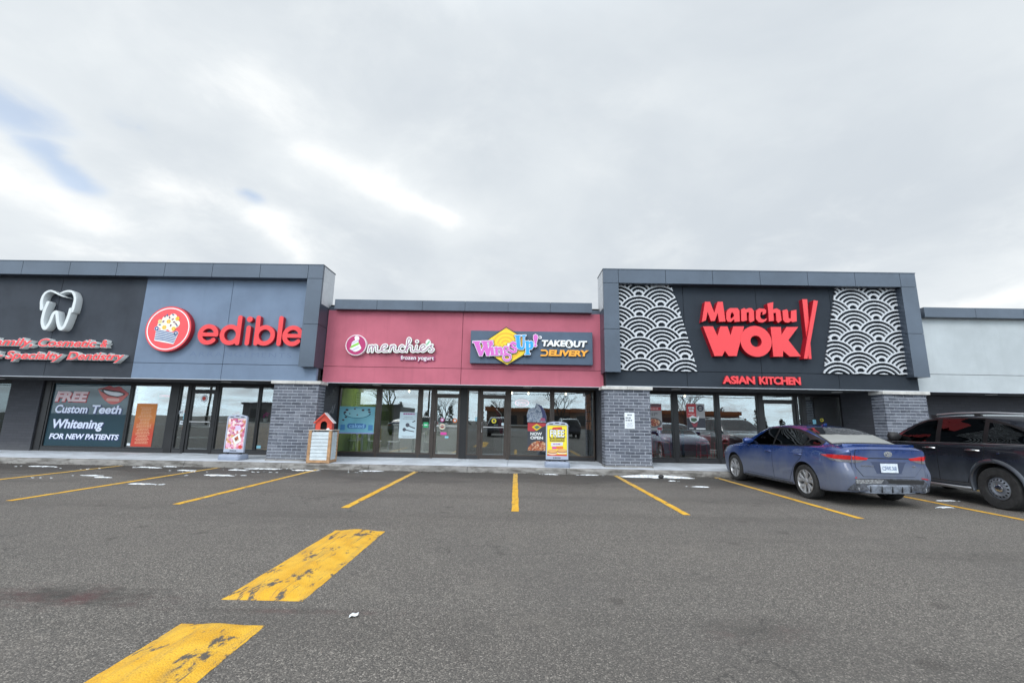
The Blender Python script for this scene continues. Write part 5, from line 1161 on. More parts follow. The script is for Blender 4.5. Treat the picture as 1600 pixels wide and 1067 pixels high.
def car_shell(spec, name, mat, parent):
    T, zb, zs, zc, zr, xr = (pchip(spec[k]) for k in ('T', 'zb', 'zs', 'zc', 'zr', 'xr'))
    ya, yb = spec['y']; ys = np.unique(np.concatenate([np.linspace(ya, yb, 96), ya + np.array([.004, .012, .025, .04]), yb - np.array([.004, .012, .025, .04])]))
    rings = []
    for y in ys:
        w, b_, s, c, r, x_ = T(y), zb(y), zs(y), zc(y), zr(y), xr(y)
        mz = spec['mid']; s = max(s, b_ + .2)
        P = [(0, b_), (.62 * w, b_), (.90 * w, b_ + .015), (.962 * w, b_ + .075), (.978 * w, b_ + .5 * (mz - b_)), (w, mz), (.992 * w, mz + .45 * (s - mz)), (.965 * w, s - .02), (.935 * w, s + .015)]
        gx, gz = .915 * w, s + .03
        P += [(gx, gz), (gx + (x_ - gx) * .34 + spec['bulge'], gz + (r - gz) * .36), (gx + (x_ - gx) * .72 + spec['bulge'], gz + (r - gz) * .74), (x_ + .01, r), (.86 * x_, r + (c - r) * .55), (.5 * x_, r + (c - r) * .9), (0, c)]
        sm = smooth_line(P, 4)
        sh = lambda z: spec['shear'](y, z)
        right = [(max(px_, 0), y + sh(pz), pz) for px_, pz in sm]; left = [(-px_, y + sh(pz), pz) for px_, pz in sm[1:-1]][::-1]
        rings.append(right + left)
    g = MB(); g.loft(rings); bmesh.ops.triangulate(g.bm, faces=[f for f in g.bm.faces if len(f.verts) > 4])
    o = g.build(name, [mat, UNDER], None)
    # wheel openings
    cut = MB()
    for (wy, wz, wr) in spec['arches']:
        for sx in (-1, 1):
            xi, xo = .50, 1.3; n = 48
            ring = lambda x: [(sx * x, wy + wr * math.cos(2 * math.pi * k / n), wz + wr * math.sin(2 * math.pi * k / n)) for k in range(n)]
            cut.loft([ring(xi), ring(xo)])
    co = cut.build('cutter', UNDER)
    md = o.modifiers.new('b', 'BOOLEAN'); md.object = co; md.operation = 'DIFFERENCE'; md.solver = 'EXACT'
    dg = bpy.context.evaluated_depsgraph_get(); me = bpy.data.meshes.new_from_object(o.evaluated_get(dg)); me.name = name
    full = BVHTree.FromPolygons([v.co.copy() for v in o.data.vertices], [tuple(p.vertices) for p in o.data.polygons])
    bpy.data.objects.remove(o); bpy.data.objects.remove(co)
    me.materials.clear(); me.materials.append(mat); me.materials.append(UNDER)
    for p in me.polygons:
        idx = 0; c = p.center
        if p.normal.z < -.75 and c.z < .45: idx = 1
        for (wy, wz, wr) in spec['arches']:
            if math.hypot(c.y - wy, c.z - wz) < wr + .004 and abs(c.x) < .9 * spec['hw'] + .1 and abs(c.x) > .48:
                rad = Vector((0, c.y - wy, c.z - wz)).normalized()
                if p.normal.dot(rad) < -.5 or abs(c.x) < .52: idx = 1
        p.material_index = idx
    me.shade_smooth(); me.set_sharp_from_angle(angle=R(38))
    b_ = bpy.data.objects.new(name, me); COL.objects.link(b_); b_.parent = parent
    return b_, full
def grow(P, d):
    n = len(P); out = []; A = sum(P[i][0] * P[(i + 1) % n][1] - P[(i + 1) % n][0] * P[i][1] for i in range(n)); s = 1 if A > 0 else -1
    for i in range(n):
        p0, p1, p2 = Vector(P[i - 1]), Vector(P[i]), Vector(P[(i + 1) % n]); e1, e2 = (p1 - p0).normalized(), (p2 - p1).normalized()
        nn = Vector((e1.y + e2.y, -e1.x - e2.x)) * s
        k = d / max(.35, (1 + e1.dot(e2)) / 2) / 2; out.append(tuple(p1 + nn * k))
    return out
def patch(bvh, poly, axis, off, mat, name, parent, thick=.004, step=.03, hole=None):
    P = []
    def dens(Q):
        o_ = []
        for i in range(len(Q)):
            a, c = Vector(Q[i]), Vector(Q[(i + 1) % len(Q)]); k = max(1, int((c - a).length / step))
            o_ += [tuple(a + (c - a) * j / k) for j in range(k)]
        return o_
    P = dens(poly); n = len(P); edges = [(i, (i + 1) % n) for i in range(n)]; pts = list(P)
    if hole: H = dens(hole); edges += [(n + i, n + (i + 1) % len(H)) for i in range(len(H))]; pts += H
    x0, x1 = min(p[0] for p in P), max(p[0] for p in P); z0, z1 = min(p[1] for p in P), max(p[1] for p in P); inner = grow(P, -step * .5)
    for a in np.arange(x0, x1, step):
        for c in np.arange(z0, z1, step):
            if in_poly(a, c, inner) and not (hole and in_poly(a, c, grow(hole, step * .4))): pts.append((a, c))
    v, e, f, *_ = delaunay_2d_cdt([Vector(p) for p in pts], edges, [], 1, 1e-6)
    if hole: f = [t for t in f if not in_poly(sum(v[i].x for i in t) / len(t), sum(v[i].y for i in t) / len(t), hole)]
    A, B_ = [], []; g = MB()
    for p in v:
        if axis in ('x-', 'x+'): s = -1 if axis == 'x-' else 1; o_, d_ = Vector((3 * s, p.x, p.y)), Vector((-s, 0, 0))
        elif axis == 'y-': o_, d_ = Vector((p.x, -5, p.y)), Vector((0, 1, 0))
        elif axis == 'y+': o_, d_ = Vector((p.x, 9, p.y)), Vector((0, -1, 0))
        else: o_, d_ = Vector((p.x, p.y, 4)), Vector((0, 0, -1))
        h, nn, *_r = bvh.ray_cast(o_, d_)
        if h is None: h, nn, *_r = bvh.find_nearest(o_ + d_ * (2.2 if axis[0] == 'x' else 3))
        if nn.dot(d_) > 0: nn = -nn
        A.append(g.bm.verts.new(h + nn * off)); B_.append(g.bm.verts.new(h + nn * (off - thick)))
    cnt = {}
    for t in f:
        for i in range(len(t)): k = tuple(sorted((t[i], t[(i + 1) % len(t)]))); cnt[k] = cnt.get(k, 0) + 1
        try: g.bm.faces.new([A[i] for i in t]); g.bm.faces.new([B_[i] for i in reversed(t)])
        except ValueError: pass
    for (i, j), c in cnt.items():
        if c == 1:
            try: g.bm.faces.new((A[i], A[j], B_[j], B_[i]))
            except ValueError: pass
    return g.build(name, mat, parent, smooth=40, world=False)
def onsurf(bvh, y, z, s, off=0.0):
    h, nn, *_ = bvh.ray_cast(Vector((3 * s, y, z)), Vector((-s, 0, 0)))
    return (h if h is not None else Vector((.9 * s, y, z))) + Vector((s * off, 0, 0))
def wheel(parent, x, y, rad, width, s, style, rimr):
    """a wheel whose outer face looks towards s along x"""
    T = Matrix.Translation((x, y, rad)) @ Matrix.Scale(s, 4, (1, 0, 0)) if s < 0 else Matrix.Translation((x, y, rad))
    w = bpy.data.objects.new('wheel', None); COL.objects.link(w); w.parent = parent; w.empty_display_size = .1
    hw_ = width / 2; k = rimr
    MB().lathe([(k - .004, -hw_), (k + .02, -hw_), (rad - .025, -hw_ + .004), (rad - .006, -hw_ + .022), (rad, -hw_ + .05), (rad, hw_ - .05), (rad - .006, hw_ - .022), (rad - .022, hw_ - .006), (k + .025, hw_), (k + .004, hw_ - .004), (k - .004, hw_ - .014)], 56, T, 'x', True).build('tyre', RUB, w, smooth=35, world=False)
    if style == 'alloy':
        MB().lathe([(k, -hw_ + .01), (k, hw_ - .012), (k - .012, hw_ - .006), (k - .02, hw_ - .02), (k - .026, -hw_ + .02)], 56, T, 'x', True).build('rim_barrel', ALLOY, w, smooth=35, world=False)
        MB().lathe([(.001, -.02), (k - .03, -.02), (k - .03, -.03), (.001, -.03)], 40, T, 'x').build('brake_disc', UNDER, w, smooth=35, world=False)
        g = MB()
        for i in range(5):
            for side in (-1, 1):
                a0 = 2 * math.pi * i / 5 + side * .10 + math.pi / 2; a1 = 2 * math.pi * i / 5 + side * .30 + math.pi / 2; rings = []
                for f in np.linspace(0, 1, 6):
                    a = a0 + (a1 - a0) * f; r = .045 + (k - .014 - .045) * f; wd = .024 + .012 * f; xo = hw_ - .030 + .018 * f; xi = xo - .035
                    c, s2 = math.cos(a), math.sin(a); tx, tz = -s2, c
                    rings.append([T @ Vector((xi, r * c + tx * wd, r * s2 + tz * wd)), T @ Vector((xo - .008, r * c + tx * wd, r * s2 + tz * wd)), T @ Vector((xo, r * c + tx * wd * .55, r * s2 + tz * wd * .55)), T @ Vector((xo, r * c - tx * wd * .55, r * s2 - tz * wd * .55)), T @ Vector((xo - .008, r * c - tx * wd, r * s2 - tz * wd)), T @ Vector((xi, r * c - tx * wd, r * s2 - tz * wd))])
                g.loft(rings)
        g.build('spokes', ALLOY, w, world=False)
        MB().lathe([(.001, hw_ - .05), (.062, hw_ - .05), (.062, hw_ - .026), (.045, hw_ - .016), (.001, hw_ - .014)], 28, T, 'x').build('hub', ALLOY, w, smooth=30, world=False)
    else:
        MB().lathe([(k, -hw_ + .01), (k, hw_ - .012), (k - .010, hw_ - .006), (k - .022, hw_ - .014), (k - .03, hw_ - .05), (k - .04, -hw_ + .02)], 56, T, 'x', True).build('rim_barrel', BLKPL, w, smooth=35, world=False)
        g = MB(); na, nr = 208, 34; rad_ = np.linspace(.045, k - .022, nr); holes = [(.150 * math.cos(2 * math.pi * i / 16), .150 * math.sin(2 * math.pi * i / 16)) for i in range(16)]
        vs = [[g.bm.verts.new(T @ Vector((hw_ - .045 + .03 * math.exp(-((r - .125) / .045) ** 2), r * math.cos(2 * math.pi * j / na), r * math.sin(2 * math.pi * j / na)))) for j in range(na)] for r in rad_]
        for i in range(nr - 1):
            for j in range(na):
                rm = (rad_[i] + rad_[i + 1]) / 2; am = 2 * math.pi * (j + .5) / na
                if min(math.hypot(rm * math.cos(am) - a, rm * math.sin(am) - c) for a, c in holes) > .0145: j2 = (j + 1) % na; g.bm.faces.new((vs[i][j], vs[i][j2], vs[i + 1][j2], vs[i + 1][j]))
        d = g.build('wheel_disc', STEELW, w, smooth=True, world=False)
        MB().lathe([(.001, .0), (k - .03, .0), (k - .03, -.01), (.001, -.01)], 40, T, 'x').build('brake_drum', UNDER, w, smooth=35, world=False)
        MB().lathe([(.001, hw_ - .05), (.072, hw_ - .05), (.070, hw_ - .012), (.05, hw_ - .002), (.001, hw_)], 28, T, 'x').build('hub', CHROME, w, smooth=30, world=False)
    return w

# ---- blue saloon
SED = dict(y=(-.985, 3.64), mid=.64, hw=.89, bulge=.012,
    T={-.985: .66, -.955: .73, -.90: .785, -.78: .835, -.5: .872, 0: .885, .6: .885, 1.4: .882, 2.6: .885, 3.0: .872, 3.3: .82, 3.5: .72, 3.6: .60, 3.64: .50},
    zb={-.985: .285, -.95: .25, -.8: .225, -.4: .20, .4: .185, 2.4: .175, 3.2: .17, 3.64: .26},
    zs={-.985: .955, -.8: .985, -.4: 1.0, .2: .985, 1.0: .955, 1.8: .93, 2.4: .915, 2.9: .86, 3.3: .77, 3.64: .60},
    zc={-.985: 1.025, -.93: 1.062, -.86: 1.070, -.7: 1.075, -.52: 1.09, -.3: 1.175, .0: 1.290, .3: 1.375, .6: 1.417, 1.0: 1.435, 1.4: 1.420, 1.7: 1.355, 2.1: 1.18, 2.45: 1.02, 2.6: .985, 3.0: .915, 3.3: .84, 3.55: .74, 3.64: .66},
    zr={-.985: .99, -.8: 1.025, -.52: 1.045, -.3: 1.115, .0: 1.225, .3: 1.312, .6: 1.352, 1.0: 1.372, 1.4: 1.352, 1.7: 1.285, 2.1: 1.115, 2.45: .965, 2.6: .945, 3.0: .88, 3.3: .80, 3.64: .63},
    xr={-.985: .64, -.8: .70, -.52: .70, -.3: .665, .0: .62, .3: .585, .6: .575, 1.0: .58, 1.4: .585, 1.7: .61, 2.1: .675, 2.45: .73, 2.6: .74, 3.0: .72, 3.3: .66, 3.64: .40},
    arches=((0, .335, .375), (2.70, .335, .375)),
    shear=lambda y, z: (max(0, min(1, (-.55 - y) / .4)) * (.055 * math.exp(-((z - .80) / .10) ** 2) - .035 * math.exp(-((z - .54) / .10) ** 2) + .05 * max(0, min(1, (.40 - z) / .15)) - .03 * math.exp(-((z - 1.06) / .035) ** 2))) + (max(0, min(1, (y - 3.1) / .5)) * (-.10 * max(0, z - .6) * 2)))
def build_sedan():
    t = thing('parked_car', 'blue saloon car with salt-stained sides parked nose-in, seen from behind', 'car')
    body, bv = car_shell(SED, 'body', BLUEP, t)
    FD = [(2.04, .945), (1.075, .985), (1.075, 1.335), (1.30, 1.325), (1.50, 1.275), (1.75, 1.165)]
    RD = [(1.005, .99), (.03, 1.025), (-.03, 1.14), (.18, 1.245), (.42, 1.30), (.70, 1.33), (1.005, 1.338)]
    QD = [(-.02, 1.03), (-.385, 1.052), (-.37, 1.075), (-.22, 1.135), (-.09, 1.13)]
    for s, ax in ((-1, 'x-'), (1, 'x+')):
        patch(bv, grow(FD[:1] + [(1.0, .985), (.0, 1.015), (-.42, 1.045)] + [(-.36, 1.10), (-.12, 1.185), (.18, 1.272), (.45, 1.33), (.75, 1.358), (1.05, 1.362), (1.35, 1.342), (1.52, 1.295)], .012), ax, .007, M('pillar_black', (.008, .008, .009), .45, spec=.3), 'window_surround', t, .01)
        for P, nm in ((FD, 'front'), (RD, 'rear'), (QD, 'quarter')): patch(bv, P, ax, .013, CARGLASS_DARK, 'side_window', t, .004)
        F_ = [(2.16, .90), (2.10, .42), (2.12, .30), (1.05, .285), (1.03, .95)]; R_ = [(1.015, .955), (1.035, .285), (.50, .295), (.43, .42), (.30, .60), (.06, .78), (-.02, .98)]
        for P in (F_, R_):
            patch(bv, grow(P, .007), ax, .0012, SEAM, 'panel_gap', t); d = patch(bv, P, ax, .005, BLUEP, 'door', t)
            hy = P[0][0] - (.98 if P is F_ else .88); h0 = onsurf(bv, hy, .835, s, .012)
            MB().tube([h0 + Vector((-.02 * s, -.10, 0)), h0 + Vector((.02 * s, -.085, .004)), h0 + Vector((.026 * s, 0, .006)), h0 + Vector((.02 * s, .085, .004)), h0 + Vector((-.02 * s, .10, 0))], .0135).build('handle', BLUEP, d, world=False, smooth=50)
        # sill strip and mirror
        patch(bv, [(2.28, .20), (.42, .215), (.42, .265), (2.28, .25)], ax, .012, DIRTPL, 'sill', t)
        m0 = onsurf(bv, 1.93, .985, s); rings = []
        for f, ww, hh in ((0, .05, .035), (.06, .085, .07), (.13, .095, .08), (.20, .085, .07), (.235, .05, .045)):
            c = m0 + Vector((s * f - s * .02, .02 + .02 * f, .045)); rings.append([c + Vector((0, .075 * ww / .095 * math.cos(a), hh * math.sin(a) * .95)) for a in np.linspace(0, 2 * math.pi, 17)[:-1]])
        MB().loft(rings).build('mirror', BLUEP, t, world=False, smooth=60)
        # front lamps
        patch(bv, [(3.20, .70), (3.46, .62), (3.48, .68), (3.22, .77)], ax, .006, LAMPC, 'headlight', t)
    # rear glass and windscreen
    patch(bv, grow([(-.60, -.475), (.60, -.475), (.52, .26), (.30, .33), (-.30, .33), (-.52, .26)], .03), 'z', .007, BLKPL, 'rear_window_seal', t, .01)
    patch(bv, [(-.60, -.475), (.60, -.475), (.515, .26), (.30, .325), (-.30, .325), (-.515, .26)], 'z', .012, GLASS_REAR, 'rear_window', t)
    patch(bv, [(-.56, 1.60), (.56, 1.60), (.68, 2.42), (.35, 2.50), (-.35, 2.50), (-.68, 2.42)], 'z', .005, CARGLASS, 'windscreen', t)
    # boot lid outline, lip spoiler, lamps
    BL = [(-.585, .70), (-.46, .545), (.46, .545), (.585, .70), (.60, .86), (.57, 1.0), (-.57, 1.0), (-.60, .86)]
    patch(bv, grow(BL, .006), 'y-', .0015, SEAM, 'panel_gap', t); lid = patch(bv, BL, 'y-', .006, BLUEP, 'boot_lid', t)
    rings = []
    for x in np.linspace(-.66, .66, 23):
        k = 1 - abs(x / .66) ** 4 * .6; yb_ = -.905 + .12 * (x / .66) ** 2
        rings.append([(x, yb_ + .10, 1.062), (x, yb_ + .03, 1.070 + .012 * k), (x, yb_ - .045 * k, 1.085 + .018 * k), (x, yb_ - .052 * k, 1.078 + .016 * k), (x, yb_ - .03, 1.045), (x, yb_ + .05, 1.03)])
    MB().loft(rings).build('lip_spoiler', BLUEP, t, world=False, smooth=35)
    for s, ax in ((-1, 'x-'), (1, 'x+')):
        # wrap-round lamp: side leaf, rear leaf, lid leaf
        patch(bv, [(-.50, .885), (-.79, .905), (-.79, .828), (-.60, .855)], ax, .012, LAMPR, 'tail_light', t, .012, .02); patch(bv, [(-.64, .846), (-.79, .826), (-.79, .79), (-.70, .805)], ax, .011, LAMPC, 'tail_light_lens', t, .012, .02)
        patch(bv, [(s * .815, .905), (s * .605, .900), (s * .605, .828), (s * .82, .828)], 'y-', .014, LAMPR, 'tail_light', t, .012, .02); patch(bv, [(s * .82, .826), (s * .605, .826), (s * .605, .775), (s * .80, .785)], 'y-', .013, LAMPC, 'tail_light_lens', t, .012, .02)
        patch(bv, [(s * .592, .900), (s * .36, .862), (s * .40, .828), (s * .592, .828)], 'y-', .014, LAMPR, 'tail_light', t, .012, .02); patch(bv, [(s * .592, .826), (s * .43, .826), (s * .50, .79), (s * .592, .775)], 'y-', .013, LAMPC, 'tail_light_lens', t, .012, .02)
        MB().lathe([(.035, 0), (.036, .12), (.030, .12), (.029, .01)], 20, Matrix.Translation((s * .60, -.975, .325)), 'y').build('exhaust_tip', CHROME, t, world=False, smooth=40); MB().lathe([(.035, 0), (.036, .12), (.030, .12), (.029, .01)], 20, Matrix.Translation((s * .675, -.945, .325)), 'y').build('exhaust_tip', CHROME, t, world=False, smooth=40)
        patch(bv, [(s * .66, .50), (s * .58, .515), (s * .58, .53), (s * .66, .518)], 'y-', .006, LAMPR, 'reflector', t, .006, .02)
    patch(bv, [(-.40, .868), (.40, .868), (.38, .852), (-.38, .852)], 'y-', .008, BLKPL, 'crease', lid, .008, .03)
    patch(bv, [(-.33, .80), (.33, .80), (.30, .775), (.22, .60), (.24, .60), (.25, .595), (-.25, .595), (-.22, .60), (-.30, .775)], 'y-', .007, M('plate_recess', (.045, .060, .115), .6), 'plate_recess', lid, .004, .03)
    # lower bumper: dark insert, diffuser
    patch(bv, [(-.73, .30), (-.71, .36), (-.60, .50), (-.30, .51), (.30, .51), (.60, .50), (.71, .36), (.73, .30)], 'y-', .008, DIRTPL, 'bumper_insert', t, .006, .03)
    patch(bv, [(-.62, .485), (-.10, .492), (-.16, .425), (-.60, .42)], 'y-', .010, M('salt_mesh', (.20, .205, .215), .8, var=.6, vscale=30), 'bumper_grille', t, .006, .02); patch(bv, [(-.05, .492), (.62, .485), (.60, .42), (.0, .425)], 'y-', .010, BLKPL, 'bumper_grille', t, .006, .02)
    g = MB(); g.loft([[(x, -.98 + .10 * (x / .6) ** 2 + dy_, z) for dy_, z in ((.10, .405), (-.015, .405), (-.03, .38), (.0, .255), (.10, .245))] for x in np.linspace(-.52, .52, 15)]); df = g.build('diffuser', M('diffuser_salt', (.16, .18, .22), .75, var=.4, vscale=14), t, world=False, smooth=30)
    for x in (-.36, -.18, 0, .18, .36): MB().box(x - .004, x + .004, -1.014 + .1 * (x / .6) ** 2, -.9, .275, .385).build('fin', BLKPL, df, world=False)
    # plate with lettering, emblem, badges
    h, nn, *_ = bv.ray_cast(Vector((0, -5, .69)), Vector((0, 1, 0))); py = h.y - .022
    pl = MB().box(-.152, .152, py, py + .010, .615, .77).build('number_plate', M('plate_white', (.62, .68, .76), .5, var=.15, vscale=20), t, world=False)
    text('plate_characters', 'CSWK 368', (-.125, .125, .655, .725), py - .002, .0025, M('plate_blue', (.10, .16, .30), .6), None, bold=.01).parent = pl
    h, nn, *_ = bv.ray_cast(Vector((0, -5, .935)), Vector((0, 1, 0))); ey = h.y - .012; X, Z = grid(-.09, .09, -.06, .06, .0025)
    el = lambda cx, cz, a, c_: .0075 - np.abs(np.hypot((X - cx) / a, (Z - cz) / c_) - 1) * min(a, c_)
    em = field_solid('emblem', X, Z + .935, np.maximum(el(0, 0, .062, .041), np.maximum(el(0, .004, .020, .034), el(0, .018, .046, .014))), ey, .012, CHROME, None, tol=.0006); em.parent = t
    for s_, x0_, x1_, z0_, z1_ in (('COROLLA', -.50, -.27, .715, .738), ('SE', .42, .49, .715, .742)):
        h, nn, *_ = bv.ray_cast(Vector(((x0_ + x1_) / 2, -5, .73)), Vector((0, 1, 0))); text('badge', s_, (x0_, x1_, z0_, z1_), h.y - .013, .006, CHROME, None, bold=.01).parent = t
    # antenna fin
    rings = [[(-.025 * k, .62 - .16 * f, 1.415 + .0), (.025 * k, .62 - .16 * f, 1.415), (.006 * k, .62 - .16 * f - .03, 1.42 + .055 * h_), (-.006 * k, .62 - .16 * f - .03, 1.42 + .055 * h_)] for f, k, h_ in ((0, .4, .1), (.35, .9, .5), (.75, 1, 1), (1, .8, .95))]
    MB().loft(rings).build('aerial_fin', BLUEP, t, world=False, smooth=40)
    # cabin mass
    MB().box(-.60, .60, -.2, 2.0, .35, .80).box(-.55, -.10, 1.0, 1.12, .8, 1.22).box(.10, .55, 1.0, 1.12, .8, 1.22).build('seats', UNDER, t, world=False)
    for y in (0, 2.70):
        for s in (-1, 1): wheel(t, s * .775, y, .325, .215, s, 'alloy', .232)
    return t
def glass_rear():
    """back window: clear band at the top, dried road film below"""
    m = bpy.data.materials.new('rear_glass'); m.use_nodes = True; t = m.node_tree; p = t.nodes['Principled BSDF']; q = NB(t); vec = q.n('ShaderNodeTexCoord').outputs['Object']; sp = q.n('ShaderNodeSeparateXYZ'); q.l(vec, sp.inputs[0])
    f = q.m('SUBTRACT', 1.0, q.ss(q.m('ADD', sp.outputs[2], q.m('MULTIPLY', q.m('SUBTRACT', q.noise(vec, 3, 4, .5), .5), .06)), 1.24, 1.26))
    q.l(q.mix(q.m('MULTIPLY', f, .85), (.012, .013, .015), (.29, .295, .28)), p.inputs['Base Color']); q.l(q.m('ADD', .05, q.m('MULTIPLY', f, .45)), p.inputs['Roughness']); p.inputs['Coat Weight'].default_value = .4  # sky reflection painted as a pale, rougher lower area
    return m
GLASS_REAR = glass_rear()
sed = build_sedan(); sed.location = (6.635, 9.09, 0); sed.rotation_euler = (0, 0, R(1.2))

# ---- dark sport-utility
SUV = dict(y=(-1.03, 3.67), mid=.78, hw=.94, bulge=.014,
    T={-1.03: .78, -1.0: .84, -.92: .885, -.7: .92, -.3: .938, 0: .942, 1.0: .935, 2.4: .938, 2.9: .93, 3.2: .89, 3.45: .80, 3.6: .66, 3.67: .52},
    zb={-1.03: .42, -.9: .33, -.4: .30, .5: .29, 2.3: .28, 3.2: .27, 3.67: .33},
    zs={-1.03: 1.10, -.8: 1.125, 0: 1.115, 1.0: 1.10, 2.0: 1.08, 2.5: 1.06, 3.0: 1.0, 3.4: .91, 3.67: .74},
    zc={-1.03: 1.16, -1.0: 1.28, -.94: 1.42, -.84: 1.57, -.74: 1.635, -.55: 1.66, 0: 1.685, .6: 1.70, 1.1: 1.69, 1.45: 1.645, 1.75: 1.54, 2.1: 1.36, 2.42: 1.18, 2.6: 1.125, 3.0: 1.065, 3.35: .98, 3.6: .86, 3.67: .78},
    zr={-1.03: 1.13, -1.0: 1.23, -.94: 1.36, -.84: 1.50, -.74: 1.565, -.55: 1.598, 0: 1.628, .6: 1.64, 1.1: 1.625, 1.45: 1.575, 1.75: 1.465, 2.1: 1.28, 2.42: 1.115, 2.6: 1.085, 3.0: 1.03, 3.35: .945, 3.67: .76},
    xr={-1.03: .70, -1.0: .70, -.84: .67, -.55: .675, 0: .69, .6: .69, 1.1: .685, 1.45: .68, 1.75: .70, 2.1: .75, 2.42: .80, 2.6: .80, 3.0: .78, 3.35: .70, 3.67: .42},
    arches=((0, .375, .430), (2.70, .375, .430)),
    shear=lambda y, z: max(0, min(1, (-.6 - y) / .4)) * (-.03 * math.exp(-((z - .60) / .14) ** 2)))
def build_suv():
    t = thing('parked_car', 'dark grey sport-utility car with steel wheel parked nose-in at the right edge', 'car')
    body, bv = car_shell(SUV, 'body', GREYP, t)
    FD = [(2.12, 1.105), (1.13, 1.135), (1.13, 1.575), (1.36, 1.55), (1.60, 1.465), (1.86, 1.315)]
    RD = [(1.02, 1.138), (.19, 1.15), (.19, 1.59), (.62, 1.605), (1.02, 1.592)]
    QD = [(.10, 1.152), (-.70, 1.172), (-.62, 1.27), (-.42, 1.40), (-.18, 1.485), (.10, 1.53)]
    for s, ax in ((-1, 'x-'), (1, 'x+')):
        patch(bv, grow([(2.14, 1.10), (1.0, 1.13), (-.75, 1.165), (-.64, 1.29), (-.42, 1.43), (-.1, 1.53), (.19, 1.60), (.7, 1.615), (1.2, 1.595), (1.42, 1.55), (1.66, 1.45), (1.9, 1.305)], .012), ax, .007, M('pillar_black', (.008, .008, .009), .45, spec=.3), 'window_surround', t, .01)
        for P in (FD, RD, QD): patch(bv, P, ax, .013, CARGLASS_DARK, 'side_window', t, .004)
        patch(bv, [(2.16, 1.082), (1.0, 1.112), (-.78, 1.148), (-.78, 1.160), (1.0, 1.124), (2.16, 1.094)], ax, .010, M('belt_trim', (.30, .31, .33), .3, .8), 'belt_trim', t, .008)
        F_ = [(2.18, 1.06), (2.12, .60), (2.14, .40), (1.10, .39), (1.08, .60), (1.05, 1.09)]; R_ = [(1.035, 1.09), (1.065, .60), (1.085, .39), (.53, .40), (.46, .58), (.33, .74), (.145, .84), (.145, 1.12)]
        for P in (F_, R_):
            patch(bv, grow(P, .008), ax, .0012, SEAM, 'panel_gap', t); d = patch(bv, P, ax, .006, GREYP, 'door', t)
            hy = 1.22 if P is F_ else .34; h0 = onsurf(bv, hy, 1.005, s, .012)
            MB().tube([h0 + Vector((-.02 * s, -.12, 0)), h0 + Vector((.024 * s, -.10, .004)), h0 + Vector((.032 * s, 0, .006)), h0 + Vector((.024 * s, .10, .004)), h0 + Vector((-.02 * s, .12, 0))], .017).build('handle', CHROME if s < 0 else GREYP, d, world=False, smooth=50)
        # flared arch lip
        for wy in (0, 2.70):
            rings = []
            for a in np.linspace(R(-14), R(194), 34):
                ring = []
                for rr, off in ((.428, -.05), (.428, .020), (.445, .034), (.475, .030), (.50, .006), (.50, -.05)):
                    y, z = wy + rr * math.cos(a), .375 + rr * math.sin(a); h = onsurf(bv, y, max(z, .34), s); ring.append((h.x + s * off, y, z))
                rings.append(ring)
            MB().loft(rings).build('arch_flare', GREYP, t, world=False, smooth=40)
        MB().tube([(s * .80, 2.20, .30), (s * .93, 2.08, .29), (s * .945, 1.3, .285), (s * .93, .58, .29), (s * .80, .48, .30)], .033, 10).build('side_step', M('step_steel', (.33, .34, .36), .35, .8), t, world=False, smooth=50)
        r_ = MB().tube([(s * .655, -.50, 1.625), (s * .655, -.40, 1.68), (s * .66, .2, 1.715), (s * .66, .8, 1.715), (s * .655, 1.2, 1.69), (s * .65, 1.30, 1.64)], .018, 10).build('roof_rail', M('rail_silver', (.50, .51, .53), .3, .8), t, world=False, smooth=50)
        for y_, z_ in ((-.46, 1.645), (.38, 1.675), (1.27, 1.650)): MB().box(s * .655 - .02, s * .655 + .02, y_ - .06, y_ + .06, z_ - .05, z_ + .035).build('rail_foot', BLKPL, r_, world=False)
        m0 = onsurf(bv, 1.98, 1.16, s); rings = []
        for f, ww, hh in ((0, .05, .04), (.07, .085, .085), (.15, .10, .105), (.23, .09, .095), (.265, .05, .06)):
            c = m0 + Vector((s * f - s * .02, .02, .05)); rings.append([c + Vector((0, .085 * ww / .095 * math.cos(a), hh * math.sin(a))) for a in np.linspace(0, 2 * math.pi, 17)[:-1]])
        MB().loft(rings).build('mirror', BLKPL, t, world=False, smooth=60)
        patch(bv, [(-.76, 1.20), (-.95, 1.18), (-.97, .90), (-.86, .93)], ax, .010, LAMPR, 'tail_light', t, .01, .02)
    f0 = onsurf(bv, -.10, .985, -1); fl = MB().lathe([(.001, 0), (.022, 0), (.022, .006), (.001, .008)], 20, Matrix.Translation((f0.x, f0.y, f0.z)) @ Matrix.Scale(-1, 4, (1, 0, 0)), 'x').build('fuel_badge', CHROME, t, world=False)
    patch(bv, [(-.62, 1.20), (.62, 1.20), (.58, 1.50), (-.58, 1.50)], 'y-', .006, CARGLASS_DARK, 'rear_window', t); patch(bv, [(-.62, 1.55), (.62, 1.55), (.74, 2.38), (.4, 2.46), (-.4, 2.46), (-.74, 2.38)], 'z', .005, CARGLASS, 'windscreen', t)
    patch(bv, [(-.80, .40), (.80, .40), (.84, .58), (-.84, .58)], 'y-', .008, BLKPL, 'bumper_insert', t, .006, .04)
    MB().box(-.66, .66, -.6, 2.1, .45, .95).box(-.58, -.10, .95, 1.10, .95, 1.42).box(.10, .58, .95, 1.10, .95, 1.42).box(-.60, .60, .02, .16, .95, 1.36).build('seats', UNDER, t, world=False)
    for y in (0, 2.70):
        for s in (-1, 1): wheel(t, s * .815, y, .365, .235, s, 'steel', .222)
    return t
suv = build_suv(); suv.location = (9.62, 8.28, 0); suv.rotation_euler = (0, 0, R(.3))
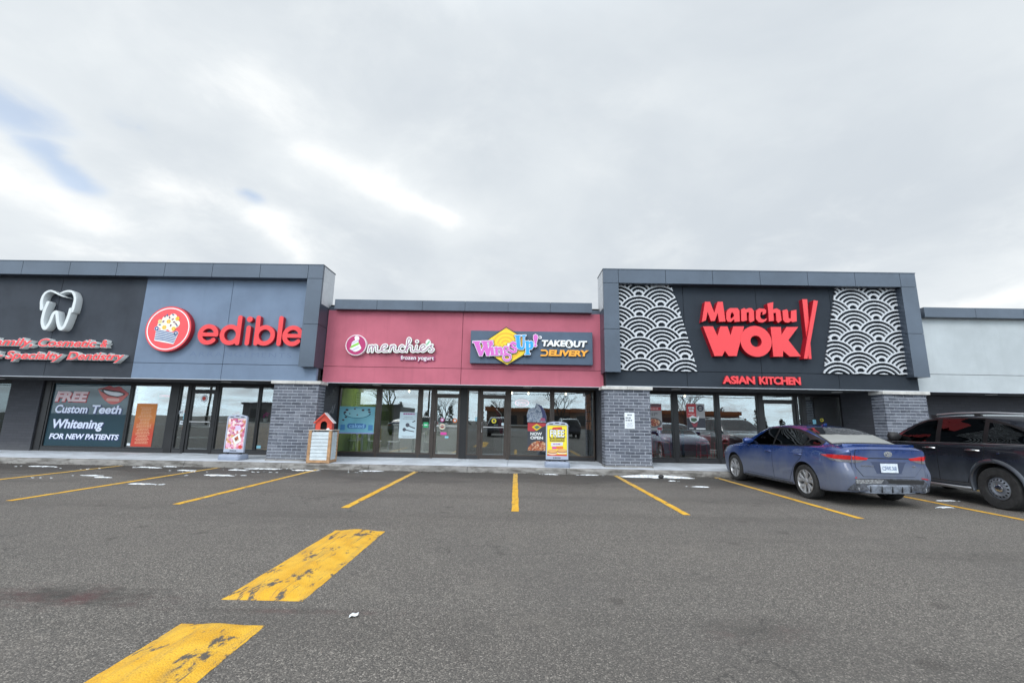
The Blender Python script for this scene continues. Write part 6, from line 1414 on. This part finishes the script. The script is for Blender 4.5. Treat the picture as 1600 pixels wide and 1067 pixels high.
# ------------------------------------------------------------------ pavement signs, planter, dog house
BASEP = M('base_plastic', (.27, .31, .40), .55, var=.08, vscale=5); FRAMEP = M('frame_plastic', (.36, .40, .50), .5)
def rounded(w, d, r, n=6):
    o = []
    for cx, cy, a0 in ((w / 2 - r, d / 2 - r, 0), (-w / 2 + r, d / 2 - r, 90), (-w / 2 + r, -d / 2 + r, 180), (w / 2 - r, -d / 2 + r, 270)):
        for k in range(n + 1): a = R(a0 + 90 * k / n); o.append((cx + r * math.cos(a), cy + r * math.sin(a)))
    return o
def aframe(x, y, rz, label, h=1.2):
    """board on a water-filled base; built around the origin, front towards -Y"""
    t = thing('pavement_sign', label, 'pavement sign', (0, 0, 0), 'pavement signs on water-filled bases')
    rings = [[(a * k, c * k, z) for a, c in rounded(.70, .46, .10)] for k, z in ((.96, 0), (1, .02), (1, .10), (.97, .135), (.90, .15))]
    MB().loft(rings).build('base', BASEP, t, world=False, smooth=40)
    for s in (-1, 1): MB().box(s * .21 - .03, s * .21 + .03, -.03, .03, .145, .24).build('spring_foot', BLKPL, t, world=False)
    w2, z0, z1 = .315, .20, h
    out = [(-w2, z0), (w2, z0), (w2, z1 - .05), (w2 - .05, z1), (.10, z1 + .03), (-.10, z1 + .03), (-w2 + .05, z1), (-w2, z1 - .05)]
    f = MB().prism(out, -.035, .035, [(-w2 + .035, z0 + .10), (w2 - .035, z0 + .10), (w2 - .035, z1 - .075), (-w2 + .035, z1 - .075)]).build('frame', FRAMEP, t, world=False, bevel=.008)
    for a in (-.17, 0, .17): MB().box(a - .055, a + .055, -.037, -.030, z1 - .045 + (.02 if a == 0 else 0), z1 - .02 + (.02 if a == 0 else 0)).build('hand_slot', BLKPL, f, world=False)
    lines(f, -.16, .16, z0 + .03, z0 + .07, 1, -.038, BLKPL, .7, 4)
    return t, f, w2 - .035, z0 + .10, z1 - .075
t, f, w, za, zb = aframe(0, 0, 0, 'pavement sign showing pink and red fruit bouquets outside the edible shop', 1.25)
p = MB().box(-w, w, -.020, .02, za, zb).build('poster', FLOW, t, world=False)
lines(p, -.14, .24, zb - .11, zb - .05, 1, -.0215, M('print_plum', (.34, .10, .26), .6), .7, 31); lines(p, -.12, .22, zb - .17, zb - .12, 1, -.0215, PAPER, .6, 32)
MB().prism([(.02, .42), (.20, .52), (.11, .76), (-.10, .62)], -.0225, -.020).build('white_box', PAPER, p, world=False); MB().prism([(.03, .50), (.13, .55), (.08, .68), (-.03, .60)], -.024, -.0226).build('box_berries', FOOD, p, world=False)
MB().prism([(-.02, .80), (.17, .86), (.10, .98), (-.04, .95)], -.0225, -.020).build('bouquet', M('lilac', (.62, .50, .74), .5), p, world=False)
disc('red_fruit', (.19, .36), .055, -.0225, .0025, SRD, None).parent = p; disc('pink_fruit', (-.20, .40), .07, -.0225, .0025, M('pink_fruit', (.72, .36, .50), .5), None).parent = p
t.location = (-8.21, 13.03, WALK_Z); t.rotation_euler = (0, 0, R(-6))
t, f, w, za, zb = aframe(0, 0, 0, 'yellow pavement sign reading FREE SANDWICH outside the wing restaurant', 1.22)
PY = M('poster_yellow', (.80, .66, .035), .45); p = MB().box(-w, w, -.020, .02, za, zb).build('poster', PY, t, world=False)
MB().prism([(-.15, 1.02), (-.12, 1.085), (.13, 1.105), (.15, 1.04)], -.0225, -.020).build('red_swash', SRD, p, world=False)
a_ = text('word', 'FREE', (-.215, .225, .80, 1.035), -.023, .0025, BLKPL, None, bold=.05); a_.parent = p; a_ = text('word_face', 'FREE', (-.20, .205, .82, 1.02), -.0255, .002, PAPER, None, bold=.022); a_.parent = p
MB().box(-.205, .21, -.0225, -.020, .695, .795).build('word_band', M('band_olive', (.16, .12, .03), .5), p, world=False); a_ = text('word', 'SANDWICH', (-.185, .19, .715, .78), -.0255, .002, PY, None, bold=.012); a_.parent = p
MB().prism([(-.165, .56), (.165, .59), (.165, .68), (-.165, .665)], -.0225, -.020).build('lilac_band', M('sticker_lilac', (.60, .62, .74), .5), p, world=False); lines(p, -.14, .14, .60, .65, 1, -.024, M('print_plum', (.34, .10, .26), .6), .5, 9)
MB().box(-.14, -.02, -.0225, -.020, .49, .55).build('pink_tag', SMG, p, world=False); MB().box(-.02, .17, -.0225, -.020, .49, .56).build('orange_tag', SOR, p, world=False)
for cx, cz, tl in ((-.13, .40, -.02), (.14, .425, .02)):
    disc('bun', (cx, cz + .03), .135, -.0235, .002, M('bun_tan', (.68, .38, .14), .6), None, 28, .048).parent = p; disc('filling', (cx, cz), .14, -.0225, .002, M('filling_brown', (.30, .07, .015), .6), None, 28, .035).parent = p; disc('bun_base', (cx, cz - .03), .13, -.0215, .002, M('bun_pale', (.76, .62, .44), .6), None, 28, .042).parent = p
MB().box(-w, w, -.0212, -.02, za, za + .045).build('footer', SRD, p, world=False)
t.location = (1.178, 12.72, WALK_Z); t.rotation_euler = (0, 0, R(-2))

TIMBER = M('planter_timber', (.40, .235, .125), .75, var=.25, vscale=12); SIDING = M('planter_siding', (.50, .56, .60), .55, var=.10, vscale=6, streak=.15)
t = thing('planter_box', 'tall box clad in pale grey boards with brown timber corners beside the brick pillar', 'planter')
w2, d2, hh = .315, .295, .885
g = MB(); n = 8; bh = (hh - .12) / n
for k in range(n):
    z0 = .085 + k * bh
    for rot in range(4):
        Mx = Matrix.Rotation(rot * math.pi / 2, 4, 'Z'); ww, dd = (w2, d2) if rot % 2 == 0 else (d2, w2)
        g.loft([[Mx @ Vector((x, -dd + .035, z0)), Mx @ Vector((x, -dd + .008, z0)), Mx @ Vector((x, -dd + .024, z0 + bh - .003)), Mx @ Vector((x, -dd + .035, z0 + bh - .003))] for x in (-ww + .06, ww - .06)])
g.build('siding', SIDING, t, world=False)
for sx in (-1, 1):
    for sy in (-1, 1): MB().box(sx * w2 - .04 - sx * .04, sx * w2 + .04 - sx * .04, sy * d2 - .04 - sy * .04, sy * d2 + .04 - sy * .04, 0, hh).build('corner_post', TIMBER, t, world=False, bevel=.004)
g = MB()
for sy in (-1, 1): g.box(-w2 + .081, w2 - .081, sy * d2 - .035 * (sy > 0), sy * d2 + .035 * (sy < 0), .01, .085)
for sx in (-1, 1): g.box(sx * w2 - .035 * (sx > 0), sx * w2 + .035 * (sx < 0), -d2 + .081, d2 - .081, .01, .085)
g.build('bottom_rail', TIMBER, t, world=False)
MB().box(-w2 - .012, w2 + .012, -d2 - .012, d2 + .012, hh, hh + .022).build('top_board', M('top_board', (.46, .44, .40), .8, var=.2, vscale=8), t, world=False, bevel=.004)
t.location = (-5.485, 12.72, WALK_Z); t.rotation_euler = (0, 0, R(3))
t = thing('dog_house', 'little red dog house with dark arched doorway on top of the board-clad box', 'dog house')
DRED = M('dog_house_red', (.55, .055, .030), .5, var=.12, vscale=8); DH = .20
arch = [(-.085, .0), (.085, .0), (.085, .15)] + [(.085 * math.cos(a), .15 + .085 * math.sin(a)) for a in np.linspace(.2, math.pi - .2, 9)] + [(-.085, .15)]
arch = [(a, max(c, .004)) for a, c in arch]
wall = [(-.215, 0), (.215, 0), (.215, .22), (0, .445), (-.215, .22)]
MB().prism(wall, -.20, -.185, arch).build('front_wall', DRED, t, world=False)
MB().prism(wall, .185, .20).build('back_wall', DRED, t, world=False)
for s in (-1, 1): MB().box(min(s * .20, s * .215), max(s * .20, s * .215), -.184, .184, 0, .22).build('side_wall', DRED, t, world=False)
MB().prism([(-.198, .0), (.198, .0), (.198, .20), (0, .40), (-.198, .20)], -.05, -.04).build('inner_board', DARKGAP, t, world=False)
for s, mt in ((-1, DRED), (1, M('roof_snowy', (.62, .62, .64), .7, var=.2, vscale=9))):
    MB().loft([[(0, y, .455), (0, y, .475), (s * .275, y, .187), (s * .262, y, .172)] for y in (-.235, .225)]).build('roof_slope', mt, t, world=False)
MB().prism([(0, .450), (.262, .175), (.247, .160), (0, .420), (-.247, .160), (-.262, .175)], -.242, -.2355).build('barge_board', DRED, t, world=False)
t.location = (-5.49, 12.74, WALK_Z + .909); t.rotation_euler = (0, 0, R(14))
tag(MB().lathe([(.001, .05), (.02, .045), (.05, .02), (.055, 0), (.001, 0)], 14, Matrix.Translation((-5.29, 12.50, WALK_Z + .907))).build('snow_lump', M('snow', (.68, .71, .75), .85, var=.35, vscale=11, bump=.6, bscale=40), smooth=60), 'small lump of snow on the front corner of the board-clad box', 'snow')
# pale scrawl scratched on the dark pier
g = MB(); g.tube([(-5.963, 14.05, 1.50), (-5.963, 14.12, 1.62), (-5.963, 14.20, 1.54), (-5.963, 14.30, 1.78), (-5.963, 14.33, 1.52), (-5.963, 14.46, 1.84)], .006, 5)
tag(g.build('scrawl', M('chalk_grey', (.30, .31, .34), .9)), 'thin pale scrawl scratched on the dark brick behind the dog house', 'scrawl')

# ------------------------------------------------------------------ snow, litter, small ground detail
SNOW = MATS['snow']; rs = random.Random(5)
def snow_patch(g, cx, cy, rx, ry, h, seed):
    rr = random.Random(seed); n = 44; ph = [rr.uniform(0, 6.28) for _ in range(6)]
    rad = [1 + sum(.30 / (k + 1) ** .6 * math.sin((k + 2) * 2 * math.pi * i / n + ph[k]) for k in range(6)) for i in range(n)]; rings = []
    for f, hz in ((1, .003), (.93, h * .35), (.75, h * .7), (.45, h * .95), (.12, h)):
        rings.append([(cx + rx * f * rad[i] * math.cos(2 * math.pi * i / n), cy + ry * f * rad[i] * math.sin(2 * math.pi * i / n), hz * (1 + .3 * rr.uniform(-1, 1) * (f < 1))) for i in range(n)])
    g.loft(rings)
g = MB(); snow_patch(g, 3.72, 12.03, .66, .22, .05, 3); tag(g.build('snow_patch', SNOW, smooth=70), 'largest white snow patch lying by the kerb in front of the middle brick pillar', 'snow')
g = MB()
for i, (x, y, rx, ry) in enumerate(((-7.05, 10.68, .42, .10), (-9.75, 11.95, .34, .07), (-10.05, 12.12, .16, .05), (-9.35, 12.2, .2, .05), (-6.75, 12.12, .55, .10), (-6.2, 12.18, .35, .06), (-5.65, 11.95, .26, .05), (-8.35, 11.45, .30, .06), (-8.0, 11.2, .18, .04), (-9.6, 10.2, .26, .03), (-9.1, 9.95, .22, .025), (-10.3, 9.75, .25, .025), (-7.6, 9.15, .30, .03), (-3.9, 12.1, .36, .06), (-4.25, 11.8, .16, .03), (4.22, 10.35, .20, .035), (3.9, 11.3, .12, .025), (-11.2, 11.4, .35, .05), (-12.4, 11.7, .4, .05), (-7.25, 11.75, .3, .05), (-6.3, 11.5, .25, .04), (7.75, 8.35, .16, .03), (8.5, 9.1, .2, .04), (8.3, 10.2, .18, .04), (.95, 12.15, .2, .03), (2.0, 12.2, .25, .03))):
    if i % 3 != 2: snow_patch(g, x, y, rx * .8, ry * .8, .018, 10 + i)
    for k in range(5): snow_patch(g, x + rs.uniform(-1.6, 1.6) * rx, y + rs.uniform(-2.2, 2.2) * ry, rx * rs.uniform(.03, .16), ry * rs.uniform(.10, .40), .009, 100 + i * 17 + k)
tag(g.build('snow', SNOW, smooth=70), 'thin leftover scraps of snow scattered over the stalls along the kerb', 'snow', kind='stuff')
# grit along the gutter
g = MB()
for k in range(420):
    x = rs.uniform(-14, 13); y = KERB_Y - abs(rs.gauss(0, .22)) - .02; s = rs.uniform(.006, .022)
    g.lathe([(.001, s), (s * .8, s * .6), (s, .1 * s), (.001, 0)], 5, Matrix.Translation((x, y, .001)) @ Matrix.Rotation(rs.uniform(0, 3), 4, 'Z'))
tag(g.build('gutter_grit', M('grit', (.10, .09, .08), .9, var=.5, vscale=9)), 'dark grit and small stones gathered along the gutter', 'grit', kind='stuff')
g = MB(); Mx = Matrix.Translation((-1.14, 3.42, .004)) @ Matrix.Rotation(.2, 4, 'Z')
g.loft([[Mx @ Vector((-.03, y, z)), Mx @ Vector((-.01, y, z + .012)), Mx @ Vector((.012, y, z + .006)), Mx @ Vector((.032, y, z + .014)), Mx @ Vector((.032, y, z + .011)), Mx @ Vector((.012, y, z + .003)), Mx @ Vector((-.01, y, z + .009)), Mx @ Vector((-.03, y, z - .002))] for y, z in ((-.022, .002), (0, .006), (.022, .003))])
tag(g.build('paper_scrap', PAPER), 'small crumpled scrap of white paper on the asphalt right of the speed bump', 'litter')
rk = random.Random(9); rings = []
for f, z in ((.6, 0), (1, .03), (.9, .06), (.4, .085)): rings.append([(3.80 + .075 * f * math.cos(a) * rk.uniform(.8, 1.15), 11.83 + .06 * f * math.sin(a) * rk.uniform(.8, 1.15), z + .005) for a in np.linspace(0, 6.283, 10)[:-1]])
tag(MB().loft(rings).build('dark_stone', M('dark_stone', (.03, .03, .032), .8)), 'dark stone lying on the front edge of the big snow patch', 'stone')

# ------------------------------------------------------------------ inside the shops
PLW = M('chair_white', (.66, .68, .70), .4); STL = M('tube_steel', (.50, .51, .53), .3, .85)
def cafe_chair(loc, rz, lab):
    t = thing('cafe_chair', lab, 'chair', (0, 0, 0), 'white chairs in the yogurt shop')
    rings = []
    for y, z, w in ((-.21, .445, .19), (-.19, .452, .205), (0, .44, .215), (.17, .45, .205), (.21, .47, .19)): rings.append([(-w, y, z), (w, y, z), (w, y, z + .018), (-w, y, z + .018)])
    MB().loft(rings).build('seat', PLW, t, world=False, smooth=40)
    b_ = MB().prism([(-.20, .47), (.20, .47), (.26, .80), (.22, .84), (-.22, .84), (-.26, .80)], .19, .21, [(-.12, .56), (.12, .56), (.15, .69), (-.15, .69)]).build('backrest', PLW, t, world=False, bevel=.006)
    for sx in (-1, 1):
        for sy in (-1, 1): MB().tube([(sx * .17, sy * .16, .445), (sx * .21, sy * .21, 0)], .011).build('leg', STL, t, world=False)
    t.location = loc; t.rotation_euler = (0, 0, R(rz)); return t
c1 = cafe_chair((-4.98, 15.75, WALK_Z + .005), 100, 'white cafe chair behind the first mullion, its back turned to the left table')
def again(src, loc, rz, lab):
    c = copy_tree(src); c.location = loc; c.rotation_euler = (0, 0, R(rz)); c['label'] = lab; return c
again(c1, (-4.28, 15.7, WALK_Z + .005), -80, 'white cafe chair just right of the first mullion, facing the middle table')
again(c1, (-2.98, 15.72, WALK_Z + .005), 95, 'white cafe chair behind the narrow pane beside the yogurt shop door')
again(c1, (-5.75, 15.9, WALK_Z + .005), -100, 'white cafe chair under the aqua poster at the lime wall')
def cafe_table(loc, lab):
    t = thing('cafe_table', lab, 'table', (0, 0, 0), 'small tables in the yogurt shop')
    MB().box(-.36, .36, -.33, .33, .715, .745).build('table_top', PLW, t, world=False, bevel=.006); MB().tube([(0, 0, .02), (0, 0, .715)], .032, 12).build('column', STL, t, world=False); MB().lathe([(.001, .03), (.2, .018), (.24, 0), (.001, 0)], 24).build('foot', STL, t, world=False, smooth=40)
    t.location = loc; return t
t1 = cafe_table((-5.42, 15.75, WALK_Z + .005), 'small white table under the aqua poster in the yogurt shop')
again(t1, (-3.62, 15.75, WALK_Z + .005), 0, 'small white table under the white poster in the yogurt shop')
REDM = M('stool_red', (.42, .035, .05), .4)
def stool(loc, rz, lab):
    t = thing('bar_stool', lab, 'stool', (0, 0, 0), 'red stools in the Asian kitchen')
    MB().box(-.19, .19, -.18, .18, .60, .635).build('seat', REDM, t, world=False, bevel=.015); MB().prism([(-.19, .70), (.19, .70), (.20, .90), (-.20, .90)], .16, .185).build('backrest', REDM, t, world=False, bevel=.008)
    for sx in (-1, 1): MB().tube([(sx * .17, .17, .9), (sx * .17, .16, .6)], .012).build('back_post', REDM, t, world=False)
    for sx in (-1, 1):
        for sy in (-1, 1): MB().tube([(sx * .16, sy * .15, .605), (sx * .20, sy * .19, 0)], .013).build('leg', REDM, t, world=False)
    MB().tube([(-.185, -.175, .2), (.185, -.175, .2), (.185, .175, .2), (-.185, .175, .2), (-.185, -.175, .2)], .009).build('foot_rail', REDM, t, world=False)
    t.location = loc; t.rotation_euler = (0, 0, R(rz)); return t
s1 = stool((4.55, 15.55, WALK_Z + .005), 160, 'red stool nearest the middle pillar behind the first pane')
again(s1, (5.10, 15.6, WALK_Z + .005), 200, 'red stool just left of the first dark mullion of the Asian kitchen'); again(s1, (6.50, 15.55, WALK_Z + .005), 180, 'red stool left of the second dark mullion of the Asian kitchen'); again(s1, (7.15, 15.6, WALK_Z + .005), 190, 'red stool right of the second dark mullion, near the front of the blue car')
t = thing('window_counter', 'long dark counter standing behind the red stools', 'counter', (5.6, 16.1, WALK_Z)); MB().box(4.2, 7.6, 15.9, 16.3, WALK_Z + 1.02, WALK_Z + 1.06).build('counter_top', M('counter_dark', (.10, .09, .09), .4), t)
for x in (4.4, 6.0, 7.4): MB().box(x - .03, x + .03, 16.05, 16.15, WALK_Z + .005, WALK_Z + 1.02).build('support', BLKPL, t)
WOOD = M('counter_wood', (.30, .155, .075), .5, var=.25, vscale=5)
t = thing('shop_counter', 'brown wooden serving counter inside the edible shop', 'counter', (-9.6, 16.6, WALK_Z)); MB().box(-11.2, -7.4, 16.2, 16.9, WALK_Z + .005, WALK_Z + 1.0).build('front_panel', WOOD, t); MB().box(-11.25, -7.35, 16.1, 16.95, WALK_Z + 1.0, WALK_Z + 1.04).build('counter_top', M('counter_stone', (.40, .38, .36), .35), t)
def jar(loc, mat, lab):
    t = thing('gift_bouquet', lab, 'bouquet', (0, 0, 0), 'fruit bouquets on the edible counter')
    MB().lathe([(.001, 0), (.06, 0), (.085, .13), (.001, .13)], 14).build('pot', PLW, t, world=False, smooth=40); rr = random.Random(len(lab)); 
    for k in range(9): MB().lathe([(.001, .04), (.035, .015), (.035, -.015), (.001, -.04)], 8, Matrix.Translation((rr.uniform(-.09, .09), rr.uniform(-.08, .08), .19 + rr.uniform(0, .13)))).build('fruit', mat, t, world=False, smooth=60)
    t.location = loc
jar((-9.25, 16.3, 1.195), SMG, 'pink fruit bouquet on the counter above the pavement sign'); jar((-8.45, 16.3, 1.195), SRD, 'red fruit bouquet on the counter near the right mullion'); jar((-10.35, 16.3, 1.195), SRD, 'red fruit bouquet on the counter behind the edible door'); jar((-9.0, 16.5, 1.195), SGR, 'green topped bouquet on the counter right of the pink one')
t = thing('display_fridge', 'tall dark display cabinet with lit shelves behind the orange menu', 'cabinet', (-12.1, 17, WALK_Z)); MB().box(-12.7, -11.3, 16.6, 17.2, WALK_Z + .005, 2.1).build('case', M('cabinet_dark', (.05, .05, .055), .4), t)
for z in (.55, .95, 1.35, 1.75): MB().box(-12.6, -11.4, 16.5, 16.595, z, z + .05).build('shelf_edge', PLW, t)
t = thing('serving_counter', 'pale serving counter at the back of the yogurt shop', 'counter', (-3.6, 18.5, WALK_Z)); MB().box(-5.0, -2.4, 18.2, 18.8, WALK_Z + .005, 1.15).build('front_panel', M('counter_pale', (.35, .36, .38), .5), t); MB().box(-5.05, -2.35, 18.15, 18.85, 1.15, 1.19).build('counter_top', PLW, t)
t = thing('serving_counter', 'dark counter under red panels in the wing restaurant', 'counter', (.8, 18.4, WALK_Z)); MB().box(-.9, 2.2, 18.2, 18.8, WALK_Z + .005, 1.2).build('front_panel', M('counter_dark', (.10, .09, .09), .4), t); MB().box(-.9, 2.2, 18.15, 18.85, 1.2, 1.24).build('counter_top', STL, t)
t = thing('menu_board', 'orange and brown food board on the right wall of the wing restaurant', 'menu board', (2.55, 15.6, 1.2))
for k in range(4): MB().box(2.53, 2.57, 15.15, 16.1, 1.15 + .31 * k, 1.43 + .31 * k).build('picture', M('board_orange', (.48, .16, .05), .5, var=.5, vscale=7), t)
t = thing('feather_flag', 'dark red feather flag leaning behind the glass of the wing restaurant door', 'flag', (-.5, 15.1, WALK_Z)); MB().tube([(-.42, 15.05, WALK_Z + .005), (-.42, 15.05, 1.2), (-.50, 15.05, 1.6), (-.68, 15.05, 1.80)], .01).build('pole', STL, t); MB().prism([(-.43, .95), (-.40, 1.15), (-.46, 1.52), (-.60, 1.74), (-.72, 1.81), (-.64, 1.55), (-.60, 1.25), (-.53, .98)], 15.055, 15.06).build('cloth', M('flag_maroon', (.12, .015, .03), .7), t)
LAMP = M('bulb', (1, .82, .5), .4, emit=6)
for x, lab in ((-.15, 'leftmost of the small hanging bulbs in the wing restaurant'), (.42, 'middle one of the small hanging bulbs in the wing restaurant'), (1.72, 'rightmost of the small hanging bulbs in the wing restaurant'), (5.85, 'small hanging bulb in the second window of the Asian kitchen'), (-3.75, 'left one of two small bulbs at the top of the yogurt shop window'), (-3.35, 'right one of two small bulbs at the top of the yogurt shop window')):
    t = thing('pendant_lamp', lab, 'lamp', (x, 15.3, 2.3), 'small hanging bulbs'); MB().tube([(x, 15.3, 2.72), (x, 15.3, 2.36)], .006, 6).build('cord', BLKPL, t); MB().lathe([(.001, .055), (.02, .045), (.028, .015), (.018, -.02), (.001, -.028)], 12, Matrix.Translation((x, 15.3, 2.335))).build('bulb', LAMP, t, smooth=60)

# ------------------------------------------------------------------ across the road, behind the camera: what the windows mirror
t = thing('plaza_building', 'long low brick plaza with an orange band across the road behind the viewer', 'building', (10, -62, 0)); MB().box(-6, 46, -74, -62, 0, 3.3).build('wall', M('far_brick', (.22, .15, .11), .9, var=.2), t); MB().box(-6.3, 46.3, -62.5, -61.6, 3.3, 4.1).build('parapet', M('far_band', (.38, .13, .05), .8), t)
for k in range(9): w_ = MB().box(-4 + k * 5.5, .2 + k * 5.5, -62.2, -61.99, .6, 2.6).build('window', M('far_window', (.03, .035, .04), .15), t)
t = thing('plaza_building', 'grey flat-roofed block across the road to the left behind the viewer', 'building', (-40, -70, 0)); MB().box(-62, -26, -84, -70, 0, 4.0).build('wall', M('far_grey', (.20, .20, .21), .9, var=.2), t); MB().box(-62.3, -25.7, -70.3, -69.7, 4.0, 4.5).build('parapet', M('far_cap', (.10, .10, .11), .8), t)
for k in range(6): MB().box(-60 + k * 5.6, -56.4 + k * 5.6, -70.1, -69.95, 1.0, 3.0).build('window', M('far_window', (.03, .035, .04), .15), t)
BARK = M('bark', (.045, .038, .032), .9, var=.3, vscale=3); TWIG = M('twigs', (.060, .050, .042), .9)
def bare_tree(loc, h, seed, lab):
    rr = random.Random(seed); t = thing('bare_tree', lab, 'tree', (0, 0, 0), 'bare winter trees across the road'); tr = MB(); cr = MB()
    def grow_(p, d, L, r, lv):
        q = p + d * L; mid = p + d * L * .5 + Vector((rr.uniform(-1, 1), rr.uniform(-1, 1), 0)) * L * .06
        (tr if lv < 1 else cr).tube([p, mid, q], [r, r * .85, r * .68], 6 if lv < 2 else 4, caps=lv < 2)
        if lv >= 5 or r < .008: return
        for k in range(rr.choice((2, 3, 3)) if lv else 4):
            a = rr.uniform(0, 6.28); e = rr.uniform(.35, .8); nd = (d + Vector((math.cos(a), math.sin(a), rr.uniform(-.1, .4))) * e).normalized(); grow_(q if k < 2 else mid, nd, L * rr.uniform(.6, .82), r * .6, lv + 1)
    grow_(Vector((0, 0, 0)), Vector((rr.uniform(-.05, .05), 0, 1)), h * .28, h * .022, 0)
    tr.build('trunk', BARK, t, world=False); cr.build('crown', TWIG, t, world=False); t.location = loc; return t
bt = [bare_tree((-33, -50, 0), 13, 3, 'broad bare tree across the road, left behind the viewer'), bare_tree((8, -52, 0), 9, 8, 'bare tree in front of the low brick plaza')]
for k, (x, y, sc, rz, lab) in enumerate(((-24, -55, 1.0, 70, 'bare tree second from the left across the road'), (-14, -58, .8, 200, 'bare tree at the gap between the two far blocks'), (20, -54, .9, 20, 'bare tree right of centre before the brick plaza'), (33, -56, 1.05, 130, 'bare tree far right before the brick plaza'), (-44, -53, 1.1, 300, 'outermost bare tree on the far left'), (-3, -60, .85, 240, 'bare tree behind the second utility pole'))):
    c = copy_tree(bt[k % 2]); c.location = (x, y, 0); c.scale = (sc,) * 3; c.rotation_euler = (0, 0, R(rz)); c['label'] = lab
def conifer_row():
    rr = random.Random(4); g = MB()
    for k in range(46):
        x = -75 + k * 3.6 + rr.uniform(-1, 1); y = -92 + rr.uniform(-5, 5); h = rr.uniform(2.5, 6)
        for j in range(26):
            f = j / 26; rr2 = (1 - f) * h * .22 + .25
            for m_ in range(6): a = rr.uniform(0, 6.28); px, py_, pz = x + rr2 * math.cos(a) * rr.uniform(.4, 1), y + rr2 * math.sin(a) * .6, .3 + f * h; s = rr.uniform(.25, .6); g.bm.faces.new([g.bm.verts.new((px + rr.uniform(-s, s), py_ + rr.uniform(-s, s), pz + rr.uniform(-s, s))) for _ in range(3)])
    return tag(g.build('far_wood', M('far_foliage', (.035, .042, .032), .95)), 'dark strip of far-off wood closing the view behind the road', 'wood', kind='stuff')
conifer_row()
t0 = thing('utility_pole', 'utility pole with crossarm across the road, left of the viewer', 'utility pole', (0, 0, 0), 'utility poles along the road')
MB().lathe([(.001, 0), (.16, 0), (.11, 11), (.001, 11)], 12).build('pole', BARK, t0, world=False, smooth=50); MB().box(-1.2, 1.2, -.06, .06, 10.2, 10.35).build('crossarm', BARK, t0, world=False)
for x in (-1.1, -.4, .4, 1.1): MB().lathe([(.001, 10.5), (.05, 10.48), (.06, 10.36), (.001, 10.36)], 8, Matrix.Translation((x, 0, 0))).build('insulator', PLW, t0, world=False)
t0.location = (-13, -36, 0); t0.rotation_euler = (0, 0, R(90))
for x, lab in ((-46, 'utility pole furthest to the left across the road'), (13, 'utility pole across the road, right of the viewer'), (44, 'utility pole furthest to the right across the road')):
    c = copy_tree(t0); c.location = (x, -36, 0); c['label'] = lab
k = 0
for z, y in ((10.45, -34.9), (10.45, -35.6), (10.45, -36.4), (10.45, -37.1), (8.2, -36.05), (7.3, -36.05), (6.6, -35.95), (5.9, -35.95)):
    g = MB(); xs_ = [-120, -46, -13, 13, 44, 120]; pts = []
    for a, c in zip(xs_, xs_[1:]):
        for f in np.linspace(0, 1, 9)[:-1]: pts.append((a + (c - a) * f, y, z - 4 * f * (1 - f) * .6))
    g.tube(pts, .028 if z > 9 else .05, 5); k += 1
    tag(g.build('overhead_wire', BLKPL), ('thin power wire on the crossarms, one of the four at the pole tops' if z > 9 else 'thicker cable strung below the crossarms along the poles'), 'wire', 'power wires on the pole tops' if z > 9 else 'cables below the crossarms')
tag(MB().box(-200, 200, -46, -30, .004, .008).build('road', M('road_grey', (.13, .13, .132), .85, var=.15, vscale=.4)), kind='structure')
for (x, y, rz, src, lab) in ((-7.5, -9.5, 183, suv, 'dark sport-utility car parked behind the viewer to the left'), (4.8, -10.5, 178, suv, 'dark sport-utility car parked behind the viewer to the right'), (-10.3, -9.8, 182, sed, 'blue saloon car parked beside the left dark car behind the viewer'), (-1.6, -10.2, 180, suv, 'dark sport-utility car parked straight behind the viewer'), (9.4, -9.9, 179, suv, 'dark sport-utility car in the further right stall behind the viewer'), (-19.0, -10.0, 181, suv, 'dark sport-utility car parked at the far left behind the viewer'), (12.5, -10.0, 180, sed, 'blue saloon car parked far right behind the viewer'), (-14.5, -10.2, 176, sed, 'blue saloon car parked far left behind the viewer')):
    c = copy_tree(src); c.location = (x, y, 0); c.rotation_euler = (0, 0, R(rz)); c['label'] = lab
